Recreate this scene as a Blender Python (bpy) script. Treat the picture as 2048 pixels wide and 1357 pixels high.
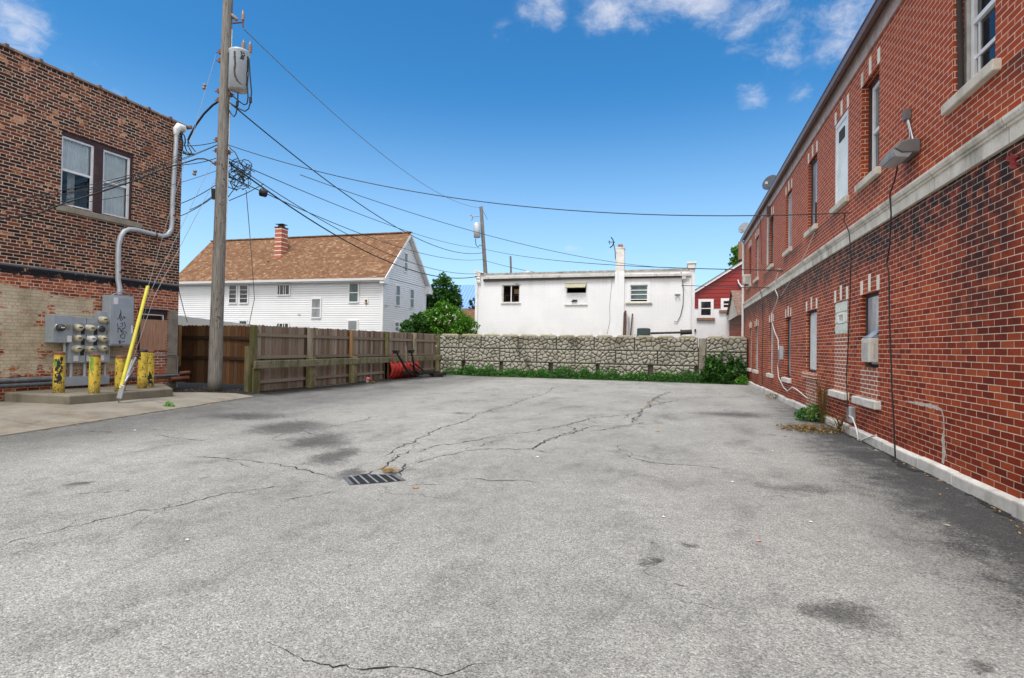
import bpy, math, random
from mathutils import Vector, Matrix, noise as mnoise
random.seed(11)
S = bpy.context.scene
COL = S.collection
for o in list(bpy.data.objects):
    bpy.data.objects.remove(o)
sin, cos, rad = math.sin, math.cos, math.radians

# ------------------------------------------------------------------ camera
FPX, ROLL, PITCH, YAW = 1110.0, .0156, rad(.8577), rad(16.664)
CAM = Vector((0, 0, 1.38))
_h = Vector((-sin(YAW), cos(YAW), 0)); _r0 = Vector((cos(YAW), sin(YAW), 0)); _z = Vector((0, 0, 1))
FW = _h * cos(PITCH) + _z * sin(PITCH); _u0 = _z * cos(PITCH) - _h * sin(PITCH)
RT = _r0 * cos(ROLL) + _u0 * sin(ROLL); UP = _u0 * cos(ROLL) - _r0 * sin(ROLL)
cd = bpy.data.cameras.new("Camera"); cam = bpy.data.objects.new("Camera", cd); COL.objects.link(cam)
cd.sensor_width = 36; cd.lens = FPX / 2048 * 36; cd.clip_start = .05; cd.clip_end = 3000
cam.matrix_world = Matrix(((RT.x, UP.x, -FW.x, CAM.x), (RT.y, UP.y, -FW.y, CAM.y), (RT.z, UP.z, -FW.z, CAM.z), (0, 0, 0, 1)))
S.camera = cam
S.render.resolution_x, S.render.resolution_y = 1024, 678

def ray(px, py): return FW + RT * ((px - 1024) / FPX) + UP * ((678.5 - py) / FPX)
def onX(px, py, X): d = ray(px, py); return CAM + d * (X / d.x)
def onY(px, py, Y): d = ray(px, py); return CAM + d * (Y / d.y)
def onZ(px, py, Z=0.): d = ray(px, py); return CAM + d * ((Z - CAM.z) / d.z)
def atD(px, py, D): return CAM + ray(px, py) * D

# ------------------------------------------------------------------ exposure / light
vs = S.view_settings
vs.view_transform = 'Standard'; vs.look = 'None'; vs.gamma = 1; vs.exposure = 1.0
SUN_EL, SUN_AZ = rad(64), rad(188)          # azimuth clockwise from +Y
sl = bpy.data.lights.new("Sun", 'SUN'); sl.energy = 1.6; sl.angle = rad(18); sl.color = (1, .975, .94)
so = bpy.data.objects.new("Sun", sl); COL.objects.link(so)
sd = Vector((sin(SUN_AZ) * cos(SUN_EL), cos(SUN_AZ) * cos(SUN_EL), sin(SUN_EL)))
so.rotation_euler = (-sd).to_track_quat('-Z', 'Y').to_euler()
so.location = (0, -10, 30)

# ------------------------------------------------------------------ node helpers
class NT:
    def __init__(s, tree): s.t = tree
    def n(s, typ, props=None, **ins):
        nd = s.t.nodes.new(typ)
        for k, v in (props or {}).items(): setattr(nd, k, v)
        for k, v in ins.items(): s.set(nd, k, v)
        return nd
    def set(s, nd, k, v):
        key = int(k[1:]) if k[0] == '_' and k[1:].isdigit() else k.replace('_', ' ')
        sock = nd.inputs[key]
        if isinstance(v, bpy.types.NodeSocket): s.t.links.new(v, sock)
        elif isinstance(v, bpy.types.Node): s.t.links.new(v.outputs[0], sock)
        else:
            if sock.type == 'RGBA' and len(v) == 3: v = (*v, 1)
            sock.default_value = v
    def math(s, op, a, b=0., c=0., clamp=False):
        return s.n('ShaderNodeMath', dict(operation=op, use_clamp=clamp), _0=a, _1=b, _2=c).outputs[0]
    def vmath(s, op, a, b=(0, 0, 0)):
        nd = s.n('ShaderNodeVectorMath', dict(operation=op), _0=a, _1=b)
        return nd.outputs['Value'] if op in ('DOT_PRODUCT', 'LENGTH', 'DISTANCE') else nd.outputs[0]
    def mix(s, f, a, b, blend='MIX'):
        nd = s.t.nodes.new('ShaderNodeMix'); nd.data_type = 'RGBA'; nd.blend_type = blend; nd.clamp_factor = True
        for i, v in ((0, f), (6, a), (7, b)):
            if isinstance(v, bpy.types.NodeSocket): s.t.links.new(v, nd.inputs[i])
            else: nd.inputs[i].default_value = (*v, 1) if hasattr(v, '__len__') and len(v) == 3 else v
        return nd.outputs[2]
    def ramp(s, f, stops, interp='LINEAR'):
        nd = s.t.nodes.new('ShaderNodeValToRGB'); cr = nd.color_ramp; cr.interpolation = interp
        while len(cr.elements) < len(stops): cr.elements.new(.5)
        for e, (p, c) in zip(cr.elements, stops):
            e.position = p; e.color = (*c, 1) if hasattr(c, '__len__') else (c, c, c, 1)
        s.t.links.new(f, nd.inputs[0]); return nd.outputs[0]
    def smooth(s, v, a, b, lo=0., hi=1.):
        nd = s.n('ShaderNodeMapRange', dict(interpolation_type='SMOOTHSTEP'), Value=v)
        for i, q in zip((1, 2, 3, 4), (a, b, lo, hi)): s.set(nd, '_%d' % i, q)
        return nd.outputs[0]
    def noise(s, vec, scale, detail=3., rough=.55, out=0, dim='3D'):
        return s.n('ShaderNodeTexNoise', dict(noise_dimensions=dim), Vector=vec, Scale=scale, Detail=detail, Roughness=rough).outputs[out]
    def voro(s, vec, scale, feature='F1', out='Distance', rnd=1.):
        return s.n('ShaderNodeTexVoronoi', dict(feature=feature), Vector=vec, Scale=scale, Randomness=rnd).outputs[out]
    def sep(s, vec):
        nd = s.n('ShaderNodeSeparateXYZ', _0=vec); return nd.outputs
    def comb(s, x=0., y=0., z=0.): return s.n('ShaderNodeCombineXYZ', X=x, Y=y, Z=z).outputs[0]
    def mul(s, vec, v): return s.vmath('MULTIPLY', vec, v)

MATS = {}
def newmat(name):
    m = bpy.data.materials.new(name); m.use_nodes = True
    t = NT(m.node_tree); b = m.node_tree.nodes['Principled BSDF']; MATS[name] = m
    return m, t, b
def uvof(t): return t.n('ShaderNodeUVMap', dict(uv_map='UVMap')).outputs[0]
def objof(t): return t.n('ShaderNodeTexCoord').outputs['Object']
def geo(t): return t.n('ShaderNodeNewGeometry').outputs['Position']
def rndof(t): return t.n('ShaderNodeAttribute', dict(attribute_name='rnd')).outputs['Fac']
def bumpto(t, b, hgt, strength=.5, dist=.01):
    bp = t.n('ShaderNodeBump', Height=hgt, Strength=strength, Distance=dist)
    t.set(b, 'Normal', bp.outputs[0])

def simple(name, col, rough=.6, metal=0., var=.18, scale=6., dirt=None, bump=.0, bscale=40., rnd=0., spec=.5, streak=1.):
    m, t, b = newmat(name)
    p = geo(t)
    if streak != 1.: p = t.mul(p, (1, 1, streak))
    n1 = t.noise(p, scale, 5., .65)
    c = t.mix(t.smooth(n1, .3, .7), [x * (1 - var) for x in col], [min(1, x * (1 + var * .8)) for x in col])
    if dirt:
        n2 = t.noise(p, scale * .45, 6., .7)
        c = t.mix(t.smooth(n2, .5, .72, 0., dirt[1]), c, dirt[0])
    if rnd:
        r = rndof(t)
        c = t.mix(1., c, t.ramp(r, [(0, 1 - rnd), (1, 1 + rnd * .4)]), 'MULTIPLY')
    t.set(b, 'Base_Color', c); t.set(b, 'Roughness', rough); t.set(b, 'Metallic', metal)
    t.set(b, 'Specular IOR Level', spec)
    if bump: bumpto(t, b, t.noise(geo(t), bscale, 4.), bump, .004)
    return m

# ------------------------------------------------------------------ world
w = bpy.data.worlds.new("World"); S.world = w; w.use_nodes = True
W_ = NT(w.node_tree); bg = w.node_tree.nodes['Background']
sky = W_.n('ShaderNodeTexSky', dict(sky_type='NISHITA', sun_disc=False, sun_elevation=SUN_EL, sun_rotation=SUN_AZ, altitude=300, air_density=1.0, dust_density=1.0, ozone_density=3.5))
dirv = W_.n('ShaderNodeTexCoord').outputs['Generated']
dz = W_.sep(dirv)[2]
hsv = W_.n('ShaderNodeHueSaturation', Saturation=1.30, Value=1.2, Color=sky.outputs[0])
skyc = W_.mix(1., hsv.outputs[0], (.72, 1.0, .98), 'MULTIPLY')
skyc = W_.mix(W_.smooth(dz, .44, -.02, 0., .66), skyc, (4.7, 6.15, 7.8))
# wispy clouds: blobs at sky directions, torn by noise; unseen bright cloud added overhead and behind to whiten the fill light
wd_ = W_.vmath('ADD', dirv, W_.mul(W_.vmath('SUBTRACT', W_.noise(dirv, 7., 4., .6, out=1), (.5, .5, .5)), (.10, .10, .05)))
nz = W_.noise(W_.mul(wd_, (1, 1, 1.7)), 8.5, 9., .66)
nz2 = W_.noise(W_.mul(dirv, (1, 1, 1.5)), 2.2, 6., .6)
acc = None
for (px, py, rdeg, st) in [(1560, 15, 6.6, 1.), (1700, 25, 6, 1.), (1420, -5, 5.8, .95), (1490, 60, 3.4, .8), (1085, 20, 3.2, .85), (1210, 10, 4, .7), (1010, 75, 2, .45), (1500, 190, 2.6, .62), (1610, 190, 2.0, .55),
                           (25, 50, 3.6, 1.), (215, 150, 1.8, .55), (130, 130, 1.6, .5), (235, 180, 1.6, .5), (1150, 499, 2.0, .6), (1225, 502, 2.2, .6), (1330, -60, 8, .9), (900, -60, 5, .6)]:
    dv = ray(px, py).normalized()
    df = W_.mul(W_.vmath('SUBTRACT', dirv, tuple(dv)), (1, 1, 1.0 if py < 300 else 2.6))
    g = W_.smooth(W_.vmath('LENGTH', df), 0., rad(rdeg), st, 0.)
    acc = g if acc is None else W_.math('MAXIMUM', acc, g)
over = W_.smooth(W_.math('ADD', dz, W_.math('MULTIPLY', W_.sep(dirv)[1], -.55)), .22, .55)
acc = W_.math('MAXIMUM', acc, over)
dens = W_.math('ADD', W_.math('MULTIPLY', acc, .56), W_.math('MULTIPLY', W_.math('SUBTRACT', nz, .5), 2.3))
cl = W_.math('MAXIMUM', W_.smooth(dens, .14, 1.05), W_.smooth(over, .3, .9))
cl = W_.math('MULTIPLY', cl, W_.smooth(acc, .0, .4))
cshade = W_.ramp(nz2, [(.3, (4.9, 5.0, 5.6)), (.7, (6.2, 6.1, 6.3))])
cshade = W_.mix(over, cshade, (10.9, 10.35, 9.75))
W_.set(bg, 'Color', W_.mix(W_.math('MULTIPLY', cl, .85), skyc, cshade)); W_.set(bg, 'Strength', .08)

# ------------------------------------------------------------------ mesh builder
WLOC = {}
class MB:
    def __init__(s, M=None): s.v = []; s.f = []; s.uv = []; s.r = []; s.sm = []; s.M = M
    def add(s, vs_, fs, r=0., smooth=False, uv=None):
        vs_ = [Vector(q) for q in vs_]; b = len(s.v)
        for fi, f in enumerate(fs):
            if uv: u = [uv[i] for i in f]
            else:
                a, bb, c = vs_[f[0]], vs_[f[1]], vs_[f[2]]
                nn = (bb - a).cross(c - a) if len(f) < 4 else (vs_[f[2]] - a).cross(vs_[f[3]] - bb)
                ax, ay, az = abs(nn.x), abs(nn.y), abs(nn.z)
                if az >= ax and az >= ay: u = [(vs_[i].x, vs_[i].y) for i in f]
                elif ax > ay: u = [(vs_[i].y, vs_[i].z) for i in f]
                else: u = [(vs_[i].x, vs_[i].z) for i in f]
            s.f.append([b + i for i in f]); s.uv.append(u); s.r.append(r if not callable(r) else r()); s.sm.append(smooth)
        s.v += [s.M @ q for q in vs_] if s.M else vs_
        return s
    def quad(s, a, b, c, d, r=0., uv=None): return s.add([a, b, c, d], [(0, 1, 2, 3)], r, uv=uv)
    def box(s, x0, x1, y0, y1, z0, z1, r=0.):
        v = [(x, y, z) for z in (z0, z1) for y in (y0, y1) for x in (x0, x1)]
        return s.add(v, [(0, 2, 3, 1), (4, 5, 7, 6), (0, 1, 5, 4), (2, 6, 7, 3), (0, 4, 6, 2), (1, 3, 7, 5)], r)
    def hexa(s, v, r=0.):   # eight corners ordered like box
        return s.add(v, [(0, 2, 3, 1), (4, 5, 7, 6), (0, 1, 5, 4), (2, 6, 7, 3), (0, 4, 6, 2), (1, 3, 7, 5)], r)
    def beam(s, a, b, wx, wy, up=(0, 0, 1), r=0.):
        a, b = Vector(a), Vector(b); t = (b - a).normalized(); u = Vector(up)
        if abs(t.dot(u)) > .98: u = Vector((1, 0, 0))
        x = t.cross(u).normalized() * wx / 2; y = x.cross(t).normalized() * wy / 2
        v = [a - x - y, a + x - y, a - x + y, a + x + y, b - x - y, b + x - y, b - x + y, b + x + y]
        return s.hexa(v, r)
    def prism(s, poly, y0, y1, r=0., axis='y'):
        n = len(poly)
        f3 = (lambda p, q: (p[0], q, p[1])) if axis == 'y' else ((lambda p, q: (p[0], p[1], q)) if axis == 'z' else (lambda p, q: (q, p[0], p[1])))
        v = [f3(p, y0) for p in poly] + [f3(p, y1) for p in poly]
        fs = [tuple(range(n - 1, -1, -1)), tuple(range(n, 2 * n))] + [(i, (i + 1) % n, n + (i + 1) % n, n + i) for i in range(n)]
        return s.add(v, fs, r)
    def tube(s, pts, rr, n=6, r=0., smooth=True):
        pts = [Vector(p) for p in pts]; k = len(pts)
        if not hasattr(rr, '__len__'): rr = [rr] * k
        up = Vector((0, 0, 1)); vs_ = []; prev = None
        for i, p in enumerate(pts):
            t = (pts[min(i + 1, k - 1)] - pts[max(i - 1, 0)])
            t = t.normalized() if t.length > 1e-9 else Vector((0, 0, 1))
            if prev is None:
                a = t.cross(up if abs(t.z) < .95 else Vector((1, 0, 0))).normalized()
            else:
                a = (prev - t * prev.dot(t)); a = a.normalized() if a.length > 1e-6 else t.orthogonal().normalized()
            prev = a; b = t.cross(a)
            for j in range(n):
                q = 2 * math.pi * j / n
                vs_.append(p + (a * cos(q) + b * sin(q)) * rr[i])
        fs = [(i * n + j, i * n + (j + 1) % n, (i + 1) * n + (j + 1) % n, (i + 1) * n + j) for i in range(k - 1) for j in range(n)]
        s.add(vs_, fs, r, smooth)
        s.add(vs_[:n], [tuple(range(n - 1, -1, -1))], r); s.add(vs_[-n:], [tuple(range(n))], r)
        return s
    def cyl(s, a, b, r0, r1=None, n=16, r=0.): return s.tube([a, b], [r0, r0 if r1 is None else r1], n, r)
    def lathe(s, c, axis, prof, n=20, r=0.):   # prof: (distance along axis, radius)
        c, axis = Vector(c), Vector(axis).normalized()
        return s.tube([c + axis * d for d, _ in prof], [max(q, 1e-4) for _, q in prof], n, r)
    def build(s, name, mat, parent=None, loc=None, bevel=0., seg=2):
        if parent is not None: org = WLOC[parent.name]
        elif loc is not None: org = Vector(loc)
        else:
            xs = [v.x for v in s.v]; ys = [v.y for v in s.v]; zs = [v.z for v in s.v]
            org = Vector(((min(xs) + max(xs)) / 2, (min(ys) + max(ys)) / 2, min(zs)))
        me = bpy.data.meshes.new(name)
        me.from_pydata([tuple(v - org) for v in s.v], [], s.f)
        ul = me.uv_layers.new(name='UVMap'); at = me.attributes.new('rnd', 'FLOAT', 'FACE')
        flat = [c for u in s.uv for p in u for c in p]
        ul.data.foreach_set('uv', flat); at.data.foreach_set('value', s.r)
        me.polygons.foreach_set('use_smooth', s.sm)
        me.materials.append(MATS[mat] if isinstance(mat, str) else mat); me.update()
        o = bpy.data.objects.new(name, me); COL.objects.link(o)
        if parent is not None: o.parent = parent
        else: o.location = org
        WLOC[o.name] = org
        if bevel:
            md = o.modifiers.new('bevel', 'BEVEL'); md.width = bevel; md.segments = seg; md.limit_method = 'ANGLE'; md.angle_limit = rad(40)
        return o

def tag(o, label=None, cat=None, group=None, kind=None):
    if label: o['label'] = label
    if cat: o['category'] = cat
    if group: o['group'] = group
    if kind: o['kind'] = kind
    return o
def thing(name, loc, label, cat, group=None):
    o = bpy.data.objects.new(name, None); COL.objects.link(o); o.location = loc; o.empty_display_size = .2
    WLOC[o.name] = Vector(loc); return tag(o, label, cat, group)
def frame(origin, xdir):      # local: x along the wall, y inward, z up
    x = Vector((xdir[0], xdir[1], 0)).normalized(); y = Vector((-x.y, x.x, 0)); o = Vector(origin)
    return Matrix(((x.x, y.x, 0, o.x), (x.y, y.y, 0, o.y), (0, 0, 1, o.z), (0, 0, 0, 1)))
def wall(mb, x0, x1, z0, z1, holes, depth, y=0.):
    xs = sorted({x0, x1, *[h[0] for h in holes], *[h[1] for h in holes]}); zs = sorted({z0, z1, *[h[2] for h in holes], *[h[3] for h in holes]})
    for i in range(len(xs) - 1):
        for j in range(len(zs) - 1):
            cx_, cz = (xs[i] + xs[i + 1]) / 2, (zs[j] + zs[j + 1]) / 2
            if any(h[0] < cx_ < h[1] and h[2] < cz < h[3] for h in holes): continue
            mb.quad((xs[i], y, zs[j]), (xs[i + 1], y, zs[j]), (xs[i + 1], y, zs[j + 1]), (xs[i], y, zs[j + 1]))
    for (a, b, c, d) in [h[:4] for h in holes]:
        dd = y + depth
        mb.quad((a, y, c), (a, dd, c), (a, dd, d), (a, y, d), uv=[(a, c), (a - depth, c), (a - depth, d), (a, d)])
        mb.quad((b, dd, c), (b, y, c), (b, y, d), (b, dd, d), uv=[(b + depth, c), (b, c), (b, d), (b + depth, d)])
        mb.quad((a, y, d), (a, dd, d), (b, dd, d), (b, y, d)); mb.quad((a, dd, c), (a, y, c), (b, y, c), (b, dd, c))

# ================================================================== MATERIALS
def brick_nodes(t, uv, bw, rh, mortar, squash=1., sqf=2, off=.5):
    wob = t.mix(.5, (0, 0, 0), t.noise(uv, 3., 2., out=1))
    nd = t.n('ShaderNodeTexBrick', dict(offset=off, offset_frequency=2, squash=squash, squash_frequency=sqf), Vector=uv, Color1=(0, 0, 0), Color2=(1, 1, 1), Mortar=(.5, .5, .5),
             Scale=1., Mortar_Size=mortar, Mortar_Smooth=.25, Bias=0., Brick_Width=bw, Row_Height=rh)
    return nd.outputs['Color'], nd.outputs['Fac']

def make_red_brick(name, light=False, dark=False):
    m, t, b = newmat(name); uv = uvof(t); u, v, _ = t.sep(uv)
    wv = t.vmath('ADD', uv, t.mul(t.vmath('SUBTRACT', t.noise(uv, 5., 2., out=1), (.5, .5, .5)), (.006, .005, 0)))
    rc, mf = brick_nodes(t, wv, .213, .0686, .0085 if light else .0043)
    n1 = t.noise(uv, .9, 4., .6); n2 = t.noise(t.mul(uv, (1, 4, 1)), 28., 4., .7)
    bc = t.ramp(rc, [(0, (.15, .020, .008)), (.15, (.22, .027, .009)), (.5, (.32, .046, .014)), (.8, (.40, .064, .019)), (1, (.52, .115, .036))])
    bc = t.mix(t.smooth(n1, .35, .7, 0., .5), bc, (.36, .048, .013), 'MIX') if not dark else bc
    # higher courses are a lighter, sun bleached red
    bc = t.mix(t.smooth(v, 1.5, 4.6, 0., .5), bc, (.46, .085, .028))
    bc = t.mix(t.smooth(n2, .35, .75, 0., .55), bc, t.mix(1., bc, (.45, .4, .4), 'MULTIPLY'))
    if light: bc = t.mix(.5, bc, (.40, .17, .11))
    mc = t.ramp(t.noise(uv, 14., 4.), [(.3, (.58, .46, .34)), (.7, (.86, .74, .60))])
    if light: mc = t.mix(.8, mc, (.80, .74, .67))
    fine = t.noise(uv, 90., 3., .7)
    mf2 = t.smooth(t.math('ADD', mf, t.math('MULTIPLY', t.math('SUBTRACT', fine, .5), .4)), .34, .62)
    c = t.mix(mf2, bc, mc)
    if not light:
        # soot on the courses under the stone band, runs below it, streaks and white bloom
        st = t.noise(t.mul(uv, (1, .55, 1)), 1.3, 5., .65)
        edge = t.math('ADD', v, t.math('MULTIPLY', t.math('SUBTRACT', st, .5), 1.5))
        soot = t.math('MULTIPLY', t.smooth(edge, 2.45, 3.0), t.smooth(v, 3.5, 3.35))
        blot = t.smooth(t.noise(uv, 5., 3., .6), .38, .55, .35, 1.)
        soot = t.math('MULTIPLY', soot, blot)
        u7 = t.smooth(t.noise(t.comb(t.math('MULTIPLY', u, 3.1), t.math('MULTIPLY', v, .12)), 1., 4., .65), .58, .72)
        run = t.math('MULTIPLY', u7, t.smooth(v, .1, 2.6, .15, .75)); run = t.math('MULTIPLY', run, t.smooth(v, 3.9, 3.2))
        sill = t.math('MULTIPLY', t.smooth(v, 3.55, 4.02), t.smooth(v, 4.06, 4.03)); sill = t.math('MULTIPLY', sill, t.smooth(t.noise(uv, .8, 3.), .42, .62, 0., .75))
        blk2 = t.math('MULTIPLY', t.smooth(t.math('ADD', u, t.math('MULTIPLY', t.math('SUBTRACT', st, .5), 1.6)), -7.6, -6.9), t.smooth(t.math('ADD', u, t.math('MULTIPLY', t.math('SUBTRACT', st, .5), 1.6)), -5.7, -6.2))
        blk2 = t.math('MULTIPLY', blk2, t.math('MULTIPLY', t.smooth(v, .9, 2.4, .1, .85), t.smooth(v, 3.4, 3.2))); soot = t.math('MAXIMUM', soot, t.math('MULTIPLY', blk2, blot))
        dk = t.math('MAXIMUM', soot, t.math('MAXIMUM', run, sill))
        c = t.mix(t.math('MULTIPLY', dk, .94), c, t.mix(mf2, (.012, .010, .011), (.40, .345, .27)))
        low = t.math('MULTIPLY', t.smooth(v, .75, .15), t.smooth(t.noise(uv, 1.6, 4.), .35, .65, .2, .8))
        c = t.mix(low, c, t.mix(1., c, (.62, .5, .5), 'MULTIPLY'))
        bl = t.math('MULTIPLY', t.smooth(t.noise(t.mul(uv, (1.8, .5, 1)), 2.1, 7., .75), .63, .8), t.smooth(t.noise(uv, 60., 2.), .4, .65))
        c = t.mix(t.math('MULTIPLY', bl, .5), c, (.6, .5, .46))
    t.set(b, 'Base_Color', c); t.set(b, 'Roughness', t.mix(mf2, (.7,) * 3, (.95,) * 3)); t.set(b, 'Specular IOR Level', .15)
    hgt = t.math('ADD', t.math('MULTIPLY', mf2, -1.), t.math('MULTIPLY', t.math('ADD', n2, fine), .16))
    bumpto(t, b, hgt, .55, .006)
    return m
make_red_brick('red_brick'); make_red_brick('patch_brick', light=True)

def make_left_brick():
    m, t, b = newmat('old_brown_brick'); uv = uvof(t); u, v, _ = t.sep(uv)
    wv = t.vmath('ADD', uv, t.mul(t.vmath('SUBTRACT', t.noise(uv, 4., 2., out=1), (.5, .5, .5)), (.012, .010, 0)))
    rc, mf = brick_nodes(t, wv, .213, .0686, .0085, squash=.5, sqf=6)
    n1 = t.noise(uv, 1.1, 4., .6); n2 = t.noise(t.mul(uv, (1, 3, 1)), 24., 4., .7)
    dark = t.ramp(rc, [(0, (.022, .0075, .005)), (.3, (.055, .0135, .007)), (.6, (.10, .022, .010)), (.85, (.16, .034, .013)), (1, (.23, .055, .02))])
    warm = t.ramp(rc, [(0, (.045, .011, .006)), (.5, (.15, .034, .013)), (1, (.30, .08, .028))])
    hi = t.math('MULTIPLY', t.smooth(v, 4.2, 5.2), t.smooth(n1, .38, .68))
    bc = t.mix(hi, dark, warm)
    lowred = t.ramp(rc, [(0, (.17, .030, .013)), (.5, (.34, .065, .023)), (1, (.50, .13, .045))])
    bc = t.mix(t.smooth(v, 2.78, 2.74), bc, lowred)
    # spalled faces, bright orange, whole bricks only
    sp = t.math('MULTIPLY', t.smooth(t.noise(uv, 3.4, 3., .6), .56, .60), t.smooth(rc, .45, .55))
    bc = t.mix(t.math('MULTIPLY', sp, .9), bc, t.mix(t.smooth(rc, .5, .9), (.42, .14, .05), (.62, .27, .13)))
    bc = t.mix(t.smooth(n2, .4, .75, 0., .6), bc, t.mix(1., bc, (.45, .42, .42), 'MULTIPLY'))
    mc = t.ramp(t.noise(uv, 9., 4.), [(.3, (.36, .28, .21)), (.7, (.68, .57, .46))])
    grime = t.smooth(t.noise(t.mul(uv, (1, .35, 1)), 1.7, 5., .65), .52, .74)
    mc = t.mix(t.math('MULTIPLY', grime, .75), mc, (.06, .045, .035))
    fine = t.noise(uv, 70., 3., .7)
    mf2 = t.smooth(t.math('ADD', mf, t.math('MULTIPLY', t.math('SUBTRACT', fine, .5), .5)), .25, .6)
    c = t.mix(mf2, bc, mc)
    # old tan paint over the lower courses, peeled off in patches
    pn = t.noise(uv, 1.6, 7., .68); top = t.math('ADD', v, t.math('ADD', t.math('MULTIPLY', t.math('SUBTRACT', pn, .5), .55), t.math('MULTIPLY', u, .085)))
    pm = t.math('MULTIPLY', t.smooth(top, 2.16, 2.08), t.smooth(t.math('ADD', u, t.math('MULTIPLY', t.noise(uv, 3., 4.), .5)), -.9, -1.3))
    peel_n = t.noise(t.mul(uv, (.8, 1.5, 1)), 2.6, 7., .7)
    lowv = t.smooth(v, 1.0, .4, 0., .17)
    peel = t.smooth(t.math('ADD', peel_n, lowv), .56, .575)
    pm = t.math('MULTIPLY', pm, t.math('SUBTRACT', 1., peel))
    paint = t.ramp(t.noise(uv, 2.2, 6., .65), [(.25, (.25, .21, .135)), (.5, (.50, .42, .295)), (.75, (.68, .59, .45))])
    paint = t.mix(t.math('MULTIPLY', mf, .35), paint, (.16, .125, .085))
    grim2 = t.math('MULTIPLY', t.smooth(v, .75, .2), t.smooth(pn, .35, .6, .4, 1.))
    paint = t.mix(grim2, paint, (.10, .075, .05))
    c = t.mix(pm, c, paint)
    # grey cement skim at the far lower corner
    cem = t.math('MULTIPLY', t.smooth(t.math('ADD', u, t.math('MULTIPLY', pn, .2)), -.22, -.16), t.smooth(t.math('ADD', v, t.math('MULTIPLY', pn, .5)), 2.5, 2.42))
    c = t.mix(cem, c, t.ramp(t.noise(uv, 3., 6.), [(.3, (.18, .16, .13)), (.7, (.33, .30, .25))]))
    # black tar line
    tn = t.noise(t.mul(uv, (2., 3., 1)), 3.2, 6., .7); te = t.math('MULTIPLY', t.math('SUBTRACT', tn, .5), .42)
    tar = t.math('MULTIPLY', t.smooth(t.math('ADD', v, te), 2.66, 2.70), t.smooth(v, 2.885, 2.87))
    tar = t.math('MULTIPLY', tar, t.smooth(t.noise(t.mul(uv, (1, 1.6, 1)), 5., 5., .7), .36, .42))
    c = t.mix(tar, c, t.mix(t.smooth(v, 2.82, 2.86), (.006, .006, .007), (.13, .135, .15)))
    # brick darker towards the ground
    c = t.mix(t.smooth(t.math('ADD', v, t.math('MULTIPLY', pn, .3)), .55, .3, 0., .75), c, t.mix(1., c, (.3, .27, .25), 'MULTIPLY'))
    t.set(b, 'Base_Color', c); t.set(b, 'Roughness', t.mix(tar, (.85,) * 3, (.35,) * 3)); t.set(b, 'Specular IOR Level', .35)
    hgt = t.math('ADD', t.math('MULTIPLY', mf2, t.math('SUBTRACT', t.math('MULTIPLY', pm, .55), 1.)), t.math('MULTIPLY', t.math('ADD', n2, fine), .16))
    hgt = t.math('ADD', hgt, t.math('MULTIPLY', tar, .8))
    bumpto(t, b, hgt, .6, .007)
make_left_brick()

def stain_mask(t, P, lst):
    acc = None; x, y, _ = t.sep(P)
    for (sx, sy, rx, ry, ang, st) in lst:
        ca, sa = cos(ang), sin(ang)
        dx = t.math('SUBTRACT', x, sx); dy = t.math('SUBTRACT', y, sy)
        a = t.math('DIVIDE', t.math('ADD', t.math('MULTIPLY', dx, ca), t.math('MULTIPLY', dy, sa)), rx)
        bb = t.math('DIVIDE', t.math('SUBTRACT', t.math('MULTIPLY', dy, ca), t.math('MULTIPLY', dx, sa)), ry)
        g = t.math('SQRT', t.math('ADD', t.math('MULTIPLY', a, a), t.math('MULTIPLY', bb, bb)))
        g = t.smooth(g, 0., 1.25, st, 0.)
        acc = g if acc is None else t.math('MAXIMUM', acc, g)
    return acc
def px_ellipse(px, py, rx, ry, st):
    c = onZ(px, py); l = onZ(px - rx, py); u = onZ(px, py - ry); d = onZ(px, py + ry)
    return (c.x, c.y, max(.04, (c - l).length), max(.04, (u - d).length / 2), YAW, st)

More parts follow.
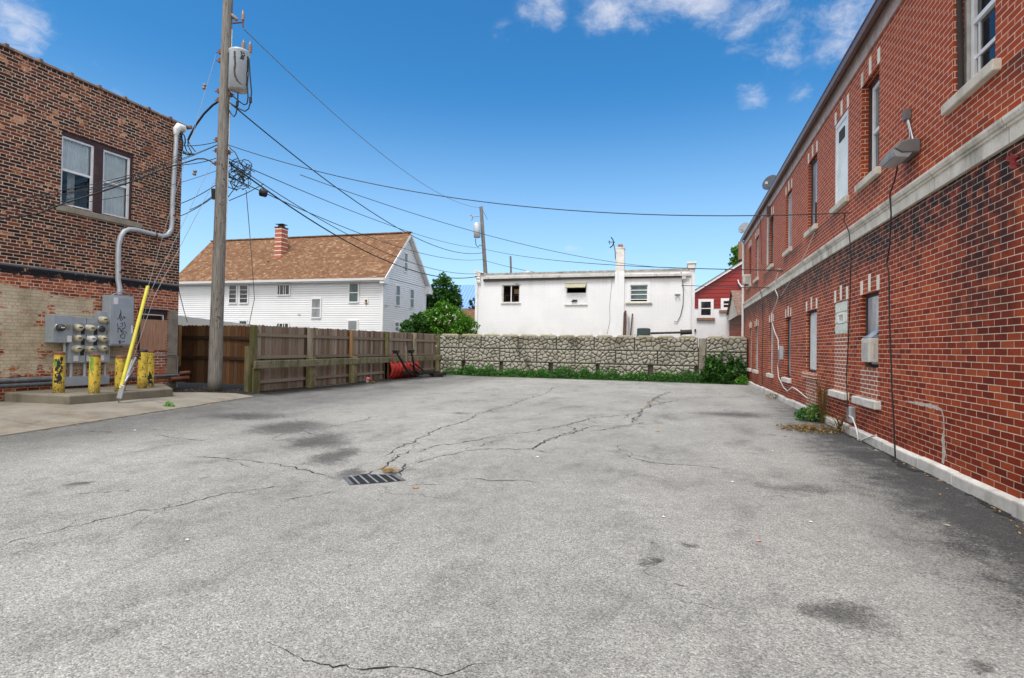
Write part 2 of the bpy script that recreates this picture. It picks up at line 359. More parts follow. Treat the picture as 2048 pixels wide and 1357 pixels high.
def make_asphalt():
    m, t, b = newmat('asphalt'); P = geo(t); x, y, z = t.sep(P)
    wp = t.vmath('ADD', P, t.mul(t.vmath('SUBTRACT', t.noise(P, 1.3, 4., .6, out=1), (.5, .5, .5)), (.8, .8, 0)))
    # aggregate: chips of pale and dark stone in grey binder
    vc = t.n('ShaderNodeTexVoronoi', dict(feature='F1'), Vector=P, Scale=120.)
    chip = t.sep(vc.outputs['Color'])[0]
    chipd = vc.outputs['Distance']
    vc2 = t.sep(t.n('ShaderNodeTexVoronoi', dict(feature='F1'), Vector=P, Scale=210.).outputs['Color'])[0]
    col = t.ramp(chip, [(0, (.035, .035, .034)), (.17, (.09, .09, .087)), (.3, (.24, .237, .226)), (.65, (.35, .346, .33)), (.88, (.46, .453, .435)), (1, (.72, .71, .68))])
    col = t.mix(.35, col, t.ramp(vc2, [(0, (.08, .08, .077)), (.5, (.30, .296, .283)), (1, (.55, .54, .52))]))
    col = t.mix(t.smooth(t.noise(P, 60., 4., .75), .55, .70, 0., .6), col, (.08, .08, .078))
    col = t.mix(t.smooth(t.noise(P, 21., 4., .75), .54, .72, 0., .25), col, (.12, .12, .118))
    col = t.mix(.30, col, (.30, .297, .285))
    # broad wear
    n1 = t.noise(P, .35, 5., .6); n2 = t.noise(t.mul(P, (1.2, .6, 1)), 1.2, 6., .68); n3 = t.noise(P, 5., 4., .7)
    col = t.mix(1., col, t.ramp(n1, [(.3, .80), (.7, 1.10)]), 'MULTIPLY')
    col = t.mix(1., col, t.ramp(n2, [(.28, .60), (.47, .98), (.7, 1.08)]), 'MULTIPLY')
    col = t.mix(1., col, t.ramp(n3, [(.3, .86), (.6, 1.04)]), 'MULTIPLY')
    wx, wy, _ = t.sep(wp)
    # newer dark sealed strip along the right wall and the concrete edge at the left
    edge_r = t.math('MULTIPLY', t.smooth(t.math('ADD', wx, t.math('MULTIPLY', wy, -.03)), .45, 2.4), t.smooth(wy, 26., 8., .3, 1.))
    grit = t.math('SUBTRACT', t.noise(P, 48., 4., .75), .5); edge_r = t.math('MULTIPLY', edge_r, t.smooth(n2, .25, .55, .55, 1.))
    edge_r = t.smooth(t.math('ADD', edge_r, t.math('ADD', t.math('MULTIPLY', grit, 1.1), t.math('MULTIPLY', t.math('SUBTRACT', n3, .5), .9))), .36, .98)
    edge_l = t.math('MULTIPLY', t.smooth(wx, -6.4, -9.0), .85)
    edge_l = t.math('MULTIPLY', edge_l, t.smooth(n2, .3, .6, .35, 1.))
    back = t.math('MULTIPLY', t.smooth(wy, 23.6, 25.2), t.smooth(n3, .3, .6, .3, .8))
    st = stain_mask(t, wp, [px_ellipse(*e) for e in [
        (1690, 1225, 110, 45, 1.), (1300, 1128, 34, 18, .95), (1368, 1092, 30, 7, .85), (1290, 1083, 16, 6, .75), (1355, 1180, 24, 9, .8), (1345, 1066, 12, 5, .6),
        (155, 970, 34, 7, .95), (405, 955, 26, 8, .6), (1470, 829, 120, 9, .9), (1400, 827, 60, 5, .6), (922, 826, 34, 5, .75), (1600, 975, 170, 18, .75), (1440, 947, 18, 5, .6),
        (702, 1132, 10, 4, .8), (500, 832, 150, 12, .9), (580, 855, 130, 22, 1.), (640, 882, 100, 26, 1.), (665, 910, 70, 26, 1.), (700, 938, 45, 14, .9), (800, 930, 35, 14, .55), (1240, 903, 26, 12, .6), (640, 805, 60, 6, .5),
        (1990, 1340, 60, 18, .8), (250, 1255, 90, 14, .45), (60, 1085, 80, 20, .5), (60, 1030, 90, 20, .4), (1880, 1085, 170, 30, .55), (840, 805, 50, 4, .45)]])
    rough_edge = t.math('ADD', st, t.math('MULTIPLY', t.math('SUBTRACT', t.noise(P, 9., 7., .78), .5), 1.3))
    rough_edge = t.math('ADD', rough_edge, t.math('MULTIPLY', grit, 1.1)); stm = t.math('MULTIPLY', t.smooth(rough_edge, .25, .95), t.smooth(st, .02, .2))
    col = t.mix(t.math('MULTIPLY', edge_r, .88), col, t.mix(1., col, (.10, .10, .118), 'MULTIPLY'))
    col = t.mix(t.math('MULTIPLY', edge_l, .85), col, t.mix(1., col, (.24, .24, .25), 'MULTIPLY'))
    dirt = t.math('MULTIPLY', t.smooth(wx, -9.6, -10.5), t.smooth(wy, 9.6, 10.6)); dirt = t.math('MULTIPLY', dirt, t.smooth(t.math('ADD', wy, t.math('MULTIPLY', n3, 4.)), 27., 19., .55, 1.))
    col = t.mix(dirt, col, (.014, .0125, .011))
    col = t.mix(back, col, t.mix(1., col, (.4, .39, .37), 'MULTIPLY'))
    col = t.mix(t.math('MULTIPLY', stm, .8), col, t.mix(1., col, (.2, .195, .2), 'MULTIPLY'))
    # faint hairline crazing
    cz = t.voro(wp, .55, 'DISTANCE_TO_EDGE'); cz = t.math('MULTIPLY', t.smooth(cz, .006, .001), t.smooth(t.noise(P, .5, 3.), .52, .62))
    col = t.mix(t.math('MULTIPLY', cz, .7), col, (.04, .04, .038))
    col = t.mix(1., col, (.98, .99, .985), 'MULTIPLY')
    t.set(b, 'Base_Color', col); t.set(b, 'Roughness', t.math('SUBTRACT', .93, t.math('MULTIPLY', stm, .12))); t.set(b, 'Specular IOR Level', .25)
    hg = t.math('ADD', t.math('MULTIPLY', chipd, -1.0), t.math('ADD', t.math('MULTIPLY', n3, .8), t.math('MULTIPLY', chip, .5)))
    bumpto(t, b, hg, .55, .006)
make_asphalt()

def make_concrete(name, a, c2, dirt, bump=.3, sc=2.):
    m, t, b = newmat(name); P = geo(t)
    n1 = t.noise(P, sc, 6., .65); n2 = t.noise(P, sc * 14, 4., .7); n3 = t.noise(t.mul(P, (1, 1, .4)), sc * .6, 5., .65)
    c = t.mix(t.smooth(n1, .3, .7), a, c2); c = t.mix(t.smooth(n2, .55, .75, 0., .5), c, dirt)
    c = t.mix(t.smooth(n3, .5, .72, 0., .7), c, dirt)
    t.set(b, 'Base_Color', c); t.set(b, 'Roughness', .9); t.set(b, 'Specular IOR Level', .3)
    bumpto(t, b, t.math('ADD', n2, n1), bump, .006)
make_concrete('apron_concrete', (.185, .17, .14), (.26, .24, .20), (.13, .085, .055))
make_concrete('pad_concrete', (.15, .135, .105), (.22, .20, .155), (.09, .075, .05))
make_concrete('limestone', (.60, .56, .48), (.78, .74, .66), (.16, .145, .115), .35, 3.)
make_concrete('sill_stone', (.52, .48, .41), (.64, .60, .52), (.30, .27, .22), .35, 4.)
make_concrete('sill_stone_grey', (.24, .215, .17), (.34, .31, .25), (.08, .07, .055), .35, 3.)
make_concrete('white_base_paint', (.52, .50, .45), (.72, .70, .66), (.22, .19, .15), .5, 4.)
make_concrete('lintel_white', (.70, .66, .58), (.80, .77, .70), (.5, .44, .36), .3, 5.)

def make_wood(name, cols, green=0., dark=.4):
    m, t, b = newmat(name); P = geo(t); r = rndof(t)
    q = t.vmath('ADD', P, t.comb(t.math('MULTIPLY', r, 37.), t.math('MULTIPLY', r, 11.), t.math('MULTIPLY', r, 5.)))
    g = t.noise(t.mul(q, (9, 9, .55)), 5., 6., .65); g2 = t.noise(t.mul(q, (30, 30, 1.2)), 4., 4., .6)
    c = t.ramp(r, [(i / (len(cols) - 1), x) for i, x in enumerate(cols)])
    c = t.mix(t.smooth(g, .35, .7, 0., dark), c, t.mix(1., c, (.35, .3, .27), 'MULTIPLY'))
    c = t.mix(t.smooth(g2, .5, .75, 0., .5), c, t.mix(1., c, (1.5, 1.45, 1.4), 'MULTIPLY'))
    kn = t.voro(t.mul(q, (1, 1, .35)), 3.4); c = t.mix(t.smooth(kn, .10, .05, 0., .7), c, (.03, .018, .01))
    if green:
        gm = t.smooth(t.noise(t.mul(P, (2, 2, .7)), 2.4, 5., .65), .64 - green * .3, .80 - green * .3)
        c = t.mix(t.math('MULTIPLY', gm, .68), c, (.075, .085, .025))
    if name == 'pole_wood': c = t.mix(t.smooth(t.math('ADD', t.sep(P)[2], t.math('MULTIPLY', g, .5)), .75, .35), c, (.02, .015, .012))
    t.set(b, 'Base_Color', c); t.set(b, 'Roughness', .88); t.set(b, 'Specular IOR Level', .2)
    bumpto(t, b, t.math('ADD', g, g2), .4, .004)
make_wood('picket_grey', [(.10, .072, .052), (.20, .155, .12), (.28, .235, .19), (.18, .115, .07), (.34, .29, .24)])
make_wood('picket_brown', [(.085, .038, .016), (.16, .075, .032), (.10, .052, .028), (.21, .115, .055), (.14, .09, .058)])
make_wood('rail_wood', [(.20, .165, .13), (.30, .255, .205)])
make_wood('rail_dark', [(.045, .027, .016), (.075, .045, .026)])
make_wood('mossy_post', [(.17, .145, .075), (.25, .215, .125)], green=.75)
make_wood('grey_post', [(.24, .21, .16), (.33, .29, .23)], green=.25)
make_wood('fresh_post', [(.30, .17, .075), (.36, .21, .10)])
make_wood('guard_beam', [(.20, .185, .125), (.27, .25, .175)], green=.65)
make_wood('pole_wood', [(.21, .20, .18), (.29, .28, .26)], dark=.8)
make_wood('plywood', [(.42, .24, .16), (.50, .30, .21)], dark=.6)

def make_siding(name, col, dirt=.15):
    m, t, b = newmat(name); P = geo(t)
    c = t.mix(t.smooth(t.noise(P, .7, 4.), .3, .7), [x * .94 for x in col], col)
    c = t.mix(t.smooth(t.noise(t.mul(P, (1, 1, .3)), 3., 5., .7), .55, .8, 0., dirt), c, [x * .6 for x in col])
    t.set(b, 'Base_Color', c); t.set(b, 'Roughness', .45)
make_siding('vinyl_white', (.79, .80, .81)); make_siding('vinyl_cream', (.76, .74, .64)); make_siding('siding_red', (.26, .016, .014), .25)

def make_shingle(name, cs):
    m, t, b = newmat(name); uv = uvof(t)
    wv = t.vmath('ADD', uv, t.mul(t.vmath('SUBTRACT', t.noise(uv, 2., 3., out=1), (.5, .5, .5)), (.03, .008, 0)))
    rc, mf = brick_nodes(t, wv, .26, .13, .008, off=.37)
    rc2, _ = brick_nodes(t, t.vmath('ADD', wv, (.1, .0, 0)), .15, .13, .006, off=.63)
    c = t.ramp(t.math('MULTIPLY', t.math('ADD', rc, rc2), .5), [(0, cs[0]), (.4, cs[1]), (.65, cs[2]), (1, cs[3])])
    c = t.mix(t.smooth(t.noise(uv, 120., 2.), .5, .7, 0., .35), c, cs[0])
    c = t.mix(t.math('MULTIPLY', mf, .6), c, [x * .4 for x in cs[0]])
    t.set(b, 'Base_Color', c); t.set(b, 'Roughness', .95); t.set(b, 'Specular IOR Level', .2)
    bumpto(t, b, t.math('SUBTRACT', rc, t.math('MULTIPLY', mf, 1.5)), .5, .01)
make_shingle('shingle_brown', [(.115, .060, .034), (.17, .090, .050), (.205, .112, .064), (.35, .235, .145)])
make_shingle('shingle_grey_brown', [(.10, .06, .045), (.17, .105, .08), (.22, .15, .12), (.3, .22, .18)])

def make_stone():
    m, t, b = newmat('cast_stone'); P = geo(t); r = rndof(t)
    n1 = t.noise(P, 2.2, 6., .68); n2 = t.noise(P, 18., 5., .7); n3 = t.noise(t.mul(P, (1, 1, .4)), 1.1, 5., .65)
    z = t.sep(P)[2]
    c = t.mix(t.smooth(n2, .3, .7), (.245, .232, .19), (.43, .415, .35))
    c = t.mix(t.smooth(n1, .45, .68, 0., .6), c, (.15, .14, .10))
    c = t.mix(t.math('MULTIPLY', t.smooth(r, .3, .95), .85), c, (.060, .055, .040))     # dirt caught in the joints
    gr = t.math('MULTIPLY', t.smooth(z, 1.3, 1.95), t.smooth(n3, .38, .62))
    c = t.mix(t.math('MULTIPLY', gr, .72), c, (.085, .075, .038))
    blk = t.math('MULTIPLY', t.smooth(n3, .56, .68), t.smooth(n1, .3, .55)); c = t.mix(t.math('MULTIPLY', blk, .7), c, (.045, .043, .036))
    t.set(b, 'Base_Color', c); t.set(b, 'Roughness', .92); t.set(b, 'Specular IOR Level', .25)
    bumpto(t, b, t.math('ADD', n2, n1), .4, .01)
make_stone()
make_concrete('mossy_cap', (.24, .22, .15), (.33, .30, .22), (.14, .125, .05), .4, 2.)
simple('white_block_paint', (.77, .78, .80), .6, var=.05, scale=1.2, dirt=((.62, .63, .64), .25))
def make_white_brick():
    m, t, b = newmat('white_painted_brick'); uv = uvof(t); P = geo(t)
    rc, mf = brick_nodes(t, uv, .40, .10, .008)
    c = t.mix(t.smooth(t.noise(P, .8, 5.), .3, .7), (.75, .765, .785), (.81, .82, .835))
    c = t.mix(t.smooth(t.noise(t.mul(P, (1, 1, .25)), 2., 6., .7), .58, .8, 0., .35), c, (.55, .55, .54))
    c = t.mix(t.math('MULTIPLY', mf, .28), c, (.55, .56, .58)); zz = t.sep(P)[2]; dr_ = t.noise(t.mul(P, (2.2, 1, .12)), 1.6, 6., .7)
    c = t.mix(t.math('MULTIPLY', t.smooth(zz, 4.3, 5.3, .06, .4), t.smooth(dr_, .5, .72)), c, (.42, .41, .38)); c = t.mix(t.math('MULTIPLY', t.smooth(zz, 3.0, 2.0), t.smooth(t.noise(P, 1.8, 5., .7), .42, .7, 0., .4)), c, (.52, .51, .47))
    t.set(b, 'Base_Color', c); t.set(b, 'Roughness', .55); bumpto(t, b, t.math('SUBTRACT', t.noise(P, 12., 3.), t.math('MULTIPLY', mf, .6)), .25, .006)
make_white_brick()
simple('aged_white_paint', (.68, .67, .64), .7, var=.1, scale=3., dirt=((.16, .14, .11), .85), bump=.3)
simple('roof_edge', (.33, .31, .28), .8, var=.35, scale=5., dirt=((.07, .065, .06), .9))
simple('blue_metal', (.16, .32, .62), .35, .2, var=.08)
simple('white_trim', (.74, .74, .74), .4, var=.05)
simple('white_vinyl', (.78, .80, .82), .35, var=.06, dirt=((.45, .44, .42), .3))
simple('dull_trim', (.50, .49, .47), .6, var=.15, dirt=((.2, .19, .17), .5))
simple('brown_trim', (.050, .020, .020), .55, var=.3, scale=8., dirt=((.10, .06, .05), .5))
simple('gutter_brown', (.13, .065, .055), .35, var=.2)
simple('fascia_pink', (.46, .35, .32), .6, var=.2, scale=5., dirt=((.10, .07, .06), .6))
simple('soffit_dark', (.035, .028, .026), .8)
simple('white_metal', (.74, .75, .76), .4, var=.08, dirt=((.4, .36, .3), .35))
simple('grey_steel', (.37, .425, .48), .42, .25, var=.10, scale=3., dirt=((.16, .18, .20), .4), bump=.05)
simple('grey_pipe', (.50, .53, .56), .4, .3, var=.1, dirt=((.24, .23, .21), .4))
simple('dark_pipe', (.15, .175, .20), .45, .3, var=.25, dirt=((.06, .055, .05), .6))
simple('meter_glass', (.50, .47, .33), .15, var=.06); simple('meter_white', (.72, .72, .70), .15); simple('meter_black', (.045, .05, .055), .2); simple('meter_ring', (.42, .42, .40), .3, .7)
simple('black_plastic', (.012, .012, .013), .5, var=.3); simple('brass_tag', (.24, .19, .12), .5); simple('paper_white', (.72, .73, .73), .7, var=.05)
simple('cable_black', (.012, .012, .014), .6, var=.2); simple('cable_white', (.62, .62, .60), .5); simple('cable_grey', (.16, .17, .18), .6); simple('wire_steel', (.24, .24, .24), .5, .3)
simple('rust', (.16, .06, .03), .8, var=.4, scale=20.); simple('galv', (.36, .38, .41), .45, .6, var=.15)
simple('guard_yellow', (.60, .55, .06), .45, var=.08, dirt=((.42, .33, .05), .4))
simple('pebble_dark', (.02, .02, .02), .9)
simple('plow_red', (.46, .035, .025), .4, var=.35, scale=5., dirt=((.10, .025, .02), .8)); simple('plow_black', (.012, .012, .012), .45, var=.4, dirt=((.07, .045, .03), .4))
simple('lamp_lens', (.10, .13, .17), .1)
simple('floodlight_grey', (.12, .115, .115), .55, var=.1); simple('floodlight_lens', (.24, .25, .265), .3, var=.1)
simple('ac_white', (.58, .57, .52), .5, var=.1, scale=8., dirt=((.30, .28, .24), .5)); simple('ac_green', (.028, .05, .055), .5)
simple('dish_grey', (.05, .06, .08), .5, .2); simple('dish_light', (.22, .24, .26), .45)
simple('glass_block', (.52, .60, .54), .12, var=.25, scale=18., spec=.6); simple('curtain', (.62, .63, .63), .9, var=.12); simple('curtain_pale', (.86, .87, .86), .9, var=.08)
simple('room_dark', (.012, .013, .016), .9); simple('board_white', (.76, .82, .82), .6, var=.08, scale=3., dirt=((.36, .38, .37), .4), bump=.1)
simple('door_dark', (.03, .025, .022), .6); simple('cardboard', (.42, .24, .10), .8); simple('board_grey', (.36, .40, .43), .3, var=.12, scale=3.)
simple('plaster', (.55, .47, .41), .9, var=.25, scale=14., bump=.5); simple('cup_red', (.5, .08, .08), .5); simple('litter_white', (.66, .66, .64), .7); simple('cloth_pink', (.62, .22, .22), .8); simple('leaf_dry', (.34, .19, .06), .8, var=.4, scale=30.)
simple('stick_brown', (.10, .045, .03), .7, var=.3); simple('transformer_grey', (.40, .44, .475), .4, .1, var=.08, dirt=((.36, .38, .40), .4)); simple('peel_black', (.012, .012, .014), .6)
simple('ceramic', (.23, .18, .16), .25); simple('crack_black', (.018, .017, .015), .95); simple('crack_tan', (.26, .21, .11), .95, var=.4, scale=10.); simple('drain_iron', (.17, .175, .18), .5, .5, var=.25, dirt=((.10, .06, .04), .5)); simple('drain_pit_shade', (.006, .006, .006), .9); simple('straw', (.34, .22, .07), .9, var=.35, scale=30.)
simple('yard_soil', (.13, .105, .07), .95, var=.35, scale=1.2, bump=.5, bscale=8.); simple('cliff', (.2, .19, .17), .9)
simple('clay_flue', (.26, .13, .08), .8, var=.2); simple('tile_coping', (.16, .10, .075), .6, var=.35, scale=7., dirt=((.35, .30, .24), .5)); simple('awning_old', (.36, .35, .25), .7, var=.25, scale=12., dirt=((.2, .18, .1), .5))

def make_glass(name, col, rough=.06, var=.5, coat=.3, spec=.8):
    m, t, b = newmat(name); P = geo(t)
    n = t.noise(t.mul(P, (1, 1, .6)), 2.2, 3., .5)
    t.set(b, 'Base_Color', t.mix(t.smooth(n, .35, .65), [x * (1 - var) for x in col], [min(1, x * (1 + var)) for x in col]))
    t.set(b, 'Roughness', rough); t.set(b, 'Specular IOR Level', spec); t.set(b, 'Coat Weight', coat); t.set(b, 'Coat Roughness', .03)
    bumpto(t, b, t.noise(P, 1.4, 2.), .06, .02)
make_glass('glass_dark', (.016, .019, .024), coat=0., spec=.5); make_glass('glass_grey', (.10, .115, .125), .08, .3, 0., .5); make_glass('glass_curtain', (.19, .215, .225), .08, .25, 0., .5); make_glass('glass_green', (.05, .10, .10), .08, .4, 0., .5); make_glass('glass_plastic', (.32, .36, .40), .2, .3)
def make_clear():
    m, t, b = newmat('glass_clear'); nt = m.node_tree
    g = t.n('ShaderNodeBsdfGlossy', Roughness=.02, Color=(1, 1, 1)); tr = t.n('ShaderNodeBsdfTransparent', Color=(.86, .9, .9)); fr = t.n('ShaderNodeFresnel', IOR=1.5)
    mx = t.n('ShaderNodeMixShader', _0=t.math('ADD', t.math('MULTIPLY', fr.outputs[0], .8), .02), _1=tr.outputs[0], _2=g.outputs[0])
    nt.links.new(mx.outputs[0], nt.nodes['Material Output'].inputs[0])
make_clear()
def make_bollard():
    m, t, b = newmat('bollard_paint'); P = objof(t); G = geo(t)
    n = t.noise(t.mul(G, (1, 1, .8)), 17., 6., .74); z = t.sep(G)[2]
    n2 = t.noise(G, 55., 4., .7)
    c = t.mix(t.smooth(t.noise(G, 5., 4.), .3, .7), (.52, .36, .03), (.66, .50, .07))
    ch = t.smooth(t.math('ADD', n, t.math('MULTIPLY', t.math('SUBTRACT', n2, .5), .5)), .56, .60)
    c = t.mix(ch, c, (.022, .018, .016))
    low = t.smooth(t.math('ADD', z, t.math('MULTIPLY', n, .5)), .86, .58); c = t.mix(t.math('MULTIPLY', low, t.smooth(n2, .3, .6)), c, (.05, .028, .016))
    t.set(b, 'Base_Color', c); t.set(b, 'Roughness', .5); bumpto(t, b, t.math('MULTIPLY', ch, -1.), .5, .004)
make_bollard()
simple('spray_green', (.10, .36, .05), .5, var=.2)

def leafmat(name, a, b2, tr=.25):
    m, t, b = newmat(name); r = rndof(t)
    c = t.ramp(r, [(0, a), (.6, [(x + y) / 2 for x, y in zip(a, b2)]), (1, b2)])
    t.set(b, 'Base_Color', c); t.set(b, 'Roughness', .5); t.set(b, 'Specular IOR Level', .35)
    tl = t.n('ShaderNodeBsdfTranslucent', Color=t.mix(1., c, (1.2, 1.3, .6), 'MULTIPLY'))
    mx = t.n('ShaderNodeMixShader', _0=tr, _1=b.outputs[0], _2=tl.outputs[0]); m.node_tree.links.new(mx.outputs[0], m.node_tree.nodes['Material Output'].inputs[0])
leafmat('leaf_mid', (.02, .075, .012), (.07, .20, .03)); leafmat('leaf_bright', (.035, .13, .010), (.15, .36, .03)); leafmat('leaf_dark', (.012, .042, .010), (.035, .10, .022))
leafmat('leaf_weed', (.022, .085, .014), (.085, .26, .04)); leafmat('leaf_drystalk', (.16, .10, .03), (.30, .2, .08)); leafmat('petal', (.7, .66, .68), (.8, .76, .78)); leafmat('leaf_hot', (.06, .22, .015), (.2, .45, .05))
simple('bark', (.07, .05, .035), .9, var=.3, scale=12.)

# ================================================================== GROUND
def hgt(x, y):
    z = .012 * mnoise.noise(Vector((x * .35, y * .35, 0)))
    d2 = (x + 3.03) ** 2 + (y - 5.15) ** 2
    z -= .055 * math.exp(-d2 / 1.1)
    if x < -8.8:
        k = min(1, (-8.8 - x) / 2.4); z += (k * k * (3 - 2 * k)) * (.15 if y < 12 else .05)
    return z
def axis(a, b, st): return [a + i * (b - a) / max(1, round((b - a) / st)) for i in range(round((b - a) / st) + 1)]
xs = [-900, -200, -60, -30, -18] + axis(-14, 4, .25) + [8, 20, 60, 200, 900]
ys = [-900, -200, -40, -12] + axis(-6, 27, .25) + [32, 60, 150, 400, 1200]
mb = MB(); nx = len(xs)
mb.add([(x, y, hgt(x, y)) for y in ys for x in xs], [(j * nx + i, j * nx + i + 1, (j + 1) * nx + i + 1, (j + 1) * nx + i) for j in range(len(ys) - 1) for i in range(nx - 1)], smooth=True)
ground = tag(mb.build('ground', 'asphalt', loc=(0, 0, 0)), kind='structure')

def ribbon(mb, pts, w0, z=.003, jit=.012, step=.035, r=0., taper=True):
    """a thin strip following ground points, with a wandering line and uneven width"""
    out = []
    def frac(a, b, d):
        L = (b - a).length
        if L < step * 1.6: out.append(a); return
        t = (b - a).normalized(); m = a.lerp(b, random.uniform(.4, .6)) + Vector((-t.y, t.x, 0)) * random.uniform(-1, 1) * min(L * .2, jit * 2.2) * (1 if d else .8)
        frac(a, m, d + 1); frac(m, b, d + 1)
    for a, b in zip(pts, pts[1:]): frac(a, b, 0)
    out.append(pts[-1]); k = len(out); vs_ = []; sd_ = random.random() * 50
    for i, p in enumerate(out):
        t = (out[min(i + 1, k - 1)] - out[max(i - 1, 0)]).normalized(); nn = Vector((-t.y, t.x, 0))
        wd = w0 * max(.12, .6 + 1.5 * mnoise.noise(Vector((i * .35 + sd_, 0, 5))) + .5 * mnoise.noise(Vector((i * .06 + sd_, 9, 5)))) * (min(1, (min(i, k - 1 - i) + .5) / 8) if taper else 1)
        for s_ in (-1, 1):
            q = p + nn * wd * s_ / 2 * random.uniform(.6, 1.4); vs_.append((q.x, q.y, hgt(q.x, q.y) + z))
    mb.add(vs_, [(2 * i, 2 * i + 2, 2 * i + 3, 2 * i + 1) for i in range(k - 1)], r)
CR = [(12, [(529, 1283), (575, 1304), (607, 1323), (693, 1331), (747, 1337), (800, 1335), (843, 1339), (881, 1352), (924, 1339), (967, 1328), (1010, 1322)]),
      (11, [(0, 1093), (70, 1070), (134, 1054), (215, 1036), (279, 1020), (376, 1006), (467, 982), (537, 971), (590, 962)]),
      (20, [(677, 950), (699, 949), (712, 944), (737, 940), (754, 933), (776, 921), (797, 912), (823, 899)]),
      (26, [(786, 940), (793, 938), (808, 927), (815, 921)]), (14, [(815, 921), (827, 923), (868, 914), (898, 909), (933, 902), (967, 899), (1004, 898), (1064, 898), (1077, 890), (1098, 881), (1150, 864), (1200, 850)]),
      (12, [(806, 955), (800, 945), (812, 930), (808, 926)]),
      (15, [(773, 912), (795, 896), (838, 877), (881, 856), (924, 845), (951, 832), (1031, 807), (1085, 789), (1118, 772)]),
      (12, [(810, 962), (845, 960), (875, 963), (907, 961)]), (11, [(911, 953), (939, 955), (978, 959), (1008, 960), (1047, 961), (1083, 966)]),
      (13, [(365, 915), (456, 917), (537, 926), (601, 936), (677, 950)]), (10, [(700, 968), (660, 975), (610, 987), (560, 995)]),
      (12, [(1000, 869), (1061, 864), (1133, 851), (1174, 838), (1220, 834), (1266, 829)]), (14, [(1271, 848), (1284, 823), (1307, 800), (1338, 784)]),
      (11, [(1133, 851), (1154, 862), (1118, 873), (1097, 878), (1066, 897), (1102, 907)]), (11, [(1000, 869), (960, 880), (920, 886), (880, 890), (845, 905)]),
      (9, [(940, 888), (960, 893), (985, 884), (1012, 880)]), (8, [(1240, 903), (1235, 893), (1252, 889)]), (9, [(1460, 940), (1420, 934), (1300, 926), (1240, 908)]),
      (9, [(560, 868), (600, 862), (660, 855), (730, 840), (760, 832)]), (8, [(600, 860), (650, 872), (700, 868)]), (9, [(1180, 862), (1230, 858), (1290, 846), (1253, 848)]),
      (9, [(1300, 812), (1330, 806), (1360, 800)]), (8, [(870, 772), (960, 760), (1010, 752)]), (10, [(1620, 880), (1560, 872), (1500, 868)]), (7, [(1610, 1000), (1560, 992), (1520, 996)]), (8, [(300, 870), (370, 878), (420, 886)])]
mb = MB()
for wd, pl in CR: ribbon(mb, [onZ(*p) for p in pl], wd * .001 * (.55 + .20 * onZ(*pl[0]).y), jit=.03)
CR2 = [(7, [(575, 1304), (560, 1296), (540, 1298)]), (7, [(747, 1337), (770, 1326), (800, 1322)]), (6, [(924, 1339), (940, 1350), (945, 1357)]), (7, [(134, 1054), (150, 1040), (190, 1030)]), (7, [(376, 1006), (400, 1012), (440, 1010)]), (8, [(838, 877), (860, 880), (890, 876)]), (8, [(881, 856), (905, 862), (950, 858)]),
 (8, [(933, 902), (945, 893), (975, 890)]), (7, [(1064, 898), (1090, 905), (1130, 908)]), (7, [(1174, 838), (1190, 846), (1225, 848)]), (8, [(1284, 823), (1262, 828), (1240, 838)]), (7, [(1307, 800), (1325, 806), (1352, 803)]), (7, [(456, 917), (470, 926), (510, 935)]), (7, [(220, 940), (290, 930), (365, 915)]), (7, [(560, 868), (545, 880), (500, 885)]),
 (7, [(420, 830), (480, 838), (540, 836), (600, 826)]), (8, [(1340, 960), (1280, 950), (1240, 952)]), (7, [(1080, 800), (1120, 806), (1170, 803)]), (7, [(600, 800), (680, 806), (760, 800), (820, 803)])]
for wd, pl in CR2: ribbon(mb, [onZ(*p) for p in pl], wd * .001 * (.5 + .18 * onZ(*pl[0]).y), jit=.03)
mb.build('cracks', 'crack_black', ground)
mb = MB(); yy = 3.0
for k in range(7):
    y2 = yy + random.uniform(.7, 1.8); ribbon(mb, [Vector((2.745, yy, 0)), Vector((2.735, y2, 0))], random.uniform(.05, .14), z=.005, jit=.03); yy = y2 + random.uniform(-.1, .3)
mb.build('tar_line', 'crack_black', ground)
mb = MB()
for wd, pl in [(30, [(1284, 823), (1307, 800), (1338, 784)]), (22, [(1271, 848), (1278, 835)]), (24, [(900, 778), (950, 762), (985, 755)]), (14, [(868, 914), (898, 909)]), (16, [(850, 870), (881, 856)]), (16, [(1130, 852), (1174, 838)]), (18, [(1031, 807), (1060, 797)])]:
    ribbon(mb, [onZ(*p) for p in pl], wd * .001, z=.006, jit=.02)
mb.build('weedy_cracks', 'crack_tan', ground)

# concrete apron at the left, draped 2 cm over the asphalt
AP = [(-9.0, -8), (-9.12, 5.4), (-9.55, 8.6), (-9.9, 11.15), (-10.9, 10.35), (-12.55, 11.3), (-12.95, -8)]
mb = MB(); rows = axis(-8, 11.2, .4)
def apx(y):
    if y < 5.4: return -9.0 - .12 * (y + 8) / 13.4
    if y < 8.6: return -9.12 - .43 * (y - 5.4) / 3.2
    return -9.55 - .35 * (y - 8.6) / 2.55
g_ = []
for y in rows:
    xr = apx(y) + .03 * mnoise.noise(Vector((y * 2, 1, 0))); xl = -12.75 if y < 9.8 else (-12.75 + (y - 9.8) / 1.4 * 2.3)
    g_.append([(xl + (xr - xl) * i / 8, y) for i in range(9)])
vs_ = [(x, y, hgt(x, y) + .022 + (.0 if i < 8 else -.004)) for row in g_ for i, (x, y) in enumerate(row)]
mb.add(vs_, [(j * 9 + i, j * 9 + i + 1, (j + 1) * 9 + i + 1, (j + 1) * 9 + i) for j in range(len(rows) - 1) for i in range(8)], smooth=True)
for j in range(len(rows) - 1):
    a, b = vs_[j * 9 + 8], vs_[j * 9 + 17]; mb.quad(a, b, (b[0] + .02, b[1], b[2] - .08), (a[0] + .02, a[1], a[2] - .08))
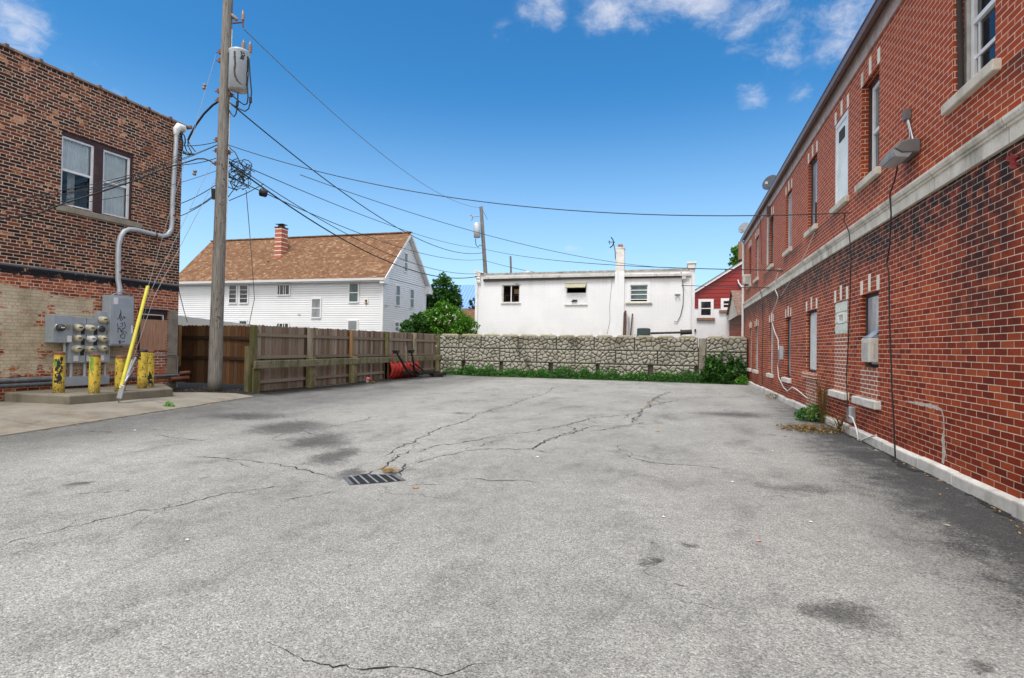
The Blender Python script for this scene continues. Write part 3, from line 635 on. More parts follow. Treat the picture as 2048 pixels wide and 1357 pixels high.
apron = tag(mb.build('concrete_apron', 'apron_concrete', loc=(-11, 5, 0)), kind='structure')
mb = MB()
for pl in ([(175, 801), (235, 806), (345, 813)], [(0, 846), (60, 850), (120, 838)], [(60, 835), (125, 834)]):
    ribbon(mb, [onZ(*p, .06) for p in pl], .012, z=.028, jit=.01)
mb.build('joints', 'crack_black', apron)
# raised yard held up by the stone wall, with the buildings at the back
mb = MB(); mb.box(-11.2, 60, 25.75, 120, -.5, 1.5); tag(mb.build('back_yard_ground', 'yard_soil'), kind='structure')

# ================================================================== RIGHT BRICK BUILDING
XR = 2.842
MR = frame((XR, 0, 0), (0, -1))        # local x = -Y
rb = thing('brick_building', (XR + 4, 10, 0), 'long two storey red brick building with white stone band along the right', 'building')
UPW = [(6.28, 7.12), (9.45, 10.28), (11.03, 11.87), (13.32, 14.17), (16.1, 16.95), (19.05, 19.8), (22.4, 23.3), (24.6, 25.35), (2.6, 3.5), (-1.2, -.2)]
LOW = [(9.43, 10.24, 1.16), (11.01, 11.82, 1.71), (13.25, 14.26, .93), (16.1, 16.85, .68), (18.9, 19.7, .68), (22.3, 23.2, .68), (24.25, 24.95, .68), (2.0, 3.0, .68)]
holes = [(-b, -a, 4.15, 5.72) for a, b in UPW] + [(-b, -a, z, 2.31) for a, b, z in LOW]
mb = MB(MR); wall(mb, -26.9, 9, .0, 6.42, holes, .30)
mb.quad((-26.9, 0, 0), (-26.9, 11, 0), (-26.9, 11, 6.42), (-26.9, 0, 6.42)); mb.quad((9, 0, 0), (9, 11, 0), (9, 11, 6.42), (9, 0, 6.42)); mb.quad((-26.9, 11, 0), (9, 11, 0), (9, 11, 6.42), (-26.9, 11, 6.42))
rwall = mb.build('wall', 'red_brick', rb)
mb = MB(MR)   # infills, flush but 4 mm back, in a paler mortar
for bb in ((-10.24, -9.43, -.004, .06, .69, 1.155), (-11.82, -11.01, -.004, .06, .69, 1.705), (-14.24, -13.27, -.004, .06, .17, .80)): mb = MB(MR); mb.box(*bb); mb.build('brick_infill', 'patch_brick', rb)
mb = MB(MR); x = -27.0
while x < 8.8:
    x2 = min(9, x + random.uniform(.85, 1.35)); o1, o2, h1_ = -.075 + random.uniform(-.008, .012), -.075 + random.uniform(-.008, .012), .15 + random.uniform(-.012, .012)
    mb.hexa([(x + .004, o1, -.3), (x2 - .004, o2, -.3), (x + .004, -.001, -.3), (x2 - .004, -.001, -.3), (x + .004, o1, h1_ - .02), (x2 - .004, o2, h1_ - .02 + random.uniform(-.01, .01)), (x + .004, -.001, h1_), (x2 - .004, -.001, h1_)]); x = x2
mb.build('base_course', 'white_base_paint', rb, bevel=.014)
mb = MB(MR)   # stone band: profile of stepped mouldings
prof = [(0, 3.26), (-.045, 3.26), (-.045, 3.40), (-.065, 3.405), (-.065, 3.43), (-.085, 3.435), (-.10, 3.47), (-.10, 3.50), (0, 3.53)]
for (y0, z0), (y1, z1) in zip(prof, prof[1:]):
    for i in range(24):
        a, b = -26.95 + i * 36 / 24, -26.95 + (i + 1) * 36 / 24 - .006
        mb.quad((a, y0, z0), (b, y0, z0), (b, y1, z1), (a, y1, z1))
mb.build('stone_band', 'limestone', rb)
mb = MB(MR); mb.box(-27.0, 9, -.03, -.002, 6.10, 6.38); mb.build('fascia_board', 'fascia_pink', rb)
mb = MB(MR); mb.box(-27.0, 9, -.20, -.002, 6.385, 6.41)
mb.prism([(-.11, 6.30), (-.17, 6.30), (-.19, 6.36), (-.19, 6.42), (-.11, 6.42)], -27.05, 9, axis='x'); mb.build('gutter', 'gutter_brown', rb)
mb = MB(MR); mb.quad((-27.1, -.12, 6.425), (9, -.12, 6.425), (9, 5.5, 6.75), (-27.1, 5.5, 6.75)); mb.quad((-27.1, 5.5, 6.75), (9, 5.5, 6.75), (9, 11.2, 6.43), (-27.1, 11.2, 6.43)); mb.build('roof', 'roof_edge', rb)
mb = MB(MR); mb.tube([(-26.78, -.12, 6.30), (-26.78, -.07, 6.12), (-26.78, -.07, 1.0), (-26.78, -.07, .2)], .055, 8); mb.build('downspout', 'white_metal', rb)

def lintel(x0, x1, z):
    for c, hh, ww, dz_ in ((x0 + .02, .235, .11, 0), ((x0 + x1) / 2, .275, .11, .02), (x1 - .02, .235, .11, 0)):
        mb = MB(MR); mb.box(c - ww / 2, c + ww / 2, -.008, .02, z + .005 + dz_, z + dz_ + hh); mb.build('lintel_stone', 'lintel_white', rb, bevel=.004)
def sill(par, x0, x1, zt, h, mat='sill_stone', out=.07, M=MR):
    mb = MB(M); mb.hexa([(x0, -out, zt - h), (x1, -out, zt - h), (x0, .12, zt - h), (x1, .12, zt - h), (x0, -out, zt - .012), (x1, -out, zt - .012), (x0, .12, zt), (x1, .12, zt)])
    return mb.build('sill', mat, par, bevel=.012)
def sash_frame(x0, x1, z0, z1, y, w_=.055, th=.06, mid=True, M=MR):
    mb = MB(M)
    mb.box(x0, x0 + w_, y, y + th, z0, z1); mb.box(x1 - w_, x1, y, y + th, z0, z1); mb.box(x0 + w_, x1 - w_, y, y + th, z0, z0 + w_); mb.box(x0 + w_, x1 - w_, y, y + th, z1 - w_, z1)
    if mid: zm = (z0 + z1) / 2; mb.box(x0 + w_, x1 - w_, y - .004, y + th - .01, zm - w_ * .45, zm + w_ * .45)
    return mb
def pane(par, x0, x1, z0, z1, y, mat, M=MR):
    mb = MB(M); mb.quad((x0, y, z0), (x1, y, z0), (x1, y, z1), (x0, y, z1)); return mb.build('pane', mat, par)
def curtain(par, x0, x1, z0, z1, y, mat='curtain', M=MR, amp=.02):
    mb = MB(M); n = 28; vs_ = []
    for i in range(n + 1):
        x = x0 + (x1 - x0) * i / n; yy = y + amp * sin(i * 1.9) + amp * .4 * sin(i * .7)
        vs_ += [(x, yy, z0), (x, yy, z1)]
    mb.add(vs_, [(2 * i, 2 * i + 2, 2 * i + 3, 2 * i + 1) for i in range(n)], smooth=True); return mb.build('curtain', mat, par)
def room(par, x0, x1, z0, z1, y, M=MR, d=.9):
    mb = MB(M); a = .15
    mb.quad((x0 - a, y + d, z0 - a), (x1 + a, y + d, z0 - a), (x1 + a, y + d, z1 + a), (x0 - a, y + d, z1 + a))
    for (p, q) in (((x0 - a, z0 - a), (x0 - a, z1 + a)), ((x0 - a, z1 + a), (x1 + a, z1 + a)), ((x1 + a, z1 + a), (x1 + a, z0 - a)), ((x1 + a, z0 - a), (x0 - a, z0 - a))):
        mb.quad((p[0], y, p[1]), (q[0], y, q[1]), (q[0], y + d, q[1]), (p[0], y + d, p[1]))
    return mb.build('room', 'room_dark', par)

for i, (a, b) in enumerate(UPW):
    x0, x1, z0, z1 = -b, -a, 4.15, 5.72
    lintel(x0, x1, z1)
    if i == 2:      # boarded up in white
        mb = MB(MR); mb.box(x0 + .01, x1 - .01, .02, .05, z0, z1 - .02); win = mb.build('window', 'board_white', rb); tag(win, 'window boarded over in white panel')
        mb = MB(MR); mb.box(x0 + .22, x1 - .28, .005, .03, z1 - .42, z1 - .22); mb.build('vent', 'soffit_dark', win)
        mb = MB(MR); mb.box(x0 + .01, x0 + .07, .0, .03, z0, z1 - .02); mb.box(x1 - .07, x1 - .01, .0, .03, z0, z1 - .02); mb.box(x0 + .07, x1 - .07, .0, .03, z1 - .10, z1 - .02); mb.build('trim', 'white_trim', win)
    elif i in (0, 1):
        mb = sash_frame(x0 + .07, x1 - .02, z0 + .0, z1 - .06, .13, .06, .07)
        win = mb.build('window', 'white_vinyl', rb, bevel=.004)
        mb = MB(MR); mb.box(x0, x0 + .06, .10, .22, z0, z1); mb.box(x0 + .06, x1, .11, .22, z1 - .055, z1); mb.build('casing', 'brown_trim' if i else 'dull_trim', win)
        pane(win, x0 + .13, x1 - .08, z0 + .06, z1 - .12, .165, 'glass_dark' if i == 0 else 'glass_grey')
        if i == 0:
            mb = MB(MR); mb.box(x0 + .13, x1 - .08, .145, .163, z0 + .36, z0 + .40); mb.box(x0 + .18, x0 + .21, .15, .164, z0 + .06, z0 + .8); mb.build('screen_bar', 'white_vinyl', win)
            mb = MB(MR); mb.tube([(x0 + .03, .06, z0 + .02), (x0 + .04, .05, z0 + .5), (x0 + .02, .05, z0 + 1.0), (x0 + .03, .04, z1)], .03, 6); mb.build('foam_strip', 'soffit_dark', win)
    else:
        mb = sash_frame(x0 + .02, x1 - .02, z0, z1 - .02, .062, .045, .05, mid=False)
        win = mb.build('window', 'soffit_dark' if i % 2 else 'dull_trim', rb)
        pane(win, x0 + .06, x1 - .06, z0 + .04, z1 - .06, .082, 'glass_plastic')
        if i == 3:
            mb = MB(MR); mb.box(x0 + .44, x0 + .50, .05, .08, z0, z0 + .55); mb.build('slat', 'soffit_dark', win)
    sill(win, x0 - .12, x1 + .10, z0, .125)
for i, (a, b, z0) in enumerate(LOW):
    x0, x1, z1 = -b, -a, 2.31
    lintel(x0, x1, z1)
    if i == 1:
        mb = MB(MR); mb.box(x0, x1, .015, .06, z0, z1); win = mb.build('window', 'sill_stone', rb); tag(win, 'glass block window with small vent')
        mb = MB(MR); nbx, nbz = 4, 3; cw, ch = (x1 - x0) / nbx, (z1 - z0) / nbz
        for p in range(nbx):
            for q in range(nbz):
                if q == 1 and p in (1, 2): continue
                mb.box(x0 + p * cw + .006, x0 + (p + 1) * cw - .006, .003, .05, z0 + q * ch + .006, z0 + (q + 1) * ch - .006)
        mb.build('glass_blocks', 'glass_block', win, bevel=.014)
        mb = sash_frame(x0 + cw + .01, x0 + 3 * cw - .01, z0 + ch + .005, z0 + 2 * ch - .005, -.004, .035, .05, mid=False); mb.build('vent_frame', 'white_vinyl', win)
        pane(win, x0 + cw + .03, x0 + 3 * cw - .03, z0 + ch + .02, z0 + 2 * ch - .02, .02, 'glass_dark')
        sill(win, x0 - .13, x1 + .13, .68, .13, 'white_base_paint', .085)
    else:
        dark = i in (0, 2, 3)
        mb = sash_frame(x0 + .02, x1 - .015, z0, z1, .058, .045, .06, mid=False)
        win = mb.build('window', 'soffit_dark' if dark else 'dull_trim', rb)
        pane(win, x0 + .05, x1 - .04, z0 + .04, z1 - .05, .078, 'board_grey' if i == 2 else 'glass_plastic')
        if i == 2:
            curtain(win, x0 + .07, x1 - .05, z0 + .06, z1 - .1, .072, 'curtain', amp=.004)
            mb = MB(MR)
            for q in range(14):
                xa = x0 - .12 + q * (x1 - x0 + .2) / 14; mb.box(xa + .003, xa + (x1 - x0 + .2) / 14 - .003, -.075 + random.uniform(-.012, .012), .1, .80 + random.uniform(-.012, .012), .925 + random.uniform(-.01, .004))
            tag(mb.build('sill', 'patch_brick', win, bevel=.01), 'rough brick sill')
        elif i == 0:
            sill(win, x0 - .17, x1 + .13, .68, .13, 'white_base_paint', .09)
        else: sill(win, x0 - .13, x1 + .12, z0, .13, 'white_base_paint', .08)
mb = MB(MR); mb.box(-19.78, -19.60, -.13, -.002, 5.78, 6.10); mb.build('leader_box', 'gutter_brown', rb); mb = MB(MR); mb.tube([(-19.69, -.06, 5.80), (-19.69, -.06, 5.55), (-19.80, -.05, 5.3), (-19.80, -.05, 4.2)], .035, 6); mb.build('leader_pipe', 'dull_trim', rb)
# soldier bricks over the air conditioner window
mb = MB(MR)
for q in range(5): mb.box(-9.80 + q * .055, -9.80 + q * .055 + .046, -.004, .01, 2.33, 2.52, random.random())
mb.build('soldier_course', 'red_brick', rb)
# ---------- things on the right wall
def ac_unit(x0, x1, z0, z1, out, label, plastic=True):
    c = MR @ Vector(((x0 + x1) / 2, 0, z0)); th = thing('air_conditioner', c, label, 'air conditioner', 'window air conditioners')
    mb = MB(MR); mb.box(x0, x1, -out, .15, z0, z1); mb.build('casing', 'ac_white', th, bevel=.012)
    mb = MB(MR)
    for k in range(7): zz = z0 + .06 + k * (z1 - z0 - .12) / 7; mb.box(x1 - .004, x1 + .008, -out + .06, -.03, zz, zz + (z1 - z0 - .12) / 14)
    for k in range(9): zz = z0 + .05 + k * (z1 - z0 - .1) / 9; mb.box(x0 + .05, x1 - .05, -out - .006, -out + .001, zz, zz + .012)
    mb.build('louvres', 'dull_trim', th)
    mb = MB(MR); mb.beam((x0 + .06, -out * .6, z0 - .01), (x1 - .06, -out * .6, z0 - .01), .03, .02); mb.beam(((x0 + x1) / 2, -out * .6, z0 - .02), ((x0 + x1) / 2, .02, z0 - .08), .03, .03); mb.build('bracket', 'soffit_dark', th)
    return th
ac = ac_unit(-9.82, -9.46, 1.24, 1.60, .115, 'dirty cream window air conditioner above the white stone sill')
mb = MB(MR); n = 10
vs_ = []
for i in range(n + 1):
    f = i / n; x = -9.86 + .4 * f
    vs_ += [(x, -.09 + .02 * sin(f * 9), 1.61), (x, .05, 1.62 + .05 + .09 * sin(f * 2.6) + .015 * sin(f * 14))]
mb.add(vs_, [(2 * i, 2 * i + 2, 2 * i + 3, 2 * i + 1) for i in range(n)], smooth=True); mb.build('plastic_flap', 'glass_plastic', ac)
ac_unit(-25.25, -24.7, 4.16, 4.55, .28, 'small white air conditioner in the farthest upper window')

p = onX(1797, 308, XR - .17)
fl = thing('floodlight', (XR, p.y, p.z), 'grey wall pack floodlight on conduit above the white stone band', 'floodlight')
yc = p.y
mb = MB(MR); x = -yc
zc_ = p.z
mb.prism([(-.005, zc_ - .06), (-.005, zc_ + .11), (-.14, zc_ + .11), (-.22, zc_ + .09), (-.28, zc_ + .01), (-.20, zc_ - .05)], x - .26, x + .22, axis='x'); mb.build('housing', 'floodlight_grey', fl, bevel=.012)
mb = MB(MR); mb.prism([(-.09, zc_ - .055), (-.205, zc_ - .055), (-.288, zc_ + .005), (-.29, zc_ - .04), (-.27, zc_ - .095), (-.13, zc_ - .11)], x - .25, x + .21, axis='x')
for k in range(11): xx = x - .235 + k * .042; mb.box(xx, xx + .012, -.297, -.27, zc_ - .09, zc_)
mb.build('lens', 'floodlight_lens', fl)
q = onX(1820, 232, XR)
mb = MB(MR); mb.tube([(x + .08, -.03, zc_ + .09), (-q.y, -.03, q.z)], .014, 6); mb.tube([(x - .02, -.06, zc_ + .10), (x + .02, -.05, zc_ + .25), (-q.y - .01, -.04, q.z)], .008, 5); mb.build('conduit', 'galv', fl)
mb = MB(MR); mb.box(-q.y - .05, -q.y + .05, -.07, -.001, q.z - .06, q.z + .08); mb.build('junction_box', 'floodlight_grey', fl, bevel=.008)

def wallwire(name, pts, r, mat, label, cat='cable', group=None, off=.018, n=6, X=XR, sub=3):
    P = [onX(a, b, X) for a, b in pts]; P = [Vector((X - off - r, p.y, p.z)) for p in P]
    out = []
    for a, b in zip(P, P[1:]):
        for i in range(sub): out.append(a.lerp(b, i / sub) + Vector((0, random.uniform(-1, 1), random.uniform(-1, 1))) * .004)
    out.append(P[-1]); mb = MB(); mb.tube(out, r, n); return tag(mb.build(name, mat), label, cat, group)
G_ = 'cables fixed to the right brick wall'
wallwire('wall_cable', [(1819, 300), (1816, 330), (1812, 355), (1800, 388), (1803, 425), (1800, 490), (1794, 528), (1798, 545), (1800, 650), (1805, 780), (1812, 918)], .010, 'cable_black', 'thick black cable running from the floodlight to the ground', 'cable', G_, off=.11)
wallwire('wall_cable', [(1705, 424), (1702, 440), (1713, 465), (1717, 510), (1715, 600), (1711, 690), (1707, 760), (1711, 820), (1712, 836)], .009, 'cable_black', 'thin black cable dropping beside the glass block window', 'cable', G_, off=.1)
wallwire('wall_cable', [(1710, 832), (1720, 838), (1726, 855), (1730, 872), (1731, 886)], .012, 'cable_white', 'white cable curling from grey box down to the base', 'cable', G_, off=.09)
wallwire('wall_cable', [(1731, 886), (1745, 878), (1768, 872)], .012, 'cable_white', 'short white cable lying on the white base course', 'cable', G_, off=.085)
wallwire('wall_cable', [(1566, 541), (1560, 560), (1559, 580), (1565, 594), (1560, 610), (1553, 625), (1552, 645), (1558, 665), (1565, 680), (1566, 700)], .013, 'cable_white', 'white cable looping down from insulator to the grey meter box', 'cable', G_, off=.1)
wallwire('wall_cable', [(1566, 713), (1560, 730), (1562, 755), (1572, 775), (1580, 783), (1590, 775), (1600, 780), (1612, 790), (1622, 798)], .014, 'cable_white', 'white cable sagging along wall foot below grey meter box', 'cable', G_, off=.05)
wallwire('wall_cable', [(1640, 465), (1625, 500), (1600, 545), (1585, 570), (1570, 592)], .007, 'cable_white', 'thin white cable slanting from upper sill to the stone band', 'cable', G_, off=.1)
wallwire('wall_cable', [(1525, 575), (1532, 600), (1533, 660), (1531, 740), (1532, 770)], .010, 'cable_black', 'thin black cable down the far end of the brick wall', 'cable', G_, off=.1)
wallwire('wall_cable', [(1522, 425), (1525, 470), (1526, 530)], .008, 'cable_black', 'short black cable between two far upper windows', 'cable', G_, off=.04)
for (px, py, hw, hh, lab) in [(1566, 706, .11, .19, 'small grey box on wall between two far lower windows'), (1710, 830, .06, .13, 'small grey box low on wall below white stone sill')]:
    p = onX(px, py, XR); th = thing('junction_box', (XR, p.y, p.z - hh), lab, 'utility box', 'grey boxes on the right wall')
    mb = MB(MR); mb.box(-p.y - hw, -p.y + hw, -.10, -.002, p.z - hh, p.z + hh); mb.build('box_body', 'grey_pipe', th, bevel=.01)
    mb = MB(MR); mb.box(-p.y - hw + .01, -p.y + hw - .01, -.112, -.101, p.z - hh + .015, p.z + hh - .015); mb.build('cover', 'galv', th, bevel=.004)
p = onX(1566, 541, XR); mb = MB(MR); mb.lathe((-p.y, -.001, p.z), (0, -1, 0), [(0, .03), (.05, .03), (.051, .06), (.09, .06), (.091, .035), (.12, .06), (.15, .05), (.16, .01)], 10); tag(mb.build('wire_insulator', 'ceramic'), 'dark insulator knob on brick wall holding a wire', 'insulator')
# plaster scar left of an old stair or pipe
mb = MB(MR)
pts = [onX(a, b, XR) for a, b in [(1812, 803), (1840, 808), (1868, 814), (1884, 820), (1888, 835), (1889, 860), (1887, 880), (1889, 905), (1886, 930)]]
wds = [.02, .05, .06, .035, .03, .03, .09, .10, .06]
vs_ = []
out = []
for (a, b), (wa, wb) in zip(zip(pts, pts[1:]), zip(wds, wds[1:])):
    for i in range(8): out.append((a.lerp(b, i / 8), wa + (wb - wa) * i / 8))
k = len(out)
for i, (p, wd) in enumerate(out):
    t = (out[min(i + 1, k - 1)][0] - out[max(i - 1, 0)][0]).normalized(); nn = Vector((0, -t.z, t.y)); wv_ = wd * (.7 + .5 * mnoise.noise(Vector((i * .6, 0, 2))))
    for s_ in (-.6, .6): q = p + nn * wv_ * s_; vs_.append((-q.y, -.004, q.z))
mb.add(vs_, [(2 * i, 2 * i + 2, 2 * i + 3, 2 * i + 1) for i in range(k - 1)]); mb.build('plaster_scar', 'plaster', rb)
p = onX(2042, 325, XR)
mb = MB(); vs_ = []
for i in range(7):
    for j in range(5): vs_.append((XR - .02 - .07 * abs(sin(i * 1.3 + j)) - .01 * j, p.y - .10 + i * .014, p.z - .05 + j * .025 + .01 * sin(i * 2)))
mb.add(vs_, [(i * 5 + j, (i + 1) * 5 + j, (i + 1) * 5 + j + 1, i * 5 + j + 1) for i in range(6) for j in range(4)], smooth=True)
tag(mb.build('cloth_scrap', 'cup_red'), 'red cloth scrap sticking out of the wall under the stone band', 'cloth')

def dish(px, py, Y, rd, mat, label):
    c = onY(px, py, Y); th = thing('satellite_dish', (c.x + .15, c.y, 6.55), label, 'satellite dish', 'satellite dishes on the brick building roof')
    ax = Vector((-.62, -.72, .30)).normalized(); mb = MB()
    mb.lathe(c + ax * .10, -ax, [(0, rd), (.012, rd * .985), (.06, rd * .8), (.09, rd * .55), (.11, rd * .3), (.115, .01)], 24); mb.build('reflector', mat, th)
    mb = MB(); f = c + ax * (rd * 1.15) + Vector((0, 0, -rd * .5)); mb.tube([c - ax * .02 + Vector((0, 0, -rd * .75)), f], .014, 5); mb.box(f.x - .04, f.x + .04, f.y - .05, f.y + .05, f.z - .03, f.z + .05); mb.build('feed_arm', 'galv', th)
    mb = MB(); mb.tube([c - ax * .04, c - ax * .14, Vector((c.x + .15, c.y, 6.43))], .022, 6); mb.build('mast', 'galv', th)
dish(1543, 368, 20., .27, 'dish_grey', 'dark grey satellite dish at the roof edge, nearer of the two')
dish(1490, 458, 26., .26, 'dish_light', 'pale grey satellite dish at the far corner of the roof')

# ================================================================== LEFT BRICK BUILDING
A_, B_ = Vector((-12.54, 11.4, 0)), Vector((-12.65, 7.46, 0)); LD = (A_ - B_).normalized()
ML = frame(A_, (LD.x, LD.y))           # local x along the wall (0 at the far corner), y inward
LI = ML.inverted()
def onL(px, py, d=0.):
    n = Vector((LD.y, -LD.x, 0)); o = A_ + n * d; r = ray(px, py); tt = (o - CAM).dot(n) / r.dot(n); return LI @ (CAM + r * tt)
lb = thing('brick_building', ML @ Vector((-6, 4, 0)), 'dark brown brick building with peeling tan paint at the left', 'building')
mb = MB(ML); LH = [(-2.9, -1.31, 4.28, 5.87), (-1.10, -.31, .75, 2.19)]
wall(mb, -20, 0, -.1, 7.06, LH, .25)
mb.quad((0, 0, -.1), (0, 9, -.1), (0, 9, 7.06), (0, 0, 7.06)); mb.quad((-20, 0, -.1), (-20, 9, -.1), (-20, 9, 7.06), (-20, 0, 7.06)); mb.quad((-20, 9, -.1), (0, 9, -.1), (0, 9, 7.06), (-20, 9, 7.06))
mb.build('wall', 'old_brown_brick', lb)
mb = MB(ML); mb.quad((-20, 0.2, 7.0), (-.2, .2, 7.0), (-.2, 9, 7.0), (-20, 9, 7.0)); mb.build('roof', 'roof_edge', lb)
mb = MB(ML)
for i in range(34):
    x0 = -20 + i * .595; mb.hexa([(x0 + .004, -.05, 7.062), (x0 + .59, -.05, 7.062), (x0 + .004, .30, 7.062), (x0 + .59, .30, 7.062), (x0 + .004, -.03, 7.13), (x0 + .59, -.03, 7.12), (x0 + .004, .26, 7.15), (x0 + .59, .26, 7.14)])
    mb.box(x0 + .54, x0 + .61, -.056, .31, 7.068, 7.156)
mb.build('coping', 'tile_coping', lb, bevel=.012)
# upper double window
mb = MB(ML); z0, z1 = 4.28, 5.87
mb.box(-2.9, -1.31, .03, .2, z1 - .10, z1); mb.box(-2.2, -2.01, .02, .2, z0, z1 - .10); mb.box(-1.36, -1.31, .03, .2, z0, z1 - .10); mb.box(-2.9, -2.885, .03, .2, z0, z1 - .1)
win = mb.build('window', 'brown_trim', lb, bevel=.006)
for k, (x0, x1) in enumerate([(-2.885, -2.20), (-2.01, -1.36)]):
    mb = sash_frame(x0, x1, z0 + .0, z1 - .10, .055, .045, .05, mid=False, M=ML); zm = (z0 + z1 - .1) / 2 + .02
    mb.box(x0 + .045, x1 - .045, .05, .10, zm - .025, zm + .025); mb.box(x1 - .075, x1 - .045, .045, .06, z0 + .045, zm - .025)
    mb.build('sash', 'white_vinyl', win, bevel=.004)
    pane(win, x0 + .045, x1 - .045, z0 + .045, z1 - .145, .085, 'glass_clear', ML)
    if k == 0: curtain(win, x0 + .03, x1 - .03, zm, z1 - .12, .14, 'curtain_pale', ML); curtain(win, x0 + .25, x0 + .40, z0, zm + .3, .22, 'curtain', ML)
    else: curtain(win, x0 + .03, x1 - .03, z0 + .03, z1 - .12, .14, 'curtain_pale', ML)
room(win, -2.9, -1.31, z0, z1 - .1, .251, ML)
mb = MB(ML); mb.hexa([(-2.98, -.05, 4.13), (-1.08, -.05, 4.13), (-2.98, .1, 4.13), (-1.08, .1, 4.13), (-2.98, -.05, 4.25), (-1.08, -.05, 4.25), (-2.98, .1, 4.275), (-1.08, .1, 4.275)]); mb.build('sill', 'sill_stone_grey', win, bevel=.012)
# boarded low window
mb = MB(ML); mb.box(-1.10, -.31, .02, .2, 2.08, 2.185); mb.box(-1.10, -1.05, .03, .2, .8, 2.08); mb.box(-.36, -.31, .03, .2, 1.98, 2.08)
win2 = tag(mb.build('window', 'brown_trim', lb), 'small window boarded with weathered plywood')
mb = MB(ML); mb.box(-1.04, -.32, -.012, .01, 1.17, 1.93, .5); mb.build('plywood_board', 'plywood', win2)
mb = sash_frame(-1.04, -.37, 1.88, 2.07, .05, .03, .04, mid=False, M=ML); mb.build('sash', 'white_vinyl', win2); pane(win2, -1.02, -.38, 1.9, 2.06, .075, 'glass_dark', ML)
mb = MB(ML); mb.box(-1.10, -.32, .03, .10, .755, 1.165); mb.build('brick_infill', 'patch_brick', win2)
mb = MB(ML); mb.box(-1.12, -.29, -.06, .1, 2.19, 2.215); mb.build('flashing', 'galv', win2)
# concrete pad under the meters
pc = [(-10.95, 7.62), (-10.82, 9.75), (-12.5, 10.95), (-12.6, 7.55)]
mb = MB(); sb = [(p[0], p[1]) for p in pc]; mb.prism(sb, .02, .345, axis='z'); pad = tag(mb.build('concrete_pad', 'pad_concrete', bevel=.03, seg=3), 'low worn concrete pad under the electric meters', 'concrete pad')
pxy = [onZ(*q, .345) for q in [(117, 786), (188, 787), (240, 783), (284, 777), (298, 774)]]
LABB = ['leftmost yellow steel bollard with black blotches and green dot', 'yellow and rust bollard with green spray at its top', 'rusty yellow bollard beside the slanting guy wire guard', 'yellow bollard with black top in front of another bollard', 'yellow bollard half hidden behind the black topped bollard']
for i, p in enumerate(pxy):
    th = thing('bollard', p, LABB[i], 'bollard', 'yellow bollards on the concrete pad'); hh = (.81, .78, .74, .86, .84)[i]; tl = Vector(((.0, .008, .0, .012, .0)[i], 0, 1))
    mb = MB(); mb.lathe(p, tl, [(0, .098), (.02, .096), (hh - .06, .092)], 20); mb.build('post', 'bollard_paint', th)
    mb = MB(); mb.lathe(p + Vector((0, 0, hh - .06)), tl, [(0, .093), (.035, .094), (.055, .08), (.06, .02)], 20); mb.build('cap', 'rust' if i != 3 else 'peel_black', th)
    tc = (CAM - p); tc.z = 0; tc.normalize(); sd_ = Vector((-tc.y, tc.x, 0))
    def patch(name, mat, a0, a1, zz0, zz1, seed):
        mb = MB(); nn, mm = 9, 9; vs_ = []
        for a in range(nn + 1):
            for c in range(mm + 1):
                an = a0 + (a1 - a0) * a / nn; q = p + (tc * cos(an) + sd_ * sin(an)) * .0965; vs_.append((q.x, q.y, p.z + zz0 + (zz1 - zz0) * c / mm))
        fs = [(a * (mm + 1) + c, (a + 1) * (mm + 1) + c, (a + 1) * (mm + 1) + c + 1, a * (mm + 1) + c + 1) for a in range(nn) for c in range(mm)
              if mnoise.noise(Vector((a * .45 + seed, c * .45, 3))) + .55 - 1.1 * max(abs(a / nn - .5), abs(c / mm - .5)) > .1]
        if fs: mb.add(vs_, fs); mb.build(name, mat, th)
    if i == 0: patch('black_blotch', 'peel_black', -.9, .6, .40, .70, 1.); patch('black_blotch', 'peel_black', -.9, .5, .18, .40, 7.); patch('green_dot', 'spray_green', -1.0, -.4, .52, .62, 2.)
    if i == 1: patch('green_spray', 'spray_green', -.9, -.2, .42, .74, 4.)
    if i == 3: patch('black_blotch', 'peel_black', -1.3, 1.3, .62, .80, 11.)
    if i == 4: patch('black_blotch', 'peel_black', -1.2, .8, .05, .35, 5.)

# ---------- electric meters
mt = thing('meter_bank', ML @ Vector((-2.4, -.1, .9)), 'grey electric meter cabinets with ten round meters beside the graffiti box', 'electric meters')
D1, D2 = .26, .18
def Lx(px, py, d): return onL(px, py, d)
a = Lx(107, 630, D1); b = Lx(145, 686, D1); mb = MB(ML); mb.box(a.x, b.x, -D1, -.001, b.z, a.z); cabA = mb.build('main_cabinet', 'grey_steel', mt, bevel=.008)
mb = MB(ML); mb.box(a.x + .05, b.x - .04, -D1 - .006, -D1 + .001, b.z + .05, a.z - .14); mb.box(a.x - .006, a.x + .001, -D1 + .05, -.06, b.z + .1, a.z - .06); mb.build('cover_panel', 'grey_steel', cabA, bevel=.003)
a2 = Lx(146, 634, D2); b2 = Lx(197, 725, D2); mb = MB(ML); mb.box(a2.x - .06, b2.x - .002, -D2, -.001, b2.z, a2.z); cabB = mb.build('meter_cabinet', 'grey_steel', mt, bevel=.006)
a3 = Lx(199, 623, D2); b3 = Lx(219, 725, D2); mb = MB(ML); mb.box(b2.x + .002, b3.x, -D2 - .01, -.001, b3.z, a3.z); cabC = mb.build('meter_cabinet', 'grey_steel', mt, bevel=.006)
mb = MB(ML)
for x_ in ((a2.x + b2.x) / 2,): mb.box(x_ - .006, x_ + .006, -D2 - .004, -D2 + .002, b2.z + .01, a2.z - .01)
for px in (152, 177): q = Lx(px, 645, D2); mb.box(q.x, q.x + .19, -D2 - .005, -D2 + .002, q.z - .035, q.z - .03)
mb.build('seam', 'dark_pipe', cabB)
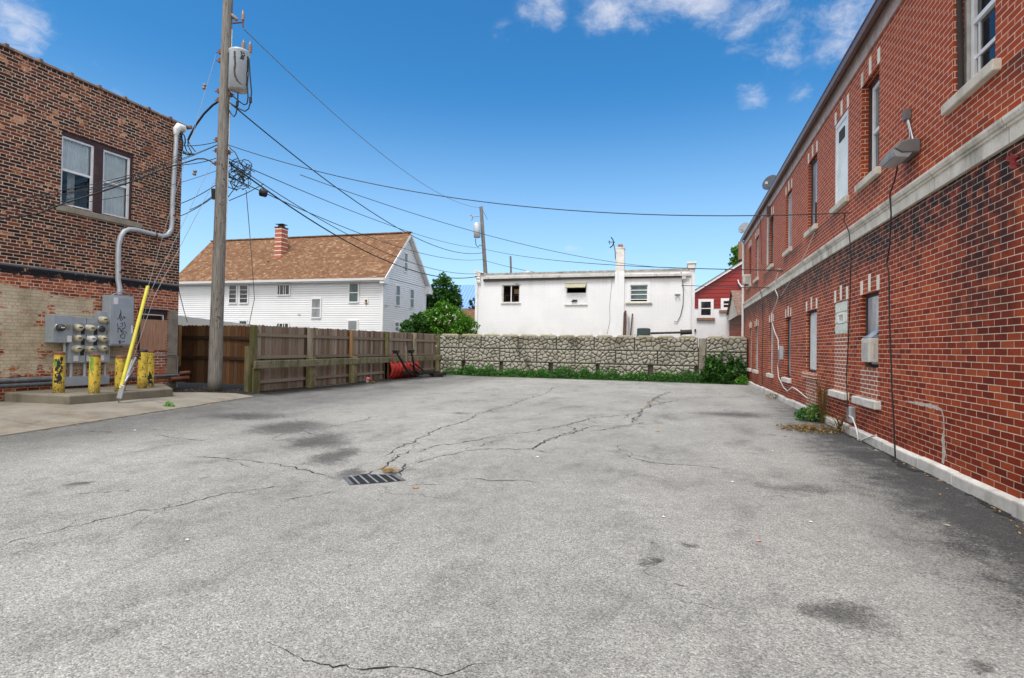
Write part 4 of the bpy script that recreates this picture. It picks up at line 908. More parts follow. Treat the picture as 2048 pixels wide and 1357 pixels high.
def meter(px, py, d, mat, glass=True):
    q = onL(px, py, d + .06); mb = MB(ML); mb.lathe((q.x, -d, q.z), (0, -1, 0), [(0, .088), (.03, .088), (.031, .08)], 20); ring = mb.build('meter', 'meter_ring', mt)
    if glass:
        mb = MB(ML); mb.lathe((q.x, -d - .03, q.z), (0, -1, 0), [(0, .078), (.07, .074), (.10, .062), (.105, .01)], 20); mb.build('dome', mat, ring)
        mb = MB(ML); mb.box(q.x - .035, q.x + .035, -d - .14, -d - .134, q.z - .005, q.z + .018); mb.build('display', 'meter_black' if mat != 'meter_black' else 'paper_white', ring)
    else:
        mb = MB(ML); mb.lathe((q.x, -d - .028, q.z), (0, -1, 0), [(0, .074), (.008, .074), (.009, .01)], 20); mb.build('socket', 'meter_black', ring)
meter(121, 656, D1, 'meter_black')
for px, py in ((157, 656), (156, 677), (154.5, 698), (181.5, 657), (180, 699), (207, 640), (205.5, 678), (205.5, 697)): meter(px, py, D2, 'meter_glass')
meter(183, 678.5, D2, 'meter_white'); meter(205.5, 659, D2, '', False)
for px, py in ((165, 663), (165, 684), (163.5, 705), (190.5, 664), (190, 685)): q = onL(px, py, D2); mb = MB(ML); mb.box(q.x - .035, q.x + .045, -D2 - .012, -D2 + .001, q.z - .07, q.z + .07); mb.build('breaker_cover', 'black_plastic', cabB, bevel=.01)
mb = MB(ML)
for px, py, d in ((215, 646, D2), (214, 665, D2), (214, 685, D2), (213, 704, D2), (135, 654, D1)): q = onL(px, py, d); mb = MB(ML); mb.box(q.x - .025, q.x + .025, -d - .06, -d - .005, q.z - .045, q.z + .045); mb.build('padlock_box', 'brass_tag', cabB, bevel=.006)
mb = MB(ML)
for px, py, ww, hh, d in ((151, 717, .10, .12, D2), (177, 717, .10, .12, D2), (203, 716, .10, .12, D2), (138, 678, .09, .13, D1)): q = onL(px, py, d); mb = MB(ML); mb.box(q.x - ww / 2, q.x + ww / 2, -d - .013, -d - .01, q.z - hh / 2, q.z + hh / 2); mb.build('paper_label', 'paper_white', cabB)
# wireway trough and pipes
a = onL(129, 752, .16); b = onL(219, 771, .16)
mb = MB(ML); mb.box(a.x, b.x, -.16, -.02, .40, .60); tr = tag(mb.build('wireway', 'grey_steel', bevel=.006), 'grey metal wireway trough along wall under the meters', 'conduit box')
q = [onL(px, 730, .1).x for px in (129, 143, 170, 211)]
for k, x_ in enumerate(q): mb = MB(ML); mb.tube([(x_, -.09, .59), (x_, -.09, b2.z + .02 if k else 1.34)], .032 if k < 3 else .018, 8); mb.build('conduit_riser', 'grey_pipe', mt)
for k, (z_, r_, x1) in enumerate([(.57, .042, a.x), (.48, .038, a.x)]):
    mb = MB(ML); mb.tube([(-20, -.07, z_), (-8, -.07, z_), (x1 + .02, -.07, z_)], r_, 10); tag(mb.build('wall_pipe', 'dark_pipe'), ['upper grey pipe running along wall foot left of the meters', 'lower grey pipe running along wall foot left of the meters'][k], 'pipe', 'pipes along the left wall')
mb = MB(ML); mb.tube([(b.x - .02, -.06, .52), (.1, -.06, .52)], .035, 8); tag(mb.build('wall_pipe', 'dark_pipe'), 'dark pipe running from the trough to the building corner', 'pipe', 'pipes along the left wall')
mb = MB(ML); mb.tube([(-.25, -.08, .42), (.25, -.10, .44)], .06, 10); mb.tube([(.0, -.09, .56), (.28, -.1, .58)], .05, 10); tag(mb.build('wall_pipe', 'rust'), 'rusty pipe stub poking past the corner by the fence', 'pipe', 'pipes along the left wall')
mb = MB(ML); mb.tube([(b3.x + .0, -.05, 1.05), (-1.6, -.05, 1.02), (-1.2, -.05, 1.03), (-.12, -.05, 1.06), (-.03, -.05, 1.0), (-.03, -.05, .2)], .016, 6); tag(mb.build('conduit', 'galv'), 'thin grey conduit bending down at the building corner', 'conduit')
# disconnect box with the scrawled writing
DB = .30; a = onL(222, 590, DB); b = onL(266, 692, DB)
db = thing('disconnect_box', ML @ Vector(((a.x + b.x) / 2, -.1, b.z)), 'tall grey electrical box with black graffiti under the bent conduit', 'electrical box')
mb = MB(ML); mb.box(a.x, b.x, -DB, -.02, b.z, a.z); mb.build('box_body', 'grey_steel', db, bevel=.01)
mb = MB(ML); mb.box(a.x + .03, b.x - .03, -DB - .012, -DB + .001, b.z + .03, a.z - .04); mb.build('door', 'grey_steel', db, bevel=.006)
mb = MB(ML); q = onL(231, 601, DB); mb.box(q.x - .05, q.x + .05, -DB - .015, -DB - .012, q.z - .09, q.z + .06); q = onL(263, 659, DB); mb.box(q.x - .02, q.x + .02, -DB - .02, -DB - .012, q.z - .09, q.z + .09); mb.build('paper_label', 'paper_white', db)
mb = MB(ML); mb.box(b.x - .035, b.x - .02, -DB - .03, -DB - .012, b.z + .44, b.z + .62); mb.build('handle', 'galv', db)
mb = MB(ML); mb.tube([onL(222, 650, DB), onL(216, 600, .2), onL(228, 588, .25), onL(248, 583, .2), onL(262, 593, .1)], .012, 6); mb.build('loop_conduit', 'galv', db)
mb = MB(ML)
def gxy(u, v): q = onL(180 + u / 4.845, 540 + v / 4.845, DB); return (q.x, -DB - .014, q.z)
for st_ in [[(292, 392), (297, 425), (288, 450), (274, 470), (262, 478)], [(292, 420), (282, 445), (280, 470)], [(300, 445), (312, 480), (296, 495), (288, 470), (303, 452)], [(318, 452), (328, 462), (320, 470)], [(330, 455), (338, 464), (329, 474)],
            [(262, 520), (268, 560), (266, 610)], [(290, 525), (312, 512), (310, 545), (290, 552)], [(326, 505), (338, 540), (330, 570), (312, 565)], [(286, 565), (296, 600), (318, 590), (312, 570)], [(300, 580), (306, 612), (330, 600)], [(290, 635), (322, 618), (338, 640), (322, 668), (294, 655), (290, 635)],
            [(340, 600), (350, 605)], [(342, 612), (352, 616)], [(272, 690), (296, 712)], [(296, 688), (276, 714)], [(284, 684), (286, 716)], [(304, 700), (334, 694)], [(286, 560), (270, 575)]]:
    mb.tube([gxy(*p) for p in st_], .0075, 4)
mb.build('graffiti', 'black_plastic', db)
# service mast conduit
def Lp(px, py, d): return onL(px, py, d)
pts = [Lp(239, 590, .1), Lp(239, 575, .09), Lp(236, 560, .07), Lp(236, 520, .07), Lp(237, 490, .07), Lp(241, 474, .07), Lp(248, 463, .07), Lp(258, 459, .07), Lp(272, 460, .07), Lp(300, 467, .07), Lp(325, 473, .07), Lp(335, 470, .07), Lp(342, 460, .07), Lp(344, 445, .07), Lp(345, 400, .07), Lp(349, 330, .07), Lp(352, 285, .07), Lp(352, 268, .07)]
sm = thing('service_conduit', ML @ Vector((-1.5, -.07, 2.5)), 'fat pale grey conduit bending up the brown brick wall to a weather hood', 'conduit')
mb = MB(ML); mb.tube(pts, .055, 12); mb.build('pipe', 'grey_pipe', sm)
e = pts[-1]; mb = MB(ML); mb.tube([e + Vector((0, 0, -.03)), e + Vector((0, -.01, .10)), e + Vector((.06, -.03, .19)), e + Vector((.16, -.05, .19)), e + Vector((.22, -.06, .12))], [.06, .09, .11, .10, .05], 12); mb.build('weather_hood', 'white_metal', sm)
mb = MB(ML)
for q in (Lp(345.5, 432, .07), Lp(238, 545, .07), Lp(311, 470, .07)): mb.lathe(q + Vector((0, 0, -.02)) if q.x < -1 or q.x > -.4 else q + Vector((-.02, 0, 0)), (0, 0, 1) if q.x < -1 or q.x > -.4 else (1, 0, 0), [(0, .062), (.04, .062)], 12)
mb.build('strap', 'rust', sm)

# ================================================================== FENCE
XF = -11.05
fe = thing('wooden_fence', (XF, 18, 0), 'long weathered wooden board fence with mossy posts behind the guard rail', 'fence')
PY_ = [12.3, 14.7, 17.0, 19.45, 21.85, 24.3]
def topz(y): return 1.88 + .006 * (y - 12)
for i in range(5):
    y0, y1 = PY_[i], PY_[i + 1]; mb = MB(); y = y0 + .02; n = round((y1 - y0) / .142); st = (y1 - y0) / n
    for k in range(n):
        ya, yb = y0 + k * st + .005, y0 + (k + 1) * st - .005; r = random.random(); zt = topz(ya) + random.uniform(-.012, .012); xo = random.uniform(-.004, .004); c = .03
        mb.prism([(ya, .06), (yb, .06), (yb, zt - c), (yb - c, zt), (ya + c, zt), (ya, zt - c)], XF - .02 + xo, XF + xo, r, axis='x')
    mb.build('picket_panel', 'picket_grey', fe)
    mb = MB()
    for zr in (.32, 1.0, 1.62): mb.box(XF + .006, XF + .045, y0 + .05, y1 - .05, zr - .045, zr + .045, random.random())
    mb.build('rail', 'rail_wood', fe)
for i, y in enumerate(PY_):
    mb = MB(); ww = .07 if i not in (2,) else .05
    mb.box(XF + .05, XF + .05 + ww * 1.9, y - ww, y + ww, 0, topz(y) - .01, random.random())
    if i == 0: mb.box(XF + .05, XF + .18, y - .24, y - .08, 0, 1.30, .3)
    mb.build('post', ['mossy_post', 'grey_post', 'fresh_post', 'mossy_post', 'grey_post', 'mossy_post'][i], fe, bevel=.008)
# return section to the building corner
yR = 12.75; mb = MB(); x = XF - .02
k = 0
while x > -14.3:
    zt = 1.87 + random.uniform(-.012, .012); c = .028; r = random.random()
    mb.prism([(x - .124, .22 + random.uniform(-.02, .02)), (x - .004, .22), (x - .004, zt - c), (x - .004 - c, zt), (x - .124 + c, zt), (x - .124, zt - c)], yR - .02, yR, r, axis='y'); x -= .13
mb.build('picket_panel', 'picket_brown', fe)
mb = MB()
for zr in (.95, 1.52): mb.box(-14.3, XF, yR - .062, yR - .024, zr - .045, zr + .045, random.random())
mb.build('rail', 'rail_dark', fe)
mb = MB(); mb.box(-13.92, -13.80, yR - .16, yR - .066, .68, 1.88, .6); mb.build('post', 'fresh_post', fe, bevel=.008)
# guard rail in front
gr = thing('guard_rail', (-10.8, 18, 0), 'mossy timber guard rail on short posts in front of the fence', 'guard rail')
mb = MB(); xs_ = XF + .26
for i in range(5):
    mb.box(xs_, xs_ + .06, (12.15, 14.75, 17.05, 19.45, 21.85)[i] + .004, (14.75, 17.05, 19.45, 21.85, 24.35)[i] - .004, .70 + .008 * i, .91 + .008 * i, random.random())
mb.build('beam', 'guard_beam', gr, bevel=.012)
for y in (12.26, 14.8, 17.1, 19.5): mb = MB(); mb.lathe((xs_ + .06, y, .80), (1, 0, 0), [(0, .028), (.012, .025), (.018, .004)], 8); mb.build('bolt', 'rust', gr)
for i, y in enumerate((12.3, 14.7, 17.05, 19.5, 21.9, 24.2)):
    mb = MB(); mb.box(XF + .19 if i == 0 else XF + .07, XF + .255, y - .12, y + .12, 0, .97 if i else .72, random.random()); mb.build('post', 'mossy_post' if i in (0, 1, 2, 5) else 'rail_dark', gr, bevel=.01)
mb = MB(); mb.box(-10.95, -10.86, 14.9, 19.3, .005, .05); tag(mb.build('kick_board', 'rail_wood'), 'weathered grey board lying on the ground along the fence', 'board')

# ================================================================== STONE RETAINING WALL
YW = 25.2
rw = thing('retaining_wall', (-4, YW + .4, 0), 'retaining wall of cast concrete blocks with cobble pattern faces', 'retaining wall')
def stone_face(w_, h_, seed, nx=96, nz=34):
    rng = random.Random(seed); pts = []
    tries = 0
    while len(pts) < int(w_ * h_ * 27) and tries < 5000:
        tries += 1; p = (rng.uniform(.0, w_), rng.uniform(.0, h_)); mind = .13 if rng.random() < .55 else .20
        if all(math.hypot(p[0] - q[0], (p[1] - q[1]) * 1.12) > mind for q in pts): pts.append(p)
    H, R = [], []
    for j in range(nz + 1):
        for i in range(nx + 1):
            x, z = w_ * i / nx, h_ * j / nz
            xx = x + .02 * mnoise.noise(Vector((x * 9, z * 9, seed))); zz = z + .02 * mnoise.noise(Vector((x * 9, z * 9, seed + 9)))
            ds = sorted((math.hypot(xx - q[0], (zz - q[1]) * 1.1), k) for k, q in enumerate(pts))[:2]
            e = min((ds[1][0] - ds[0][0]), 1.6 * x, 1.6 * (w_ - x), 1.6 * z, 1.6 * (h_ - z))
            k = min(1, max(0, (e - .012) / .085)); k = (1 - (1 - k) ** 2) ** .7
            H.append(.06 * k + .012 * mnoise.noise(Vector((x * 14, z * 14, seed * 3.)))); R.append(1 - min(1, max(0, (e - .012) / .034)))
    return H, R
FACES = {}
def block(x0, x1, z0, z1, seed):
    w_, h_ = x1 - x0, z1 - z0; key = (round(w_, 2), seed); nx, nz = max(12, int(w_ * 54)), 34
    if key not in FACES: FACES[key] = stone_face(w_, h_, seed, nx, nz)
    H, R = FACES[key]; mb = MB(); N = nx + 1
    vs_ = [(x0 + w_ * i / nx, YW + .05 - H[j * N + i], z0 + h_ * j / nz) for j in range(nz + 1) for i in range(N)]
    for j in range(nz):
        for i in range(nx):
            f = (j * N + i, j * N + i + 1, (j + 1) * N + i + 1, (j + 1) * N + i); mb.f.append(list(f)); mb.uv.append([(vs_[q][0], vs_[q][2]) for q in f]); mb.r.append(sum(R[q] for q in f) / 4); mb.sm.append(True)
    mb.v = [Vector(v) for v in vs_]
    mb.box(x0 + .002, x1 - .002, YW + .055, YW + .55, z0, z1, .6); return mb.build('block', 'cast_stone', rw)
rows = [(.08, .682, [-11.5, -10.6, -9.55, -7.95, -6.35, -4.75, -3.1, -1.3, .55], 'low'), (.69, 1.302, None, 'mid'), (1.31, 1.915, None, 'top')]
mid = [-11.45, -9.95, -8.15, -6.33, -4.52, -2.68, -.86, .86]; top = [-11.45, -10.25, -9.1, -7.25, -5.4, -3.65, -1.85, .83]
for z0, z1, br in ((.69, 1.302, mid), (1.31, 1.915, top)):
    for k, (a, b) in enumerate(zip(br, br[1:])): block(a + .009, b - .009, z0, z1, 3 + (k * 2 + (z0 > 1)) % 3)
for k, (a, b) in enumerate([(-11.45, -10.1), (-9.9, -8.15), (-7.98, -5.75), (-5.55, -3.55), (-3.4, -1.25), (-1.05, .70)]): block(a, b, .05, .682, 4 + k % 3)
for z0, z1 in ((.05, .682), (.69, 1.302), (1.31, 1.915)): block(1.16, 2.80, z0, z1, 5)
mb = MB(); mb.box(-11.4, 2.8, YW + .34, YW + .5, 0, 1.5); mb.build('backing', 'cast_stone', rw)
mb = MB(); mb.box(.87, 1.13, YW + .0, YW + .5, 0, 1.90, .2); mb.build('pilaster', 'sill_stone_grey', rw, bevel=.02)
mb = MB()
for (a, b) in zip(top, top[1:]):
    n = max(1, round((b - a) / .9)); st = (b - a) / n
    for k in range(n):
        xa, xb = a + k * st + .08, a + (k + 1) * st - .08; y0, y1 = YW + .10, YW + .52
        mb.hexa([(xa, y0 - .04, 1.916), (xb, y0 - .04, 1.916), (xa, y1, 1.916), (xb, y1, 1.916), (xa + .09, y0, 2.0), (xb - .09, y0, 2.0), (xa + .09, y1, 2.0), (xb - .09, y1, 2.0)])
for xa, xb in ((1.2, 1.9), (2.05, 2.75)):
    mb.hexa([(xa, y0 - .04, 1.916), (xb, y0 - .04, 1.916), (xa, y1, 1.916), (xb, y1, 1.916), (xa + .09, y0, 2.0), (xb - .09, y0, 2.0), (xa + .09, y1, 2.0), (xb - .09, y1, 2.0)])
mb.build('cap_knobs', 'mossy_cap', rw, bevel=.015)
for px in (987, 1023, 1102, 1184, 1271, 1446): p = onY(px, 669 if px < 1300 else 677, YW + .3); mb = MB(); mb.tube([(p.x - .05, YW + .3, 1.9), (p.x - .035, YW + .3, 2.03), (p.x, YW + .3, 2.06), (p.x + .035, YW + .3, 2.03), (p.x + .05, YW + .3, 1.9)], .008, 5); mb.build('lifting_loop', 'wire_steel', rw)

# ================================================================== HOUSE WITH BROWN ROOF
def siding(mb, x0, x1, z0, z1, pitch=.127, roofline=None, y=0., lip=.045):
    z = z0
    while z < z1:
        zt = min(z1, z + pitch)
        if roofline: (a0, b0), (a1, b1) = roofline(z), roofline(zt)
        else: a0 = a1 = x0; b0 = b1 = x1
        g = min(.035, pitch * .23); zg = max(z, zt - g); k_ = (zg - z) / max(1e-6, zt - z); a2, b2 = a0 + (a1 - a0) * k_, b0 + (b1 - b0) * k_
        if b1 > a1 - 1e-6:
            mb.quad((a0, y - lip, z), (b0, y - lip, z), (b2, y - lip * .75, zg), (a2, y - lip * .75, zg)); mb.quad((a0, y, z), (b0, y, z), (b0, y - lip, z), (a0, y - lip, z))
            mb.quad((a2, y - lip * .75, zg), (b2, y - lip * .75, zg), (b2, y, zg), (a2, y, zg)); mb.quad((a2, y, zg), (b2, y, zg), (b1, y, zt), (a1, y, zt))
        z += pitch
HC = Vector((-15.84, 27.58, 0)); HR = rad(1.2)
MHF = frame(HC, (cos(HR), sin(HR))); MHG = frame(HC, (-sin(HR), cos(HR)))     # front (x to the right, 0 at corner) and gable (x into depth)
hs = thing('house', HC + Vector((-6, 3, 0)), 'white clapboard house with steep brown shingle roof and brick chimney', 'house')
HD, EV, RG = 5.7, 5.22, 8.05; HL = 14.2
mb = MB(MHF); siding(mb, -HL, 0, .0, EV); mb.M = MHG
siding(mb, 0, HD, .0, EV)
def gl(z): k = (z - EV) / (RG - EV) * HD / 2; return (k, HD - k)
siding(mb, 0, HD, EV, RG, roofline=gl)
hw = mb.build('wall', 'vinyl_white', hs)
mb = MB(MHF); mb.box(-.085, .07, -.07, -.003, 0, EV - .02); mb.M = MHG; mb.box(.0, .085, -.07, -.003, 0, EV); mb.box(HD - .08, HD, -.07, -.003, 0, EV); mb.build('corner_trim', 'white_trim', hs)
mb = MB(MHF); oh = .32; zE, zR = EV - .14, RG + .22
for (ya, za, yb, zb) in ((-.35, zE, HD / 2, zR), (HD + .35, zE, HD / 2, zR)):
    x0, x1 = -HL - oh, oh; sl_ = math.hypot(yb - ya, zb - za)
    mb.add([(x0, ya, za), (x1, ya, za), (x1, yb, zb), (x0, yb, zb)], [(0, 1, 2, 3)], uv=[(x0, 0), (x1, 0), (x1, sl_), (x0, sl_)])
    mb.add([(x0, ya, za - .05), (x1, ya, za - .05), (x1, yb, zb - .05), (x0, yb, zb - .05)], [(0, 1, 2, 3)])
mb.box(-HL - oh, oh, HD / 2 - .12, HD / 2 + .12, zR - .03, zR + .035)
rf = mb.build('roof', 'shingle_brown', hs)
mb = MB(MHF); mb.prism([(-.47, zE - .11), (-.35, zE - .11), (-.35, zE + .02), (-.49, zE + .02)], -HL - oh, oh, axis='x'); mb.box(-HL - oh, oh - .02, -.34, -.02, zE - .17, zE - .12); mb.build('gutter', 'white_trim', hs)
mb = MB(MHF)   # rake boards
for sgn in (0, 1):
    ya, yb = (-.42, HD / 2) if sgn == 0 else (HD + .42, HD / 2); za = zE - .055
    v = [(oh - .03, ya, za - .17), (oh + .012, ya, za - .17), (oh - .03, yb, zR - .23), (oh + .012, yb, zR - .23), (oh - .03, ya, za), (oh + .012, ya, za), (oh - .03, yb, zR - .01), (oh + .012, yb, zR - .01)]; mb.hexa(v)
    mb.add([(0, ya, za - .13), (oh, ya, za - .13), (oh, yb, zR - .2), (0, yb, zR - .2)], [(0, 1, 2, 3)])
mb.hexa([(.03, -.42, zE - .28), (oh, -.42, zE - .28), (.03, .12, zE - .28), (oh, .12, zE - .28), (.03, -.42, zE - .06), (oh, -.42, zE - .06), (.03, .1, zE + .2), (oh, .1, zE + .2)]); mb.hexa([(.03, HD - .1, zE - .28), (oh, HD - .1, zE - .28), (.03, HD + .42, zE - .28), (oh, HD + .42, zE - .28), (.03, HD - .1, zE + .2), (oh, HD - .1, zE + .2), (.03, HD + .42, zE - .06), (oh, HD + .42, zE - .06)])
mb.build('rake_board', 'white_trim', hs)
# chimney on the front slope
Hinv = MHF.inverted()
c = Hinv @ onY(565.5, 480, 29.1); ch = MB(MHF); cw_ = .24
ch.box(c.x - cw_, c.x + cw_, 1.25, 1.85, 6.4, 8.58); chim = ch.build('chimney', 'red_brick', rf)
mb = MB(MHF)
for k in range(7): z_ = 6.85 + k * .27; mb.box(c.x - cw_ - .006, c.x + cw_ + .006, 1.244, 1.856, z_, z_ + .05)
mb.build('white_course', 'lintel_white', chim)
mb = MB(MHF); mb.box(c.x - cw_ - .03, c.x + cw_ + .03, 1.22, 1.88, 8.581, 8.63); mb.box(c.x - .15, c.x + .15, 1.4, 1.7, 8.63, 8.74); mb.box(c.x - .26, c.x + .26, 1.3, 1.8, 8.80, 8.83); mb.box(c.x - .02, c.x + .02, 1.5, 1.55, 8.74, 8.8); mb.build('chimney_cap', 'soffit_dark', chim)
mb = MB(MHF); q = Hinv @ onY(541, 528, 28.6); mb.lathe((q.x, 1.0, q.z - .25), (0, 0, 1), [(0, .05), (.35, .05), (.36, .06), (.4, .05)], 8); mb.build('vent_pipe', 'rust', rf)
def hwin(M, px0, py0, px1, py1, plane, kind, glass='glass_grey'):
    Mi = M.inverted(); n = Vector((M[0][1], M[1][1], 0)); o = Vector((M[0][3], M[1][3], 0))
    def hit(px, py): r = ray(px, py); return Mi @ (CAM + r * ((o - CAM).dot(n) / r.dot(n)))
    a, b = hit(px0, py1), hit(px1, py0); x0, x1, z0, z1 = a.x, b.x, a.z, b.z; f = .07
    mb = MB(M); mb.box(x0 - f, x0, -.09, .0, z0 - f, z1 + f); mb.box(x1, x1 + f, -.09, .0, z0 - f, z1 + f); mb.box(x0, x1, -.09, .0, z1, z1 + f); mb.box(x0, x1, -.10, .0, z0 - f, z0)
    wn = mb.build('window', 'white_trim', hs)
    pane(wn, x0, x1, z0, z1, -.066, glass, M)
    mb = MB(M)
    if kind == 'dh': mb.box(x0, x1, -.084, -.068, (z0 + z1) / 2 - .025, (z0 + z1) / 2 + .025)
    if kind == 'tri':
        for k in (1, 2, 3): z_ = z0 + (z1 - z0) * k / 4; mb.box(x0, x1, -.084, -.068, z_ - .014, z_ + .014)
    if kind == 'slide':
        for k in (.18, .5, .68): x_ = x0 + (x1 - x0) * k; mb.box(x_ - .02, x_ + .02, -.084, -.068, z0, z1)
    if mb.v: mb.build('sash_bar', 'white_trim', wn)
hwin(MHF, 460, 572, 474.5, 606, 0, 'tri', 'glass_dark'); hwin(MHF, 481.5, 572, 497, 606, 0, 'tri', 'glass_dark'); hwin(MHF, 557, 571, 580, 590, 0, 'slide', 'glass_dark'); hwin(MHF, 625, 599, 642, 635, 0, 'dh', 'glass_curtain')
hwin(MHF, 700, 568, 717.5, 604, 0, 'dh', 'glass_green'); hwin(MHF, 698, 643, 715, 660, 0, '', 'glass_curtain'); hwin(MHF, 481, 643, 495, 652, 0, '', 'glass_dark'); hwin(MHF, 556, 648, 578, 656, 0, 'slide', 'glass_dark')
hwin(MHG, 789.5, 573.5, 797.5, 610, 0, 'dh'); hwin(MHG, 818, 581, 825.5, 615, 0, 'dh'); hwin(MHG, 806.5, 509, 813, 542, 0, 'dh', 'glass_curtain'); hwin(MHG, 788, 646, 795, 662, 0, 'dh', 'glass_green')
q = Hinv @ onY(734, 602, 27.58); mb = MB(MHF); mb.box(q.x - .13, q.x + .13, -.08, -.003, q.z - .14, q.z + .14); mb.build('vent_box', 'vinyl_cream', hs, bevel=.01)
mb = MB(MHF); mb.lathe((q.x, -.081, q.z), (0, -1, 0), [(0, .07), (.05, .05), (.06, .01)], 10); mb.tube([(q.x, -.1, q.z), (q.x + .02, -.09, q.z - .15), (q.x - .02, -.05, q.z - .24)], .02, 5); mb.build('vent_hood', 'rust', hs)
q = Hinv @ onY(602, 630, 27.58); mb = MB(MHF); mb.box(q.x - .09, q.x + .09, -.06, -.003, q.z - .04, q.z + .04); mb.build('louvre', 'dull_trim', hs)
q = MHG.inverted() @ onX(768, 612, -15.84); mb = MB(MHG); mb.tube([(q.x + .05, -.01, q.z), (q.x + .05, -.12, q.z + .02)], .02, 5); mb.lathe((q.x + .05, -.12, q.z + .02), (.3, -1, -.4), [(0, .03), (.1, .07)], 8); mb.build('lamp', 'galv', hs)
# low shed roof between the fence and the house
sh = thing('shed', (-16.5, 20, 0), 'low cream shed with white edged sloping roof behind the fence', 'shed')
P0, P1 = atD(352, 631, 20.), atD(520, 652, 24.); Q0 = Vector((P0.x - 3, P0.y + 2.5, P0.z + .1)); Q1 = Vector((P1.x - 3, P1.y + 3, P1.z + .1))
mb = MB(); 
mb.add([P0, P1, Q1, Q0, P0 + Vector((0, 0, -.07)), P1 + Vector((0, 0, -.07)), Q1 + Vector((0, 0, -.07)), Q0 + Vector((0, 0, -.07))], [(0, 1, 2, 3), (4, 7, 6, 5), (0, 4, 5, 1), (1, 5, 6, 2), (2, 6, 7, 3), (3, 7, 4, 0)]); mb.build('roof', 'white_trim', sh)
mb = MB(); g0, g1 = Vector((P0.x, P0.y + .1, 0)), Vector((P1.x, P1.y + .1, 0)); h0, h1 = Vector((Q0.x, Q0.y, 0)), Vector((Q1.x, Q1.y, 0)); z0_, z1_ = P0.z - .075, P1.z - .075
mb.add([g0, g1, h1, h0, (g0.x, g0.y, z0_), (g1.x, g1.y, z1_), (h1.x, h1.y, z1_), (h0.x, h0.y, z0_)], [(0, 1, 5, 4), (1, 2, 6, 5), (2, 3, 7, 6), (3, 0, 4, 7)]); mb.build('wall', 'vinyl_cream', sh)

# ================================================================== WHITE FLAT-ROOFED BUILDING
YB = 29.0; MW = frame((0, YB, 0), (1, 0)); BX0, BX1 = -10.86, .77; GZ = 1.45
wb = thing('white_building', (-5, YB + 4, GZ), 'white painted single storey flat roofed building above the stone wall', 'building')
def wr(px0, py0, px1, py1): a, b = onY(px0, py1, YB), onY(px1, py0, YB); return (a.x, b.x, a.z, b.z)
W1, W2, W3 = wr(1005, 570, 1039.5, 606), wr(1132, 566, 1173.5, 588), wr(1260, 570, 1296, 605)
mb = MB(MW); wall(mb, BX0, BX1, GZ - .1, 5.42, [W1, W2, W3], .14)
mb.quad((BX0, 0, GZ - .1), (BX0, 9, GZ - .1), (BX0, 9, 5.42), (BX0, 0, 5.42)); mb.quad((BX1, 0, GZ - .1), (BX1, 9, GZ - .1), (BX1, 9, 5.42), (BX1, 0, 5.42)); mb.quad((BX0, 9, GZ - .1), (BX1, 9, GZ - .1), (BX1, 9, 5.42), (BX0, 9, 5.42)); mb.build('wall', 'white_painted_brick', wb)
mb = MB(MW); mb.quad((BX0, .1, 5.40), (BX1, .1, 5.40), (BX1, 9, 5.40), (BX0, 9, 5.40)); mb.box(BX0 + .35, BX1 - .3, -.05, .25, 5.36, 5.45); 
mb.build('roof', 'roof_edge', wb)
ga, gb, gc, gd = onY(968, 556, YB), onY(1230, 550, YB), onY(1249, 551, YB), onY(1383, 549, YB)
for p, q in ((ga, gb), (gc, gd)): mb = MB(MW); mb.hexa([(p.x, -.16, p.z - .09), (q.x, -.16, q.z - .09), (p.x, -.02, p.z - .09), (q.x, -.02, q.z - .09), (p.x, -.18, p.z + .03), (q.x, -.18, q.z + .03), (p.x, -.02, p.z + .03), (q.x, -.02, q.z + .03)]); mb.build('gutter', 'aged_white_paint', wb)
mb = MB(MW); mb.hexa([(ga.x, -.14, ga.z - .21), (gb.x, -.14, gb.z - .17), (ga.x, -.004, ga.z - .21), (gb.x, -.004, gb.z - .17), (ga.x, -.14, ga.z - .10), (gb.x, -.14, gb.z - .10), (ga.x, -.004, ga.z - .10), (gb.x, -.004, gb.z - .10)]); mb.box(gc.x, gd.x - .3, -.1, -.004, gc.z - .17, gc.z - .10); mb.build('soffit', 'soffit_dark', wb)
mb = MB(MW); mb.box(BX0 - .02, BX0 + .32, -.12, 9, 5.30, 5.52); mb.hexa([(BX0 - .02, -.12, 5.52), (BX0 + .5, -.12, 5.45), (BX0 - .02, 1, 5.52), (BX0 + .5, 1, 5.45), (BX0 - .02, -.12, 5.66), (BX0 + .5, -.12, 5.5), (BX0 - .02, 1, 5.66), (BX0 + .5, 1, 5.5)]); mb.build('parapet', 'aged_white_paint', wb, bevel=.015); mb = MB(MW); mb.box(BX1 - .34, BX1 + .02, -.1, 9, 5.42, 5.72); mb.box(BX1 - .38, BX1 + .06, -.14, 9, 5.68, 5.76)
mb.build('parapet', 'aged_white_paint', wb, bevel=.015)
for xc in (BX0 + .22, BX1 - .52):
    mb = MB(MW); mb.prism([(-.01, 5.28), (-.16, 5.26), (-.17, 5.16), (-.11, 5.12), (-.14, 5.02), (-.12, 4.92), (-.05, 4.86), (-.01, 4.78)], xc - .1, xc + .1, axis='x'); mb.build('bracket', 'white_trim', wb, bevel=.012)
mb = MB(MW); mb.box(BX0 + .02, BX0 + .16, -.07, -.004, GZ, 5.28); mb.build('downspout', 'white_vinyl', wb, bevel=.01); mb = MB(MW); mb.box(BX1 - .26, BX1 - .17, -.08, -.004, GZ, 4.95); mb.build('downspout', 'white_vinyl', wb, bevel=.01)
pl, pr = onY(1230, 600, YB).x, onY(1248.5, 600, YB).x
mb = MB(MW); mb.box(pl, pr, -.12, .3, GZ - .1, 5.36); mb.build('chimney_breast', 'white_painted_brick', wb)
